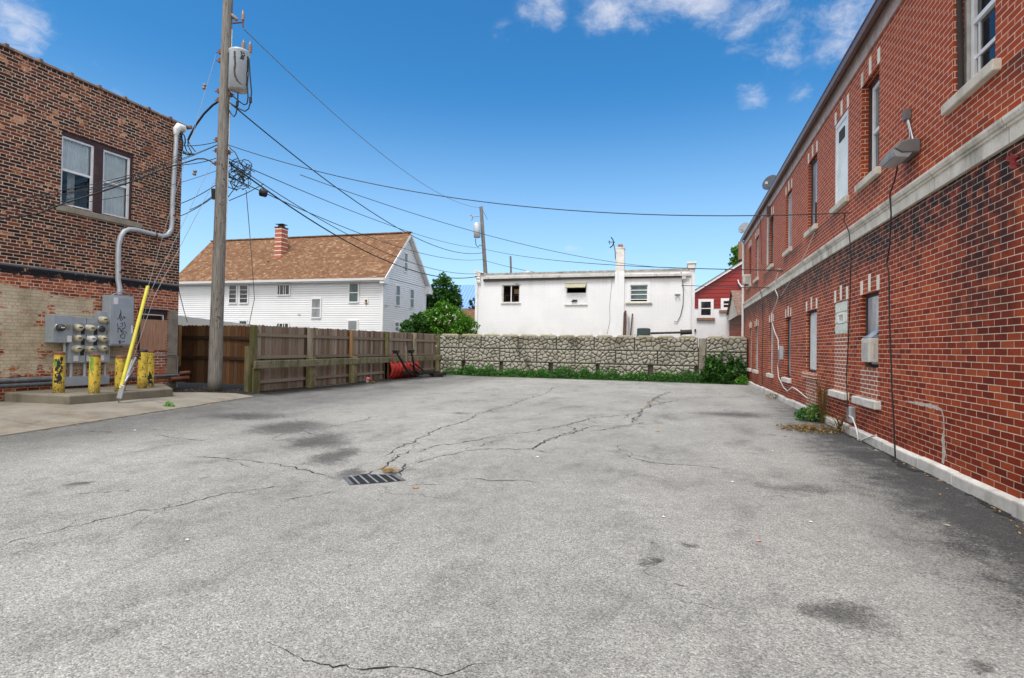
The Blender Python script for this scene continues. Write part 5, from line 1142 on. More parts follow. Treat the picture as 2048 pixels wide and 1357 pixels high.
mb = MB(MW); mb.box(pl + .02, pr - .02, -.10, .34, 5.36, 6.62); mb.box(pl + .005, pr - .005, -.115, .36, 6.55, 6.63); chim = mb.build('chimney', 'aged_white_paint', wb)
mb = MB(MW); mb.box(pl + .12, pr - .12, .0, .24, 6.631, 6.79); mb.build('flue', 'clay_flue', chim)
def wwin(r, mat_frame='white_trim'):
    x0, x1, z0, z1 = r; mb = sash_frame(x0, x1, z0, z1, .03, .045, .06, mid=False, M=MW); wn = mb.build('window', mat_frame, wb); return wn
wn = wwin(W1, 'dull_trim'); x0, x1, z0, z1 = W1; xm = (x0 + x1) / 2
mb = MB(MW); mb.box(xm - .025, xm + .025, .02, .08, z0 + .045, z1 - .045); mb.build('mullion', 'white_trim', wn)
mb = MB(MW); mb.box(x0 - .04, x1 + .06, -.035, .0, z1 + .0, z1 + .08); mb.box(x0 - .08, x1 + .08, -.06, .02, z0 - .05, z0 - .002); mb.box(x0 - .07, x0 - .002, -.02, -.001, z0, z1); mb.build('surround', 'aged_white_paint', wn)
pane(wn, x0 + .045, x1 - .045, z0 + .045, z1 - .045, .06, 'glass_clear', MW); room(wn, x0, x1, z0, z1, .145, MW)
mb = MB(MW); mb.box(xm + .14, x1 - .06, .15, .2, z0 + .5, z1 - .22); mb.build('cardboard_sheet', 'cardboard', wn)
mb = MB(MW); fz = z0 + .05
for xa, xb in ((x0 + .05, xm - .05), (xm + .06, x1 - .06)): mb.box(xa, xa + .05, .2, .24, fz, fz + .4); mb.box(xb - .05, xb, .2, .24, fz, fz + .4); mb.box(xa, xb, .2, .24, fz, fz + .06); mb.box(xa, xb, .2, .24, fz + .36, fz + .4)
mb.build('wooden_frame', 'stick_brown', wn)
wn = wwin(W2); x0, x1, z0, z1 = W2; zb = onY(1150, 609, YB).z
mb = MB(MW); mb.box(x0 - .02, x1 + .02, -.03, .02, zb, z0 - .01); mb.build('lower_panel', 'white_vinyl', wn); mb = MB(MW); mb.box(x0 - .06, x1 + .06, -.06, .0, zb - .05, zb - .002); mb.box(x0 - .04, x1 + .04, -.04, .0, z1, z1 + .06); mb.build('surround', 'aged_white_paint', wn)
mb = MB(MW); mb.hexa([(x0 - .02, -.30, z1 - .26), (x1 - .04, -.30, z1 - .26), (x0 - .02, -.29, z1 - .29), (x1 - .04, -.29, z1 - .29), (x0 + .02, -.01, z1 - .02), (x1 - .02, -.01, z1 - .02), (x0 + .02, -.0, z1 - .05), (x1 - .02, -.0, z1 - .05)]); mb.build('awning_sash', 'awning_old', wn)
room(wn, x0, x1, z0, z1, .145, MW)
q = onY(1150, 602, YB); mb = MB(MW); mb.box(q.x - .12, q.x + .12, -.10, -.031, q.z - .05, q.z + .05); mb.tube([(q.x - .1, -.06, q.z), (q.x - .15, -.12, q.z - .06)], .03, 6); mb.build('vent', 'soffit_dark', wn)
wn = wwin(W3); x0, x1, z0, z1 = W3
mb = MB(MW); mb.box(x0 - .13, x0 - .002, -.03, .0, z0 - .02, z1 + .13); mb.box(x1 + .002, x1 + .13, -.03, .0, z0 - .02, z1 + .13); mb.box(x0, x1, -.03, .0, z1 + .002, z1 + .13); mb.build('surround', 'white_vinyl', wn)
mb = MB(MW); mb.box(x0 - .22, x1 + .22, -.07, .0, z0 - .10, z0 - .03); mb.build('sill', 'awning_old', wn)
pane(wn, x0 + .045, x1 - .045, z0 + .20, z1 - .045, .06, 'glass_green', MW); room(wn, x0, x1, z0, z1, .145, MW)
mb = MB(MW)
for k in (.17, .45, .70): z_ = z0 + (z1 - z0) * k; mb.box(x0 + .045, x1 - .045, .035, .065, z_ - .022, z_ + .022)
mb.build('sash_bar', 'white_trim', wn)
q = onY(1355, 589, YB); mb = MB(MW); mb.lathe((q.x, -.001, q.z), (0, -1, 0), [(0, .05), (.06, .05), (.061, .02)], 8); mb.lathe((q.x - .06, -.06, q.z), (-.3, -1, -.5), [(0, .03), (.10, .06), (.11, .01)], 8); mb.lathe((q.x + .06, -.06, q.z), (.3, -1, -.5), [(0, .03), (.10, .06), (.11, .01)], 8); tag(mb.build('security_light', 'galv'), 'twin headed security light on the white wall', 'light')
def wirepts(P, r, name, mat, label, cat='cable', group=None, n=5):
    mb = MB(); mb.tube(P, r, n); return tag(mb.build(name, mat), label, cat, group)
wirepts([onY(a, b, YB - .05) for a, b in [(1362, 545), (1365, 560), (1367, 585), (1366, 610), (1361, 632), (1354, 645), (1348, 643)]], .016, 'hanging_cable', 'cable_black', 'black cable hanging in a hook on the white wall', 'cable')
wirepts([onY(a, b, YB - .02) for a, b in [(1225, 555), (1221, 590), (1219, 615), (1220, 640), (1214, 668)]], .007, 'hanging_cable', 'cable_grey', 'thin cable hanging left of the white chimney breast', 'cable')
# sticks and pipes leaning in the corner
G2 = 'sticks and pipes leaning on the white wall'
for (pa, pb, mat, r_, lab) in [((1248, 625), (1246, 672), 'stick_brown', .022, 'dark thin stick leaning by the chimney breast, leftmost'), ((1251, 622), (1250, 672), 'stick_brown', .05, 'thick brown post leaning by the chimney breast'), ((1255, 630), (1254, 672), 'grey_pipe', .03, 'grey pipe leaning between brown sticks'), ((1258, 634), (1257, 672), 'galv', .02, 'thin grey rod leaning among the sticks'), ((1265, 628), (1259, 672), 'stick_brown', .035, 'brown stick with white ring leaning at a slant')]:
    A0, B0 = onY(*pa, YB - .1), onY(*pb, YB - .35); B0.z = GZ; wirepts([A0, B0], r_, 'leaning_stick', mat, lab, 'stick', G2, 8)
# condenser and dark tube behind the stone wall
a, b = onY(1274, 657, 27.2), onY(1300, 657, 27.2)
cn = thing('condenser_unit', ((a.x + b.x) / 2, 27.5, GZ), 'dark green air conditioning condenser standing behind the stone wall', 'air conditioner')
mb = MB(); mb.box(a.x, b.x, 27.2, 27.8, GZ, a.z); mb.build('casing', 'ac_green', cn, bevel=.03)
mb = MB()
for k in range(7): z_ = GZ + .12 + k * .11; mb.box(a.x - .006, b.x + .006, 27.19, 27.81, z_, z_ + .012)
mb.build('louvre_bars', 'glass_green', cn)
mb = MB(); mb.lathe(((a.x + b.x) / 2, 27.5, a.z), (0, 0, 1), [(0, .24), (.02, .24), (.025, .05)], 16); mb.build('fan_grille', 'soffit_dark', cn)
a, b, c = onY(1301, 667, 27.0), onY(1362, 665.5, 27.0), onY(1384, 664, 27.0)
mb = MB(); mb.tube([a, b], .05, 8); mb.tube([b, c], .11, 8); mb.tube([b + Vector((-.03, 0, 0)), b + Vector((.03, 0, 0))], .15, 10); tag(mb.build('drain_tube', 'soffit_dark'), 'long dark brown tube lying along top of stone wall', 'tube')
# antenna beside the chimney
an = thing('antenna', onY(1229, 512, YB - .05), 'small black bow shaped antenna beside the white chimney', 'antenna')
mb = MB(); cpt = onY(1226.5, 485, YB - .05); mb.tube([onY(1231, 520, YB - .05), onY(1230, 500, YB - .05), cpt], .022, 6); mb.build('mast', 'cable_black', an)
mb = MB(); mb.tube([onY(*p, YB - .05) for p in [(1222, 475), (1226, 480), (1227.5, 486), (1225, 492), (1219.5, 496)]], .03, 6); mb.build('bow', 'cable_black', an)
mb = MB(); mb.tube([onY(1216, 484.5, YB - .2), cpt + Vector((.1, 0, 0))], .018, 6); mb.tube([onY(1218.5, 481, YB - .1), onY(1219.5, 489, YB - .1)], .015, 5); mb.build('boom', 'cable_black', an)
for i, (px, py) in enumerate([(1055, 541), (1175, 541)]):
    p = onY(px, py, 37.); mb = MB(); mb.prism([(p.x - 1.0, p.z - .9), (p.x + 1.0, p.z - .9), (p.x + .9, p.z - .45), (p.x, p.z), (p.x - .9, p.z - .45)], 37., 38.2, axis='y')
    mb.box(p.x - 1.0, p.x + 1.0, 37.0, 38.2, 1.4, p.z - .905); tag(mb.build('gable_vent_house', 'aged_white_paint'), ['white gable peak showing over the flat roof, left one', 'white gable peak showing over the flat roof near the chimney'][i], 'roof peak', 'white peaks behind the flat roof')

# ================================================================== RED AND WHITE HOUSE
YH = 40.; MRd = frame((0, YH, 0), (1, 0)); rh = thing('house', (4, YH + 4, 1.5), 'red sided gable house with white lower wall at far right', 'house')
e0 = onY(1389, 585, YH); e1 = onY(1484, 526, YH); zs_ = onY(1420, 617.5, YH).z; slope = (e1.z - e0.z) / (e1.x - e0.x); xl = onY(1386, 600, YH).x; xp = e1.x + 1.2; zp = e1.z + slope * 1.2
mb = MB(MRd); siding(mb, 0, 0, zs_, zp, .26, roofline=lambda z: ((max(xl, e0.x + (z - e0.z) / slope)), xp + (xp - max(xl, e0.x + (z - e0.z) / slope))), lip=.03); mb.build('siding', 'siding_red', rh)
mb = MB(MRd); mb.box(xl, 2 * xp - xl, .0, 8, 1.4, zs_ - .002); mb.build('wall', 'white_block_paint', rh)
mb = MB(MRd); 
for sg in (1, -1):
    pts = [(xp, zp + .12), (xl - .3, zp + .12 - slope * (xp - xl + .3))]; pts = [(xp + sg * (x - xp), z) for x, z in pts]
    mb.hexa([(pts[1][0], -.25, pts[1][1] - .2), (pts[0][0], -.25, pts[0][1] - .2), (pts[1][0], -.22, pts[1][1] - .2), (pts[0][0], -.22, pts[0][1] - .2), (pts[1][0], -.25, pts[1][1]), (pts[0][0], -.25, pts[0][1]), (pts[1][0], -.22, pts[1][1]), (pts[0][0], -.22, pts[0][1])])
mb.build('rake_board', 'white_trim', rh)
mb = MB(MRd)
for sg in (1, -1):
    x_a, x_b = xp, xp - sg * (xp - xl + .3); za, zb_ = zp + .14, zp + .14 - slope * (xp - xl + .3); mb.quad((x_a, -.3, za), (x_b, -.3, zb_), (x_b, 8, zb_), (x_a, 8, za)); mb.quad((x_a, -.3, za - .04), (x_b, -.3, zb_ - .04), (x_b, 8, zb_ - .04), (x_a, 8, za - .04))
rr_ = mb.build('roof', 'shingle_grey_brown', rh)
for (q0, q1, q2, q3, bars) in ((1402, 604, 1421.5, 631, True), (1447, 602.5, 1465, 615.5, False)):
    a, b = onY(q0, q3, YH), onY(q1 if False else q2, q1, YH); x0, x1, z0, z1 = a.x, b.x, a.z, b.z
    mb = MB(MRd); f = .18; mb.box(x0 - f, x0, -.1, 0, z0 - f, z1 + f); mb.box(x1, x1 + f, -.1, 0, z0 - f, z1 + f); mb.box(x0, x1, -.1, 0, z1, z1 + f); mb.box(x0, x1, -.1, 0, z0 - f, z0); wn = mb.build('window', 'white_trim', rh)
    pane(wn, x0, x1, z0, z1, -.06, 'glass_dark', MRd); mb = MB(MRd); zm = (z0 + z1) / 2; mb.box(x0, x1, -.08, -.062, zm - .03, zm + .03); mb.build('sash_bar', 'white_trim', wn)
    mb = MB(MRd); mb.box(x0 - f - .1, x1 + f + .1, -.14, 0, z0 - f - .16, z0 - f - .01); mb.build('sill', 'clay_flue', wn)
mb = MB(MRd); P_ = [onY(a, b, YH - .15) for a, b in [(1476, 560), (1477, 566), (1483, 574), (1486, 577)]]; mb.M = None; mb.tube(P_, .05, 6); mb.build('vent_pipe', 'white_metal', rh)
mb = MB(); q = onY(1390, 661, YH - .05); mb.lathe(q, (0, -1, 0), [(0, .09), (.06, .09), (.07, .02)], 10); mb.build('vent_cap', 'soffit_dark', rh)
a, b = onY(1478, 483, YH + 3), onY(1486, 496, YH + 3); mb = MB(); mb.box(a.x, b.x + .5, YH + 3, YH + 3.6, 8.0, a.z); mb.build('chimney', 'clay_flue', rr_)
# brick garage with white gable
XG = 3.25; gg = thing('garage', (XG + 4, 35, 1.5), 'small brick garage with white sided gable beside the downspout', 'garage')
pa, pb, pt = onX(1455, 643, XG), onX(1480.5, 629, XG), onX(1466, 583, XG); yL, yR_ = pa.y, pb.y; zE_ = (pa.z + pb.z) / 2; yM = (yL + yR_) / 2; zA = pt.z
MG = frame((XG, yL, 0), (0, -1)); wd = yL - yR_
mb = MB(MG); siding(mb, 0, wd, zE_, zA, .16, roofline=lambda z: ((z - zE_) / (zA - zE_) * wd / 2, wd - (z - zE_) / (zA - zE_) * wd / 2), lip=.02); mb.build('gable', 'vinyl_cream', gg)
mb = MB(MG); mb.box(.15, wd - .15, .05, 6, 1.4, zE_); mb.build('wall', 'red_brick', gg)
mb = MB(MG)
for x0, x1 in ((-.25, wd / 2), (wd + .25, wd / 2)):
    z0 = zE_ - .25 / (wd / 2) * (zA - zE_); L_ = math.hypot(wd / 2 + .25, zA - z0); mb.add([(x0, -.15, z0 + .03), (x0, 6.2, z0 + .03), (x1, 6.2, zA + .03), (x1, -.15, zA + .03)], [(0, 1, 2, 3)], uv=[(0, 0), (6.3, 0), (6.3, L_), (0, L_)]); mb.add([(x0, -.15, z0), (x0, 6.2, z0), (x1, 6.2, zA), (x1, -.15, zA)], [(0, 1, 2, 3)])
mb.build('roof', 'shingle_grey_brown', gg)
# blue roofed building, far
a, b = onY(905, 571, 62), onY(905, 617, 58.5); mb = MB(); x0, x1 = a.x - 6, a.x + 6
bl = thing('barn', (a.x, 62, 1.5), 'far building with ribbed blue metal roof behind the tree', 'building')
mb.hexa([(x0, b.y, b.z - .08), (x1, b.y, b.z - .08), (x0, a.y, a.z - .08), (x1, a.y, a.z - .08), (x0, b.y, b.z), (x1, b.y, b.z), (x0, a.y, a.z), (x1, a.y, a.z)])
for k in range(31):
    x_ = x0 + .02 + k * .395; mb.beam((x_, b.y, b.z + .02), (x_, a.y, a.z + .02), .05, .07)
mb.quad((x0, a.y, a.z), (x1, a.y, a.z), (x1, a.y + 4, b.z), (x0, a.y + 4, b.z)); mb.build('roof', 'blue_metal', bl)
mb = MB(); mb.box(x0 + .3, x1 - .3, b.y + .4, a.y + 3.6, 1.4, b.z - .1); mb.build('wall', 'white_block_paint', bl)
# brown roof of a low shed
a, b = onY(930, 618, 43), onY(930, 642, 40); mb = MB(); x0, x1 = a.x - 3, a.x + 2.2
bs = thing('shed', (a.x, 42, 1.5), 'low shed with pale brown roof behind the flowering bush', 'shed')
mb.add([(x0, b.y, b.z), (x1, b.y, b.z), (x1, a.y, a.z), (x0, a.y, a.z)], [(0, 1, 2, 3)], uv=[(0, 0), (5, 0), (5, 3), (0, 3)]); mb.quad((x0, a.y, a.z), (x1, a.y, a.z), (x1, a.y + 3, b.z), (x0, a.y + 3, b.z)); mb.build('roof', 'shingle_brown', bs)
mb = MB(); mb.box(x0 + .2, x1 - .2, b.y + .2, a.y + 2.8, 1.4, b.z - .02); mb.build('wall', 'vinyl_cream', bs)

# ================================================================== POLES
def limb(P0, P1, r0, r1, n=14, seg=24, wob=.006):
    mb = MB(); pts = []; rr = []
    for i in range(seg + 1):
        f = i / seg; p = P0.lerp(P1, f); pts.append(p + Vector((mnoise.noise(Vector((f * 7, 1, 0))), mnoise.noise(Vector((f * 7, 5, 0))), 0)) * wob); rr.append((r0 + (r1 - r0) * f) * (1 + .02 * mnoise.noise(Vector((f * 20, 9, 0)))))
    mb.tube(pts, rr, n); return mb
PB, PT = atD(429, 772, 14.1), atD(456, -2, 14.1); PB.z = .08
up = thing('utility_pole', PB, 'tall weathered wooden utility pole standing before the fence corner', 'utility pole')
mb = limb(PB, PT, .165, .115); mb.r = [.4] * len(mb.r); mb.build('pole', 'pole_wood', up)
ax = (PT - PB).normalized()
def pole_at(py): # point on the pole axis seen at image height py
    lo, hi = 0., 1.
    for _ in range(30):
        m_ = (lo + hi) / 2; p = PB.lerp(PT, m_); v = p - CAM; y = 678.5 - FPX * v.dot(UP) / v.dot(FW)
        if y > py: lo = m_
        else: hi = m_
    return PB.lerp(PT, lo)
for i in range(48):
    p = PB.lerp(PT, random.uniform(.1, .62)); rr_ = .165 - .05 * (p.z / 10); an = random.uniform(-1.3, 1.3); d = ((CAM - p).normalized() * cos(an) + RT * sin(an)); d.z = 0; d.normalize(); q = p + d * rr_ * .99
    mb = MB(); mb.box(q.x - .01, q.x + .01, q.y - .01, q.y + .01, q.z - .012, q.z + .012); mb.build('nail', 'rust', up)
mb = MB(); q = pole_at(400); mb.tube([pole_at(60) + RT * .13, pole_at(300) + RT * .15, pole_at(480) + RT * .158], .012, 5); mb.build('ground_strip', 'cable_white', up)
for py, sd_ in ((105, -1), (122, -1), (183, -1), (201, -1), (280, -1), (305, 1), (302, -1), (328, -1), (190, 1)):
    p = pole_at(py) + RT * sd_ * .13; mb = MB(); mb.box(p.x - .045, p.x + .045, p.y - .05, p.y + .05, p.z - .05, p.z + .05); mb.tube([p, p + RT * sd_ * .12], .012, 5); mb.build('bracket', 'rust', up)
mb = MB(); p = pole_at(388) - RT * .19; mb.tube([p + UP * .12, p - UP * .14], [.06, .05], 8); mb.build('splice_box', 'black_plastic', up)
# cutout arm at top
mb = MB(); p = pole_at(47) + RT * .1; q = atD(486, 45, 14.1); mb.tube([p, q], .02, 6); mb.tube([q + UP * .25, q - UP * .13], .018, 6); mb.build('arm', 'rust', up)
mb = MB(); mb.lathe(q + UP * .05, UP, [(0, .03), (.04, .05), (.06, .03), (.10, .05), (.12, .03), (.16, .05), (.18, .02), (.26, .02)], 10); mb.build('insulator', 'ceramic', up); mb = MB(); mb.lathe(atD(462, 30, 14.1), RT - UP * .8, [(0, .02), (.04, .06), (.07, .03), (.11, .06), (.14, .03), (.18, .055), (.22, .02)], 10); mb.build('insulator', 'ceramic', up)
# transformer
tc = atD(478, 142, 14.05); tf = thing('transformer', tc - UP * .5, 'grey can transformer with peeling paint on the tall pole', 'transformer')
TU = (ax * .985 + RT * .0).normalized(); h2 = .50
mb = MB(); mb.lathe(tc - TU * h2, TU, [(0, .20), (.02, .235), (.9, .235), (.94, .25), (.97, .25), (1.0, .21), (1.04, .06), (1.05, .01)], 28); mb.build('tank', 'transformer_grey', tf)
mb = MB(); mb.lathe(tc - TU * (h2 + .004), TU, [(0, .01), (.001, .215), (.02, .225)], 24); mb.build('bottom_plate', 'dull_trim', tf)
mb = MB(); toC = (CAM - tc); toC = (toC - TU * toC.dot(TU)).normalized(); sdv = TU.cross(toC).normalized()
def tpatch(path, wd):
    vs_ = []
    k = len(path)
    for i in range(k * 5 - 4):
        j = min(i // 5, k - 2); f = i / 5 - j; a0 = path[j][0] + (path[j + 1][0] - path[j][0]) * f; zz = path[j][1] + (path[j + 1][1] - path[j][1]) * f
        w2 = wd * (1 + .7 * mnoise.noise(Vector((i * .9, zz * 3, 1))))
        for s_ in (-1, 1): an = a0 + s_ * w2; vs_.append(tc + (toC * cos(an) + sdv * sin(an)) * .2385 + TU * zz)
    mb.add(vs_, [(2 * i, 2 * i + 2, 2 * i + 3, 2 * i + 1) for i in range(len(vs_) // 2 - 1)])
tpatch([(-.50, .38), (-.45, .2), (-.38, .05), (-.45, -.1), (-.35, -.25), (-.1, -.36), (.2, -.42)], .10); tpatch([(.25, .40), (.35, .32), (.22, .20)], .18); tpatch([(.95, .35), (1.0, .0), (.95, -.4)], .16)
mb.build('peeled_patch', 'peel_black', tf)
p = tc + TU * .5 + sdv * .08
for d in (.0, .17): mb = MB(); mb.lathe(p + sdv * d * .9 + TU * .0, TU, [(0, .03), (.05, .06), (.08, .035), (.11, .06), (.14, .035), (.17, .055), (.20, .035), (.23, .05), (.26, .015), (.32, .015)], 10); mb.build('bushing', 'ceramic', tf)
mb = MB(); mb.beam(tc - RT * .24 + TU * .25, pole_at(120) + RT * .1, .05, .08); mb.beam(tc - RT * .24 - TU * .15, pole_at(165) + RT * .1, .05, .08); mb.build('hanger_bracket', 'soffit_dark', tf)
mb = MB()
for P_ in ([(498, 118), (500, 150), (503, 185), (501, 205), (497, 218), (490, 223), (478, 218), (458, 205)], [(494, 165), (496, 195), (494, 208), (488, 210), (478, 203), (463, 190)], [(476, 185), (475, 210), (472, 228), (468, 234), (462, 228), (455, 215)]): mb.tube([atD(a, b, 14.) for a, b in P_], .016, 6)
for P_ in ([(501, 195), (501, 206)], [(475, 203), (474, 213)]): mb.tube([atD(a, b, 13.99) for a, b in P_], .035, 6)
mb.build('jumper_wires', 'cable_black', tf)

# far pole
FB, FT = atD(971, 548, 44), atD(962, 414, 44); FB2 = FB + (FB - FT) * .9
fp = thing('utility_pole', FB2, 'distant wooden utility pole with white transformer behind the white building', 'utility pole')
mb = limb(FB2, FT, .19, .13, 10, 10); mb.r = [.5] * len(mb.r); mb.build('pole', 'pole_wood', fp)
c0, c1 = atD(953.5, 447, 43.6), atD(954.5, 476, 43.6); mb = MB(); mb.lathe(c1, c0 - c1, [(0, .22), (.04, .27), ((c0 - c1).length, .27), ((c0 - c1).length + .05, .15)], 16); mb.build('transformer', 'transformer_grey', fp)
mb = MB(); mb.tube([atD(959, 433, 44), atD(944, 434, 44)], .03, 5); mb.tube([atD(p, q, 44) for p, q in [(939, 432), (942, 430), (945, 434), (945, 439), (942, 441)]], .035, 5); mb.build('cutout', 'ceramic', fp)
mb = MB(); mb.tube([atD(p, q, 43.3) for p, q in [(951, 478), (952, 490), (956, 495), (960, 490), (964, 493)]], .03, 5); mb.tube([atD(965, 420, 44), atD(975, 440, 44)], .015, 4); mb.build('jumper_wires', 'cable_black', fp)
a, b = atD(1021, 513, 50), atD(1022, 545, 50); mb = limb(b + (b - a) * 1.2, a, .1, .09, 8, 6); mb.r = [.2] * len(mb.r); tag(mb.build('utility_post', 'pole_wood'), 'short distant grey post rising above the flat white roof', 'post')

# ================================================================== WIRES
def cat_wire(P, Q, sag, r, label, mat='cable_black', n=28, group='overhead wires', name='overhead_wire'):
    pts = [P.lerp(Q, i / n) - Vector((0, 0, sag * 4 * (i / n) * (1 - i / n))) for i in range(n + 1)]
    return wirepts(pts, r, name, mat, label, 'wire', group)
ptop = atD(487, 58, 14.1)
cat_wire(ptop, atD(960, 416, 44), 1.0, .012, 'thin primary wire from tall pole top to distant pole top', 'cable_grey')
cat_wire(pole_at(205) + RT * .12, atD(966, 506, 44), 1.25, .018, 'black wire sweeping from below the transformer to distant pole')
cat_wire(pole_at(290) + RT * .12, onX(1704, 426, XR - .03), .62, .0095, 'long thin wire from tall pole to the red brick wall')
cat_wire(pole_at(325) + RT * .15, onY(952, 554, YB - .1), 1.0, .021, 'thick black cable bundle from pole to white building corner, lower one')
cat_wire(pole_at(322) + RT * .15, onY(955, 548, YB - .1), .8, .012, 'thick black cable just above the lower bundle to white building')
cat_wire(pole_at(352) + RT * .15, atD(968, 519, 44), .75, .013, 'black cable from pole bundle to distant pole below transformer')
cat_wire(atD(600, 350, 16), onY(1352, 537, YB + .3), .55, .010, 'thin wire ending at the far right roof corner of white building')
cat_wire(pole_at(318) + RT * .15, atD(962, 497, 44), .45, .012, 'thin wire from pole splice bundle to distant pole transformer')
cat_wire(atD(966, 498, 43.9), onX(1562, 541, XR - .1), .35, .014, 'wire crossing above white building to insulator on brick wall')
cat_wire(atD(968, 521, 43.9), onY(1390, 572, YB - .5), .45, .016, 'wire passing in front of white building wall')
cat_wire(onY(1390, 572, YB - .5), onX(1540, 576, XR - .05), .02, .014, 'wire running from white building to the brick wall end')
cat_wire(atD(492, 380, 14.5), atD(509, 600, 15.5), -.1, .010, 'thin loose wire hanging from cable tangle to the fence corner', 'cable_grey')
cat_wire(atD(509, 598, 15.5), atD(498, 652, 15.6), -.02, .010, 'lower end of loose wire slanting to the fence corner', 'cable_grey')
cat_wire(atD(357, 575, 15), atD(375, 645, 15.5), .05, .010, 'thin loose wire hanging behind the building corner', 'cable_grey')
# service drop to the weather hood
hood = ML @ (pts[-1] if False else onL(362, 268, .12))
pp = [atD(a, b, d) for a, b, d in [(437, 203, 14.1), (425, 211, 14.2), (408, 228, 14.3), (392, 250, 14.4), (380, 272, 14.5), (376, 281, 14.5)]]
wirepts(pp, .028, 'service_drop', 'cable_black', 'thick black service drop from pole toward the conduit hood', 'wire', 'overhead wires', 6)
mb = MB()
for P_ in ([(376, 281), (380, 290), (388, 300), (391, 304)], [(376, 281), (376, 292), (382, 303), (384, 308)], [(371, 278), (369, 290), (373, 302), (378, 307)], [(364, 266), (369, 272), (371, 285), (369, 292)], [(362, 268), (366, 285), (365, 300)], [(363, 300), (370, 305), (378, 309)]): mb.tube([atD(a, b, 14.5) for a, b in P_], .014, 5)
for (a, b) in ((375, 308), (384, 308), (370, 306)): p = atD(a, b, 14.45); mb.tube([p - RT * .05, p + RT * .05 - UP * .02], .03, 6)
tag(mb.build('drip_loops', 'cable_black'), 'black drip loops with splices beside the conduit hood', 'wire')
# wires crossing in front of the left building
lw = [((0, 401), (436, 289), .007), ((0, 410), (434, 291), .007), ((0, 412), (365, 312), .006), ((0, 432), (364, 306), .007), ((0, 396), (367, 331), .006), ((0, 421), (433, 342), .006)]
names = ['topmost', 'second', 'third', 'fourth', 'fifth', 'lowest']
for i, (a, b, r_) in enumerate(lw):
    cat_wire(ML @ (onL(*a, .9 + .05 * i)), atD(*b, 14.15), .18, r_, names[i] + ' thin wire crossing in front of brown brick building')
P_ = [ML @ onL(a, b, d) for a, b, d in [(-60, 437, .5), (0, 438, .5), (40, 434, .5), (75, 428, .55), (120, 410, .6), (190, 388, .7), (260, 365, .75), (330, 337, .6)]] + [atD(a, b, 14.1) for a, b in [(372, 325), (395, 318), (408, 318), (420, 322), (432, 331)]]
wirepts(P_, .018, 'overhead_wire', 'cable_black', 'thick black cable drooping across brown brick building to the pole', 'wire', 'overhead wires', 6)
for i, (a, b, lab) in enumerate([((360, 330), (432, 317), 'short wire from building corner to pole at mid height'), ((360, 408), (432, 370), 'short wire rising from building corner to the splice box'), ((362, 432), (430, 392), 'short wire rising from building corner to pole below splice box'), ((380, 420), (428, 390), 'short black wire slanting up to pole under the splice box'), ((362, 292), (434, 284), 'short wire level between conduit hood and pole')]):
    cat_wire(atD(*a, 14.8), atD(*b, 14.1), .04, .010, lab)
# splice case hanging on the bundle, and tangle
q0, q1 = atD(518, 384, 14.8), atD(535, 388, 14.9); mb = MB(); mb.tube([q0, q0.lerp(q1, .12), q0.lerp(q1, .88), q1], [.05, .105, .105, .06], 10); tag(mb.build('splice_case', 'black_plastic'), 'black cable splice case hanging below the wire bundle', 'splice case')
mb = MB(); rg = random.Random(5)
for k in range(34):
    c = atD(478 + rg.uniform(-16, 22), 345 + rg.uniform(-18, 22), 14.3 + rg.uniform(-.2, .2)); r_ = rg.uniform(.05, .22); a0 = rg.uniform(0, 6); pts2 = []
    for j in range(8): an = a0 + j * rg.uniform(.3, .6); pts2.append(c + RT * r_ * cos(an) + UP * r_ * sin(an) + FW * rg.uniform(-.04, .04))
    mb.tube(pts2, rg.choice([.007, .009, .012]), 4)
for (a, b) in [((455, 335), (475, 322)), ((475, 322), (510, 345)), ((455, 355), (490, 360)), ((458, 402), (528, 368)), ((456, 395), (490, 345)), ((456, 345), (500, 378)), ((470, 305), (490, 340)), ((455, 290), (470, 305))]:
    mb.tube([atD(*a, 14.15), atD((a[0] + b[0]) / 2, (a[1] + b[1]) / 2 + 2, 14.2), atD(*b, 14.3)], .011, 5)
tag(mb.build('wire_tangle', 'cable_black'), 'messy tangle of black cables and ties right of the pole', 'wire')
# guy wires with strain insulators
AN = onZ(237, 806, .14); G3 = 'guy wires to the ground anchor'
gw = [((296, 575), (432, 110), 'guy wire rising from yellow guard past the transformer height'), ((303, 580), (440, 292), 'middle guy wire beside the yellow guard to pole'), ((310, 590), (438, 345), 'lowest guy wire beside the yellow guard to pole')]
b0 = atD(246, 768, 13.3)
for k, (m_, t_, lab) in enumerate(gw):
    a_, m2, t2 = atD(247 + 2 * k, 770 - 4 * k, 11.15), atD(*m_, 11.95), atD(*t_, 14.1); wirepts([a_.lerp(m2, i / 8) for i in range(9)] + [m2.lerp(t2, i / 10) for i in range(1, 11)], .0055, 'guy_wire', 'wire_steel', lab, 'guy wire', G3)
for (px, py, lab) in ((408.5, 174, 'brown strain insulator on the upper guy wire against the sky'), (389.5, 346, 'brown strain insulator on the lower guy wire left of the pole')):
    p = atD(px, py, 13.9); dr = (UP * 1 + RT * .25).normalized(); mb = MB(); mb.lathe(p - dr * .07, dr, [(0, .02), (.01, .04), (.05, .045), (.06, .03), (.08, .03), (.09, .045), (.13, .04), (.14, .02)], 10); tag(mb.build('strain_insulator', 'ceramic'), lab, 'insulator', 'strain insulators')
a0, a1, ww = atD(242, 776, 11.05), atD(296, 572, 11.9), .036
mb = MB(); n = 10; vs_ = []
for i in range(2):
    c = (a0, a1)[i]
    for j in range(n): an = -2.4 + j * 4.8 / (n - 1); vs_.append(c + (RT * sin(an) - FW * cos(an)) * ww)
mb.add(vs_, [(j, j + 1, n + j + 1, n + j) for j in range(n - 1)], smooth=True); tag(mb.build('guy_guard', 'guard_yellow'), 'bright yellow plastic guard sleeve slanting over the guy wire', 'guy guard')
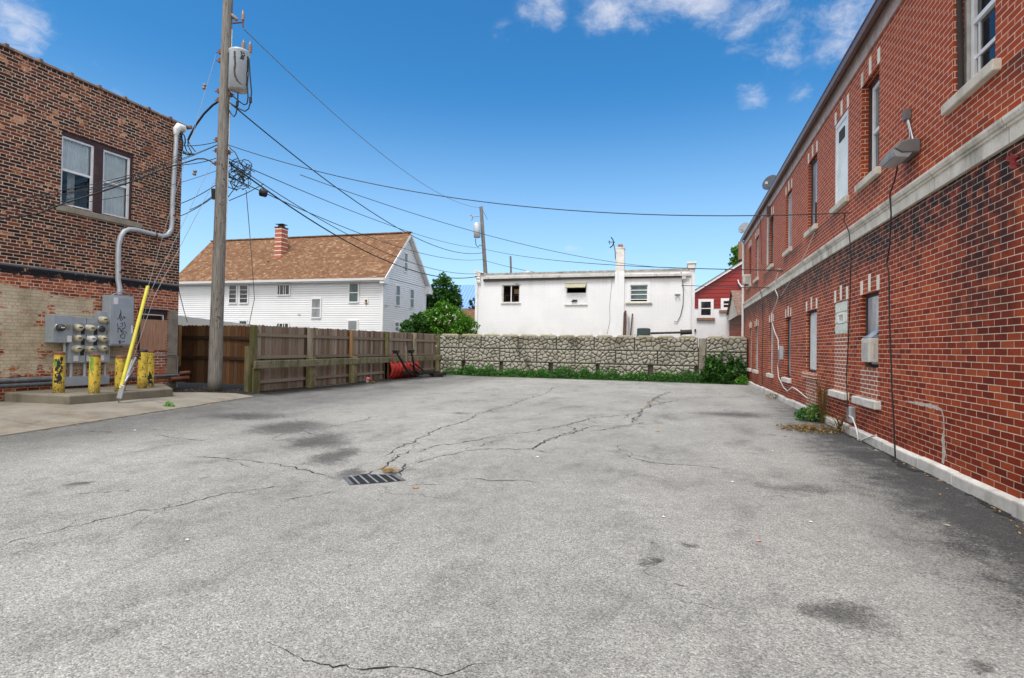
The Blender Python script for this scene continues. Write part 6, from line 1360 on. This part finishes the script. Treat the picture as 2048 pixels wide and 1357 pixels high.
th = thing('guy_anchor', AN, 'grey steel guy anchor rod and plate at foot of yellow guard', 'anchor'); mb = MB(); mb.tube([AN - Vector((0, 0, .05)), atD(238, 795, 11.)], .014, 6); mb.build('rod', 'galv', th)
c = atD(241, 785, 11.); mb = MB(); mb.beam(atD(238, 798, 11.), atD(246, 771, 11.05), .10, .035, up=-FW); mb.build('plate', 'galv', th, bevel=.01)
mb = MB()
for k, (a, b) in enumerate([((246, 772), (272, 715)), ((248, 768), (265, 720)), ((250, 764), (268, 735))]): mb.tube([atD(*a, 11.1), atD(*b, 11.3)], .022, 6)
mb.build('wire_grips', 'galv', th)

# ================================================================== SNOW PLOW
pw = thing('snow_plow', (-10.5, 20.9, 0), 'red snow plow blade with black frame and two headlights by fence', 'snow plow')
mb = MB(); Y0, Y1 = 19.35, 21.75; PX0 = -10.72
def arc(k, off=0.): an = rad(-62 + 124 * k); return (PX0 + .16 * 0 + (.42 + off) * cos(an) - .36, .44 + (.42 + off) * sin(an) * 1.02)
N = 14
for y_a, y_b in ((Y0, Y1),):
    vo = [(*(lambda p: (p[0], y_a, p[1]))(arc(i / N)),) for i in range(N + 1)] + [(*(lambda p: (p[0], y_b, p[1]))(arc(i / N)),) for i in range(N + 1)]
    vi = [(*(lambda p: (p[0], y_a, p[1]))(arc(i / N, -.02)),) for i in range(N + 1)] + [(*(lambda p: (p[0], y_b, p[1]))(arc(i / N, -.02)),) for i in range(N + 1)]
    mb.add(vo, [(i, i + 1, N + 2 + i, N + 1 + i) for i in range(N)], smooth=True); mb.add(vi, [(i, i + 1, N + 2 + i, N + 1 + i) for i in range(N)], smooth=True)
mb.build('moldboard', 'plow_red', pw)
for k in range(8):
    y = Y0 + .05 + k * (Y1 - Y0 - .1) / 7; mb = MB()
    for i in range(N):
        p0, p1, q0, q1 = arc(i / N, .002), arc((i + 1) / N, .002), arc(i / N, .035), arc((i + 1) / N, .035)
        mb.hexa([(p0[0], y - .03, p0[1]), (q0[0], y - .03, q0[1]), (p0[0], y + .03, p0[1]), (q0[0], y + .03, q0[1]), (p1[0], y - .03, p1[1]), (q1[0], y - .03, q1[1]), (p1[0], y + .03, p1[1]), (q1[0], y + .03, q1[1])])
    mb.build('rib', 'plow_red', pw)
p = arc(1.); q = arc(0.); mb = MB(); mb.box(p[0] - .06, p[0] + .08, Y0 - .02, Y1 + .02, p[1] - .01, p[1] + .05); mb.build('top_edge', 'plow_black', pw); mb = MB(); mb.box(q[0] - .02, q[0] + .05, Y0 - .02, Y1 + .02, .03, q[1] + .02); mb.build('cutting_edge', 'plow_black', pw)
mb = MB(); mb.beam((PX0 + .12, 20.1, .30), (PX0 + .5, 22.6, .20), .10, .12); mb.beam((PX0 + .12, 21.6, .28), (PX0 + .55, 22.8, .20), .10, .12); mb.beam((PX0 + .2, 20.2, .5), (PX0 + .35, 21.0, .16), .05, .05); mb.beam((PX0 + .2, 20.6, .62), (PX0 + .35, 21.5, .16), .05, .05); mb.beam((PX0 + .2, 21.0, .66), (PX0 + .4, 21.8, .2), .06, .06)
mb.beam((PX0 + .3, 22.3, .16), (PX0 + .75, 23.0, .14), .14, .14); mb.beam((PX0 + .15, 22.2, .2), (PX0 + .3, 23.3, .16), .1, .1); mb.beam((PX0 + .5, 22.2, .1), (PX0 + .7, 22.7, .1), .2, .16); mb.build('push_frame', 'plow_black', pw, bevel=.01)
XL = -10.35
h1, h2_ = onX(792, 704, XL), onX(822.5, 703, XL); k1, k2 = onX(812, 738, XL), onX(829, 740, XL)
for h, kk in ((h1, k1), (h2_, k2)):
    mb = MB(); mb.tube([h, kk.lerp(h, .5) + Vector((0, .02, 0)), kk, Vector((XL, kk.y + .5, .2))], [.035, .045, .05, .05], 8); mb.build('light_arm', 'plow_black', pw)
    mb = MB(); mb.hexa([(h.x - .08, h.y - .1, h.z - .07), (h.x + .08, h.y - .1, h.z - .07), (h.x - .08, h.y + .1, h.z - .07), (h.x + .08, h.y + .1, h.z - .07), (h.x - .1, h.y - .14, h.z + .06), (h.x + .1, h.y - .14, h.z + .06), (h.x - .1, h.y + .14, h.z + .06), (h.x + .1, h.y + .14, h.z + .06)]); hl = mb.build('headlight', 'plow_black', pw, bevel=.015)
    mb = MB(); mb.box(h.x - .085, h.x + .085, h.y - .125, h.y + .125, h.z + .061, h.z + .072); mb.build('lens', 'lamp_lens', hl)
mb = MB(); q = onX(814.5, 718, XL); mb.tube([Vector((XL - .05, q.y, .75)), Vector((XL - .05, q.y, 1.38))], .010, 5); mb.build('marker_rod', 'awning_old', pw); mb = MB(); mb.tube([Vector((XL - .3, 19.45, .85)), Vector((XL - .3, 19.4, 1.25))], .02, 5); mb.build('marker_rod', 'plow_red', pw)

# ================================================================== DRAIN, LITTER
dr = thing('storm_drain', (-3.03, 5.15, -.05), 'rectangular iron storm drain grate sunk in the asphalt', 'drain grate')
dc = [onZ(*q, -.045) for q in [(700, 969), (811, 961), (785, 945), (683, 951)]]
def bil(u, v): return dc[0].lerp(dc[1], u).lerp(dc[3].lerp(dc[2], u), v)
ex = (dc[1] - dc[0]).normalized()
mb = MB(); zt = -.060
def bar(p, q, w_, mb, z=zt, h=.03): mb.beam(Vector((p.x, p.y, z)), Vector((q.x, q.y, z)), w_, h)
bar(bil(.03, 0), bil(.03, 1), .045, mb); bar(bil(.97, 0), bil(.97, 1), .05, mb); bar(bil(.05, .01), bil(.95, .01), .010, mb, zt - .006); bar(bil(.05, .99), bil(.95, .99), .012, mb, zt - .006); mb.build('frame', 'drain_iron', dr)
mb = MB()
for k in range(1, 6): bar(bil(k / 6, .02), bil(k / 6, .98), .02, mb, zt - .002)
mb.build('cross_bars', 'galv', dr)
mb = MB()
for k in range(1, 42):
    if k % 7: u = .04 + .92 * k / 42; bar(bil(u, .02), bil(u, .98), .0065, mb, zt - .006, .02)
mb.build('thin_bars', 'drain_iron', dr)
mb = MB(); a, b, c, d = [Vector((p.x, p.y, -.049)) for p in (bil(.0, .0), bil(1., .0), bil(1., 1.), bil(.0, 1.))]; mb.quad(a, b, c, d); mb.build('pit_shade', 'drain_pit_shade', dr)  # flat near-black sheet under the bars stands in for the pit's shade
def litter(name, p, size, mat, label, cat, n=7, h=.01):
    mb = MB(); pts = []
    for i in range(n): an = 6.283 * i / n; r_ = size * random.uniform(.5, 1.); pts.append((p.x + r_ * cos(an), p.y + r_ * sin(an) * .8, hgt(p.x, p.y) + random.uniform(.006, h)))
    c = (p.x, p.y, hgt(p.x, p.y) + h * 1.6); mb.add(pts + [c], [(i, (i + 1) % n, n) for i in range(n)]); return tag(mb.build(name, mat), label, cat)
mb = MB(); p = onZ(779, 942, -.02)
for k in range(90):
    q = p + Vector((random.gauss(0, .05), random.gauss(0, .035), 0)); an = random.uniform(0, 6.28); mb.beam(q + Vector((0, 0, random.uniform(0, .02))), q + Vector((cos(an) * .05, sin(an) * .05, random.uniform(0, .025))), .006, .003)
tag(mb.build('leaf_clump', 'straw'), 'clump of dry tan leaves on corner of drain grate', 'debris')
p = onZ(735, 766, .05); cp = thing('paper_cup', p, 'crushed red and white paper cup lying near the fence', 'cup'); mb = MB(); mb.lathe(p + Vector((0, 0, .02)), (.3, -.2, 1), [(0, .045), (.10, .06)], 10); mb.build('cup_wall', 'litter_white', cp); mb = MB(); mb.lathe(p + Vector((.028, -.018, .112)), (.3, -.2, 1), [(0, .061), (.07, .066), (.071, .01)], 10); mb.build('cup_band', 'cup_red', cp)
for (px, py, s_, mat, lab) in [(1517, 1086, .022, 'cloth_pink', 'small pink scrap on open asphalt right of centre'), (1327, 1037, .022, 'litter_white', 'small white paper scrap in middle of the asphalt'), (375, 1081, .02, 'litter_white', 'small white paper scrap on asphalt at the left'), (1621, 1046, .02, 'litter_white', 'white bit of litter right of the pink scrap'), (1465, 965, .025, 'litter_white', 'white bit of litter at tip of long dark stain'), (1315, 863, .06, 'straw', 'small tan tuft of dry grass in middle asphalt'), (1545, 903, .02, 'litter_white', 'tiny white litter far right of the cracks'), (1075, 915, .03, 'litter_white', 'pale flat scrap just below the long crack'), (720, 868, .03, 'leaf_dry', 'dry leaf lying between pole and drain'), (270, 862, .03, 'litter_white', 'white scrap by edge of concrete apron'), (830, 968, .05, 'leaf_dry', 'rusty leaf smear just right of drain'), (1775, 880, .03, 'leaf_dry', 'dry leaf beside the base of brick wall'), (1752, 902, .03, 'litter_white', 'pale stone chip along the base of brick wall'), (1895, 1052, .03, 'sill_stone_grey', 'pale flat chip on dark asphalt near brick wall'), (500, 792, .05, 'leaf_dry', 'dry leaf at the tip of concrete apron')]:
    litter('litter_scrap', onZ(px, py), s_, mat, lab, 'litter')
mb = MB()
for k in range(420):
    u = random.random()
    if u < .35: p = Vector((random.uniform(-12.3, -10.7), random.uniform(10.9, 12.6), 0))
    elif u < .6: p = Vector((random.uniform(-10.95, -10.2), random.uniform(22.6, 25.), 0))
    elif u < .85: t_ = random.random(); p = Vector((XR - .1 - abs(random.gauss(0, .12)), 4.5 + 18 * t_ * t_, 0))
    else: p = Vector((apx(random.uniform(2, 11)) + random.gauss(.05, .05), random.uniform(2, 11), 0)); p.x = apx(p.y) + abs(random.gauss(.03, .06))
    s_ = random.uniform(.008, .03); an = random.uniform(0, 3); z = hgt(p.x, p.y) + .004
    mb.quad((p.x - s_ * cos(an), p.y - s_ * sin(an), z), (p.x + s_ * .4 * sin(an), p.y - s_ * .4 * cos(an), z + .008), (p.x + s_ * cos(an), p.y + s_ * sin(an), z + random.uniform(0, .012)), (p.x - s_ * .4 * sin(an), p.y + s_ * .4 * cos(an), z + .004))
tag(mb.build('leaf_litter', 'leaf_dry'), 'scattered dry leaf bits along the edges of the lot', 'leaf litter', kind='stuff')

# ================================================================== PLANTS
def leaf(mb, c, s_, r, droop=.3, rg=random):
    a = Vector((rg.gauss(0, 1), rg.gauss(0, 1), rg.gauss(0, .6))); a = a.normalized() if a.length > .01 else Vector((1, 0, 0)); b = a.cross(Vector((rg.gauss(0, .5), rg.gauss(0, .5), 1))).normalized()
    v = [c - a * s_ * .5, c + b * s_ * .28 + Vector((0, 0, s_ * .08)), c + a * s_ * .5 - Vector((0, 0, s_ * droop)), c - b * s_ * .28 + Vector((0, 0, s_ * .08))]
    mb.add(v, [(0, 1, 2, 3)], r)
def crown(blobs, n, size, seed, hollow=.55):
    rg = random.Random(seed); mb = MB(); tot = sum(b[3] * b[3] for b in blobs)
    for (cx_, cy_, cz, R_, sq) in [(b[0], b[1], b[2], b[3], b[4] if len(b) > 4 else 1.) for b in blobs]:
        k = int(n * R_ * R_ / tot); tw = [Vector((rg.gauss(0, 1), rg.gauss(0, 1), rg.gauss(0, 1))).normalized() for _ in range(max(10, k // 16))]
        for i in range(k):
            tv = rg.choice(tw); d = (tv + Vector((rg.gauss(0, .16), rg.gauss(0, .16), rg.gauss(0, .16)))).normalized(); rr_ = R_ * (hollow + (1.15 - hollow) * rg.random() ** .7) * (1 + .35 * mnoise.noise(tv * 3.7 + Vector((seed, 0, 0))) + .2 * mnoise.noise(d * 2.3))
            leaf(mb, Vector((cx_ + d.x * rr_, cy_ + d.y * rr_, cz + d.z * rr_ * sq)), size * rg.uniform(.6, 1.3), min(1, max(0, rg.gauss(.45, .25))), rg=rg)
    return mb
def trunk(P, top, r0, blobs, seed):
    rg = random.Random(seed); mb = MB(); mb.tube([P, P.lerp(top, .5) + Vector((.1, 0, 0)), top], [r0, r0 * .7, r0 * .35], 8)
    for b in blobs:
        s_ = P.lerp(top, rg.uniform(.4, .9)); e = Vector(b[:3]); mb.tube([s_, s_.lerp(e, .5) + Vector((0, 0, .15)), e], [r0 * .35, r0 * .22, r0 * .06], 5)
    return mb
def tree(name, label, P, blobs, n, size, mat, seed, r0=.14, cat='tree', group=None):
    th = thing(name, P, label, cat, group); crown(blobs, n, size, seed).build('crown', mat, th)
    top = Vector((sum(b[0] for b in blobs) / len(blobs), sum(b[1] for b in blobs) / len(blobs), max(b[2] for b in blobs))); trunk(P, top, r0, blobs, seed).build('trunk', 'bark', th); return th
def B(px, py, D, rpx, sq=1.): c = atD(px, py, D); return (c.x, c.y, c.z, rpx * D / FPX, sq)
bb = [B(890, 578, 44, 24), B(878, 600, 44, 24), B(905, 600, 44, 20), B(893, 618, 44, 26), B(872, 622, 44, 18)]
tree('leafy_tree', 'round dark green tree between the house and the blue roof', Vector((bb[0][0], bb[0][1], 1.0)), bb, 5200, .30, 'leaf_mid', 3)
bb = [B(862, 600, 40, 16), B(856, 615, 40, 16), B(866, 590, 41, 10)]
tree('leafy_tree', 'dark shrub tree close to the white house gable corner', Vector((bb[0][0], bb[0][1], .5)), bb, 1800, .26, 'leaf_dark', 4, .08)
bb = [B(948, 608, 46, 9), B(947, 622, 46, 9)]
tree('leafy_tree', 'thin dark shrub against the corner of the white building', Vector((bb[0][0], bb[0][1], 1.2)), bb, 500, .25, 'leaf_dark', 8, .05)
bb = [B(870, 640, 28.2, 22), B(895, 635, 28.4, 26), B(850, 652, 28, 22), B(918, 648, 28.3, 24), B(936, 655, 28, 18), B(885, 618, 28.4, 14), B(880, 660, 28, 26), B(915, 665, 28, 22)]
fb = tree('flowering_bush', 'big bright green bush with pale flowers behind the fence end', Vector((bb[1][0], bb[1][1], .6)), bb, 9000, .15, 'leaf_bright', 5, .06, 'bush')
mb = MB(); rg = random.Random(9)
for k in range(15):
    c = atD(rg.gauss(888, 18), rg.gauss(637, 11), 27.4); 
    for _ in range(3): leaf(mb, c + Vector((rg.gauss(0, .03), rg.gauss(0, .03), rg.gauss(0, .03))), .11, rg.random(), rg=rg)
mb.build('blossom', 'petal', fb)
bb = [B(815, 655, 27.6, 14), B(832, 645, 27.8, 15), B(845, 650, 27.6, 14), B(825, 664, 27.5, 16), B(808, 664, 27.5, 9), B(842, 632, 27.8, 7)]
tree('leafy_bush', 'darker arching bush left of the flowering bush', Vector((bb[1][0], bb[1][1], .6)), bb, 3200, .14, 'leaf_mid', 6, .05, 'bush')
bb = [B(1478, 505, 50, 14), B(1488, 520, 50, 16), B(1466, 525, 50, 8), B(1458, 545, 50, 6), B(1490, 495, 50, 12), B(1472, 540, 50, 8)]
tree('leafy_tree', 'bright tree behind red house beside the brick building corner', Vector((bb[1][0] + 1, bb[1][1], 1.4)), bb, 2200, .32, 'leaf_bright', 7, .2)
# vine bush in front of the stone wall
bb = [B(1445, 722, 23.6, 20), B(1425, 735, 23.4, 20), B(1465, 735, 23.5, 22), B(1445, 748, 23.2, 24, .8), B(1415, 752, 23.3, 16), B(1478, 750, 23.3, 16), B(1410, 720, 23.9, 9)]
tree('vine_bush', 'dark broad leaved bush growing against the stone wall corner', Vector((bb[0][0], bb[0][1], .02)), bb, 2300, .18, 'leaf_mid', 12, .04, 'bush')
# weed strip at the wall foot
mb = MB(); rg = random.Random(21)
for k in range(15000):
    x = rg.uniform(-10.9, 2.7); e = .5 + .5 * mnoise.noise(Vector((x * 1.1, 0, 3))) + .35 * mnoise.noise(Vector((x * 3.1, 4, 3))); hm = max(.05, -.02 + .74 * e) * (1 if x > -10.2 else .6)
    if x > .9: hm *= .6
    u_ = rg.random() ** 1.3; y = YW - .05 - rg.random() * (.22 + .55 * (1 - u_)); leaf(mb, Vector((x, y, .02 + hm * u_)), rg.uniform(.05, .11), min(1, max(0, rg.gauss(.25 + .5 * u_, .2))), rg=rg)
for k in range(60):
    x = rg.uniform(-10.6, .7); y = YW - rg.uniform(.1, .6); hh = rg.uniform(.3, .75); mb.tube([(x, y, 0), (x + rg.uniform(-.1, .1), y - .02, hh * .6), (x + rg.uniform(-.18, .18), y - .05, hh)], [.006, .005, .003], 4, r=rg.uniform(.4, 1))
    for q in range(12): f = rg.uniform(.4, 1); leaf(mb, Vector((x + rg.uniform(-.08, .08), y + rg.uniform(-.06, .06), hh * f)), rg.uniform(.04, .09), rg.random(), rg=rg)
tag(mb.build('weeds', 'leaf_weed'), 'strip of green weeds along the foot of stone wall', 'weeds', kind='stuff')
def small_plant(name, P, n, R_, H_, size, mat, label, seed, cat='plant', stems=0):
    rg = random.Random(seed); th = thing(name, P, label, cat); mb = MB()
    for k in range(n):
        an = rg.uniform(0, 6.28); r_ = R_ * rg.random() ** .6; z = H_ * rg.random() * (1 - .6 * r_ / R_); leaf(mb, P + Vector((r_ * cos(an), r_ * sin(an), .02 + z)), size * rg.uniform(.6, 1.3), rg.random(), rg=rg)
    mb.build('leaves', mat, th)
    mb = MB()
    for k in range(max(5, stems)):
        an = rg.uniform(0, 6.28); r_ = R_ * rg.uniform(.3, 1); mb.tube([P, P + Vector((r_ * .4 * cos(an), r_ * .4 * sin(an), H_ * .6)), P + Vector((r_ * cos(an), r_ * sin(an), H_ * rg.uniform(.6, 1)))], [.007, .005, .002], 4)
    mb.build('stem', 'leaf_drystalk', th); return th
p = onZ(1630, 842); small_plant('weed_plant', Vector((2.62, p.y, .0)), 600, .34, .36, .08, 'leaf_weed', 'dark green weed at the brick wall foot under the rough sill', 31)
q = Vector((2.70, p.y - .35, .0)); th = small_plant('dry_weed', q, 260, .30, 1.0, .04, 'leaf_drystalk', 'tall dry brown weed leaning on the brick wall', 32, stems=26)
small_plant('dry_weed', Vector((2.25, onZ(1640, 862).y, 0)), 420, .55, .07, .05, 'leaf_drystalk', 'flattened dry brown weed lying on asphalt by the wall', 33, stems=18)
small_plant('dry_weed', Vector((2.66, onZ(1695, 868).y, 0)), 120, .22, .35, .035, 'leaf_drystalk', 'thin dry stalks below the low grey box', 34, stems=22)
small_plant('weed_plant', Vector((2.55, onZ(1508, 770).y, .0)), 300, .3, .42, .10, 'leaf_hot', 'bright lime green weed at the far foot of brick wall', 35)
small_plant('weed_plant', Vector((2.7, onZ(1580, 800).y, .0)), 90, .25, .2, .05, 'leaf_drystalk', 'dry brown weed tuft under the far lower windows', 36)
for (px, py, lab, sd_, R_, mt_) in [(700, 766, 'small green weed at foot of the third fence post', 41, .16, 'leaf_hot'), (838, 741, 'green weed growing behind the snow plow frame', 42, .3, 'leaf_weed'), (338, 818, 'small grass tuft at the edge of concrete apron', 43, .12, 'leaf_hot'), (868, 740, 'small dark weed at last fence post', 44, .25, 'leaf_weed'), (745, 768, 'tiny yellowish weed beside the paper cup', 45, .1, 'leaf_drystalk')]:
    p = onZ(px, py, .03); small_plant('weed_plant', p, 110, R_, R_ * 1.2, .05, mt_, lab, sd_)
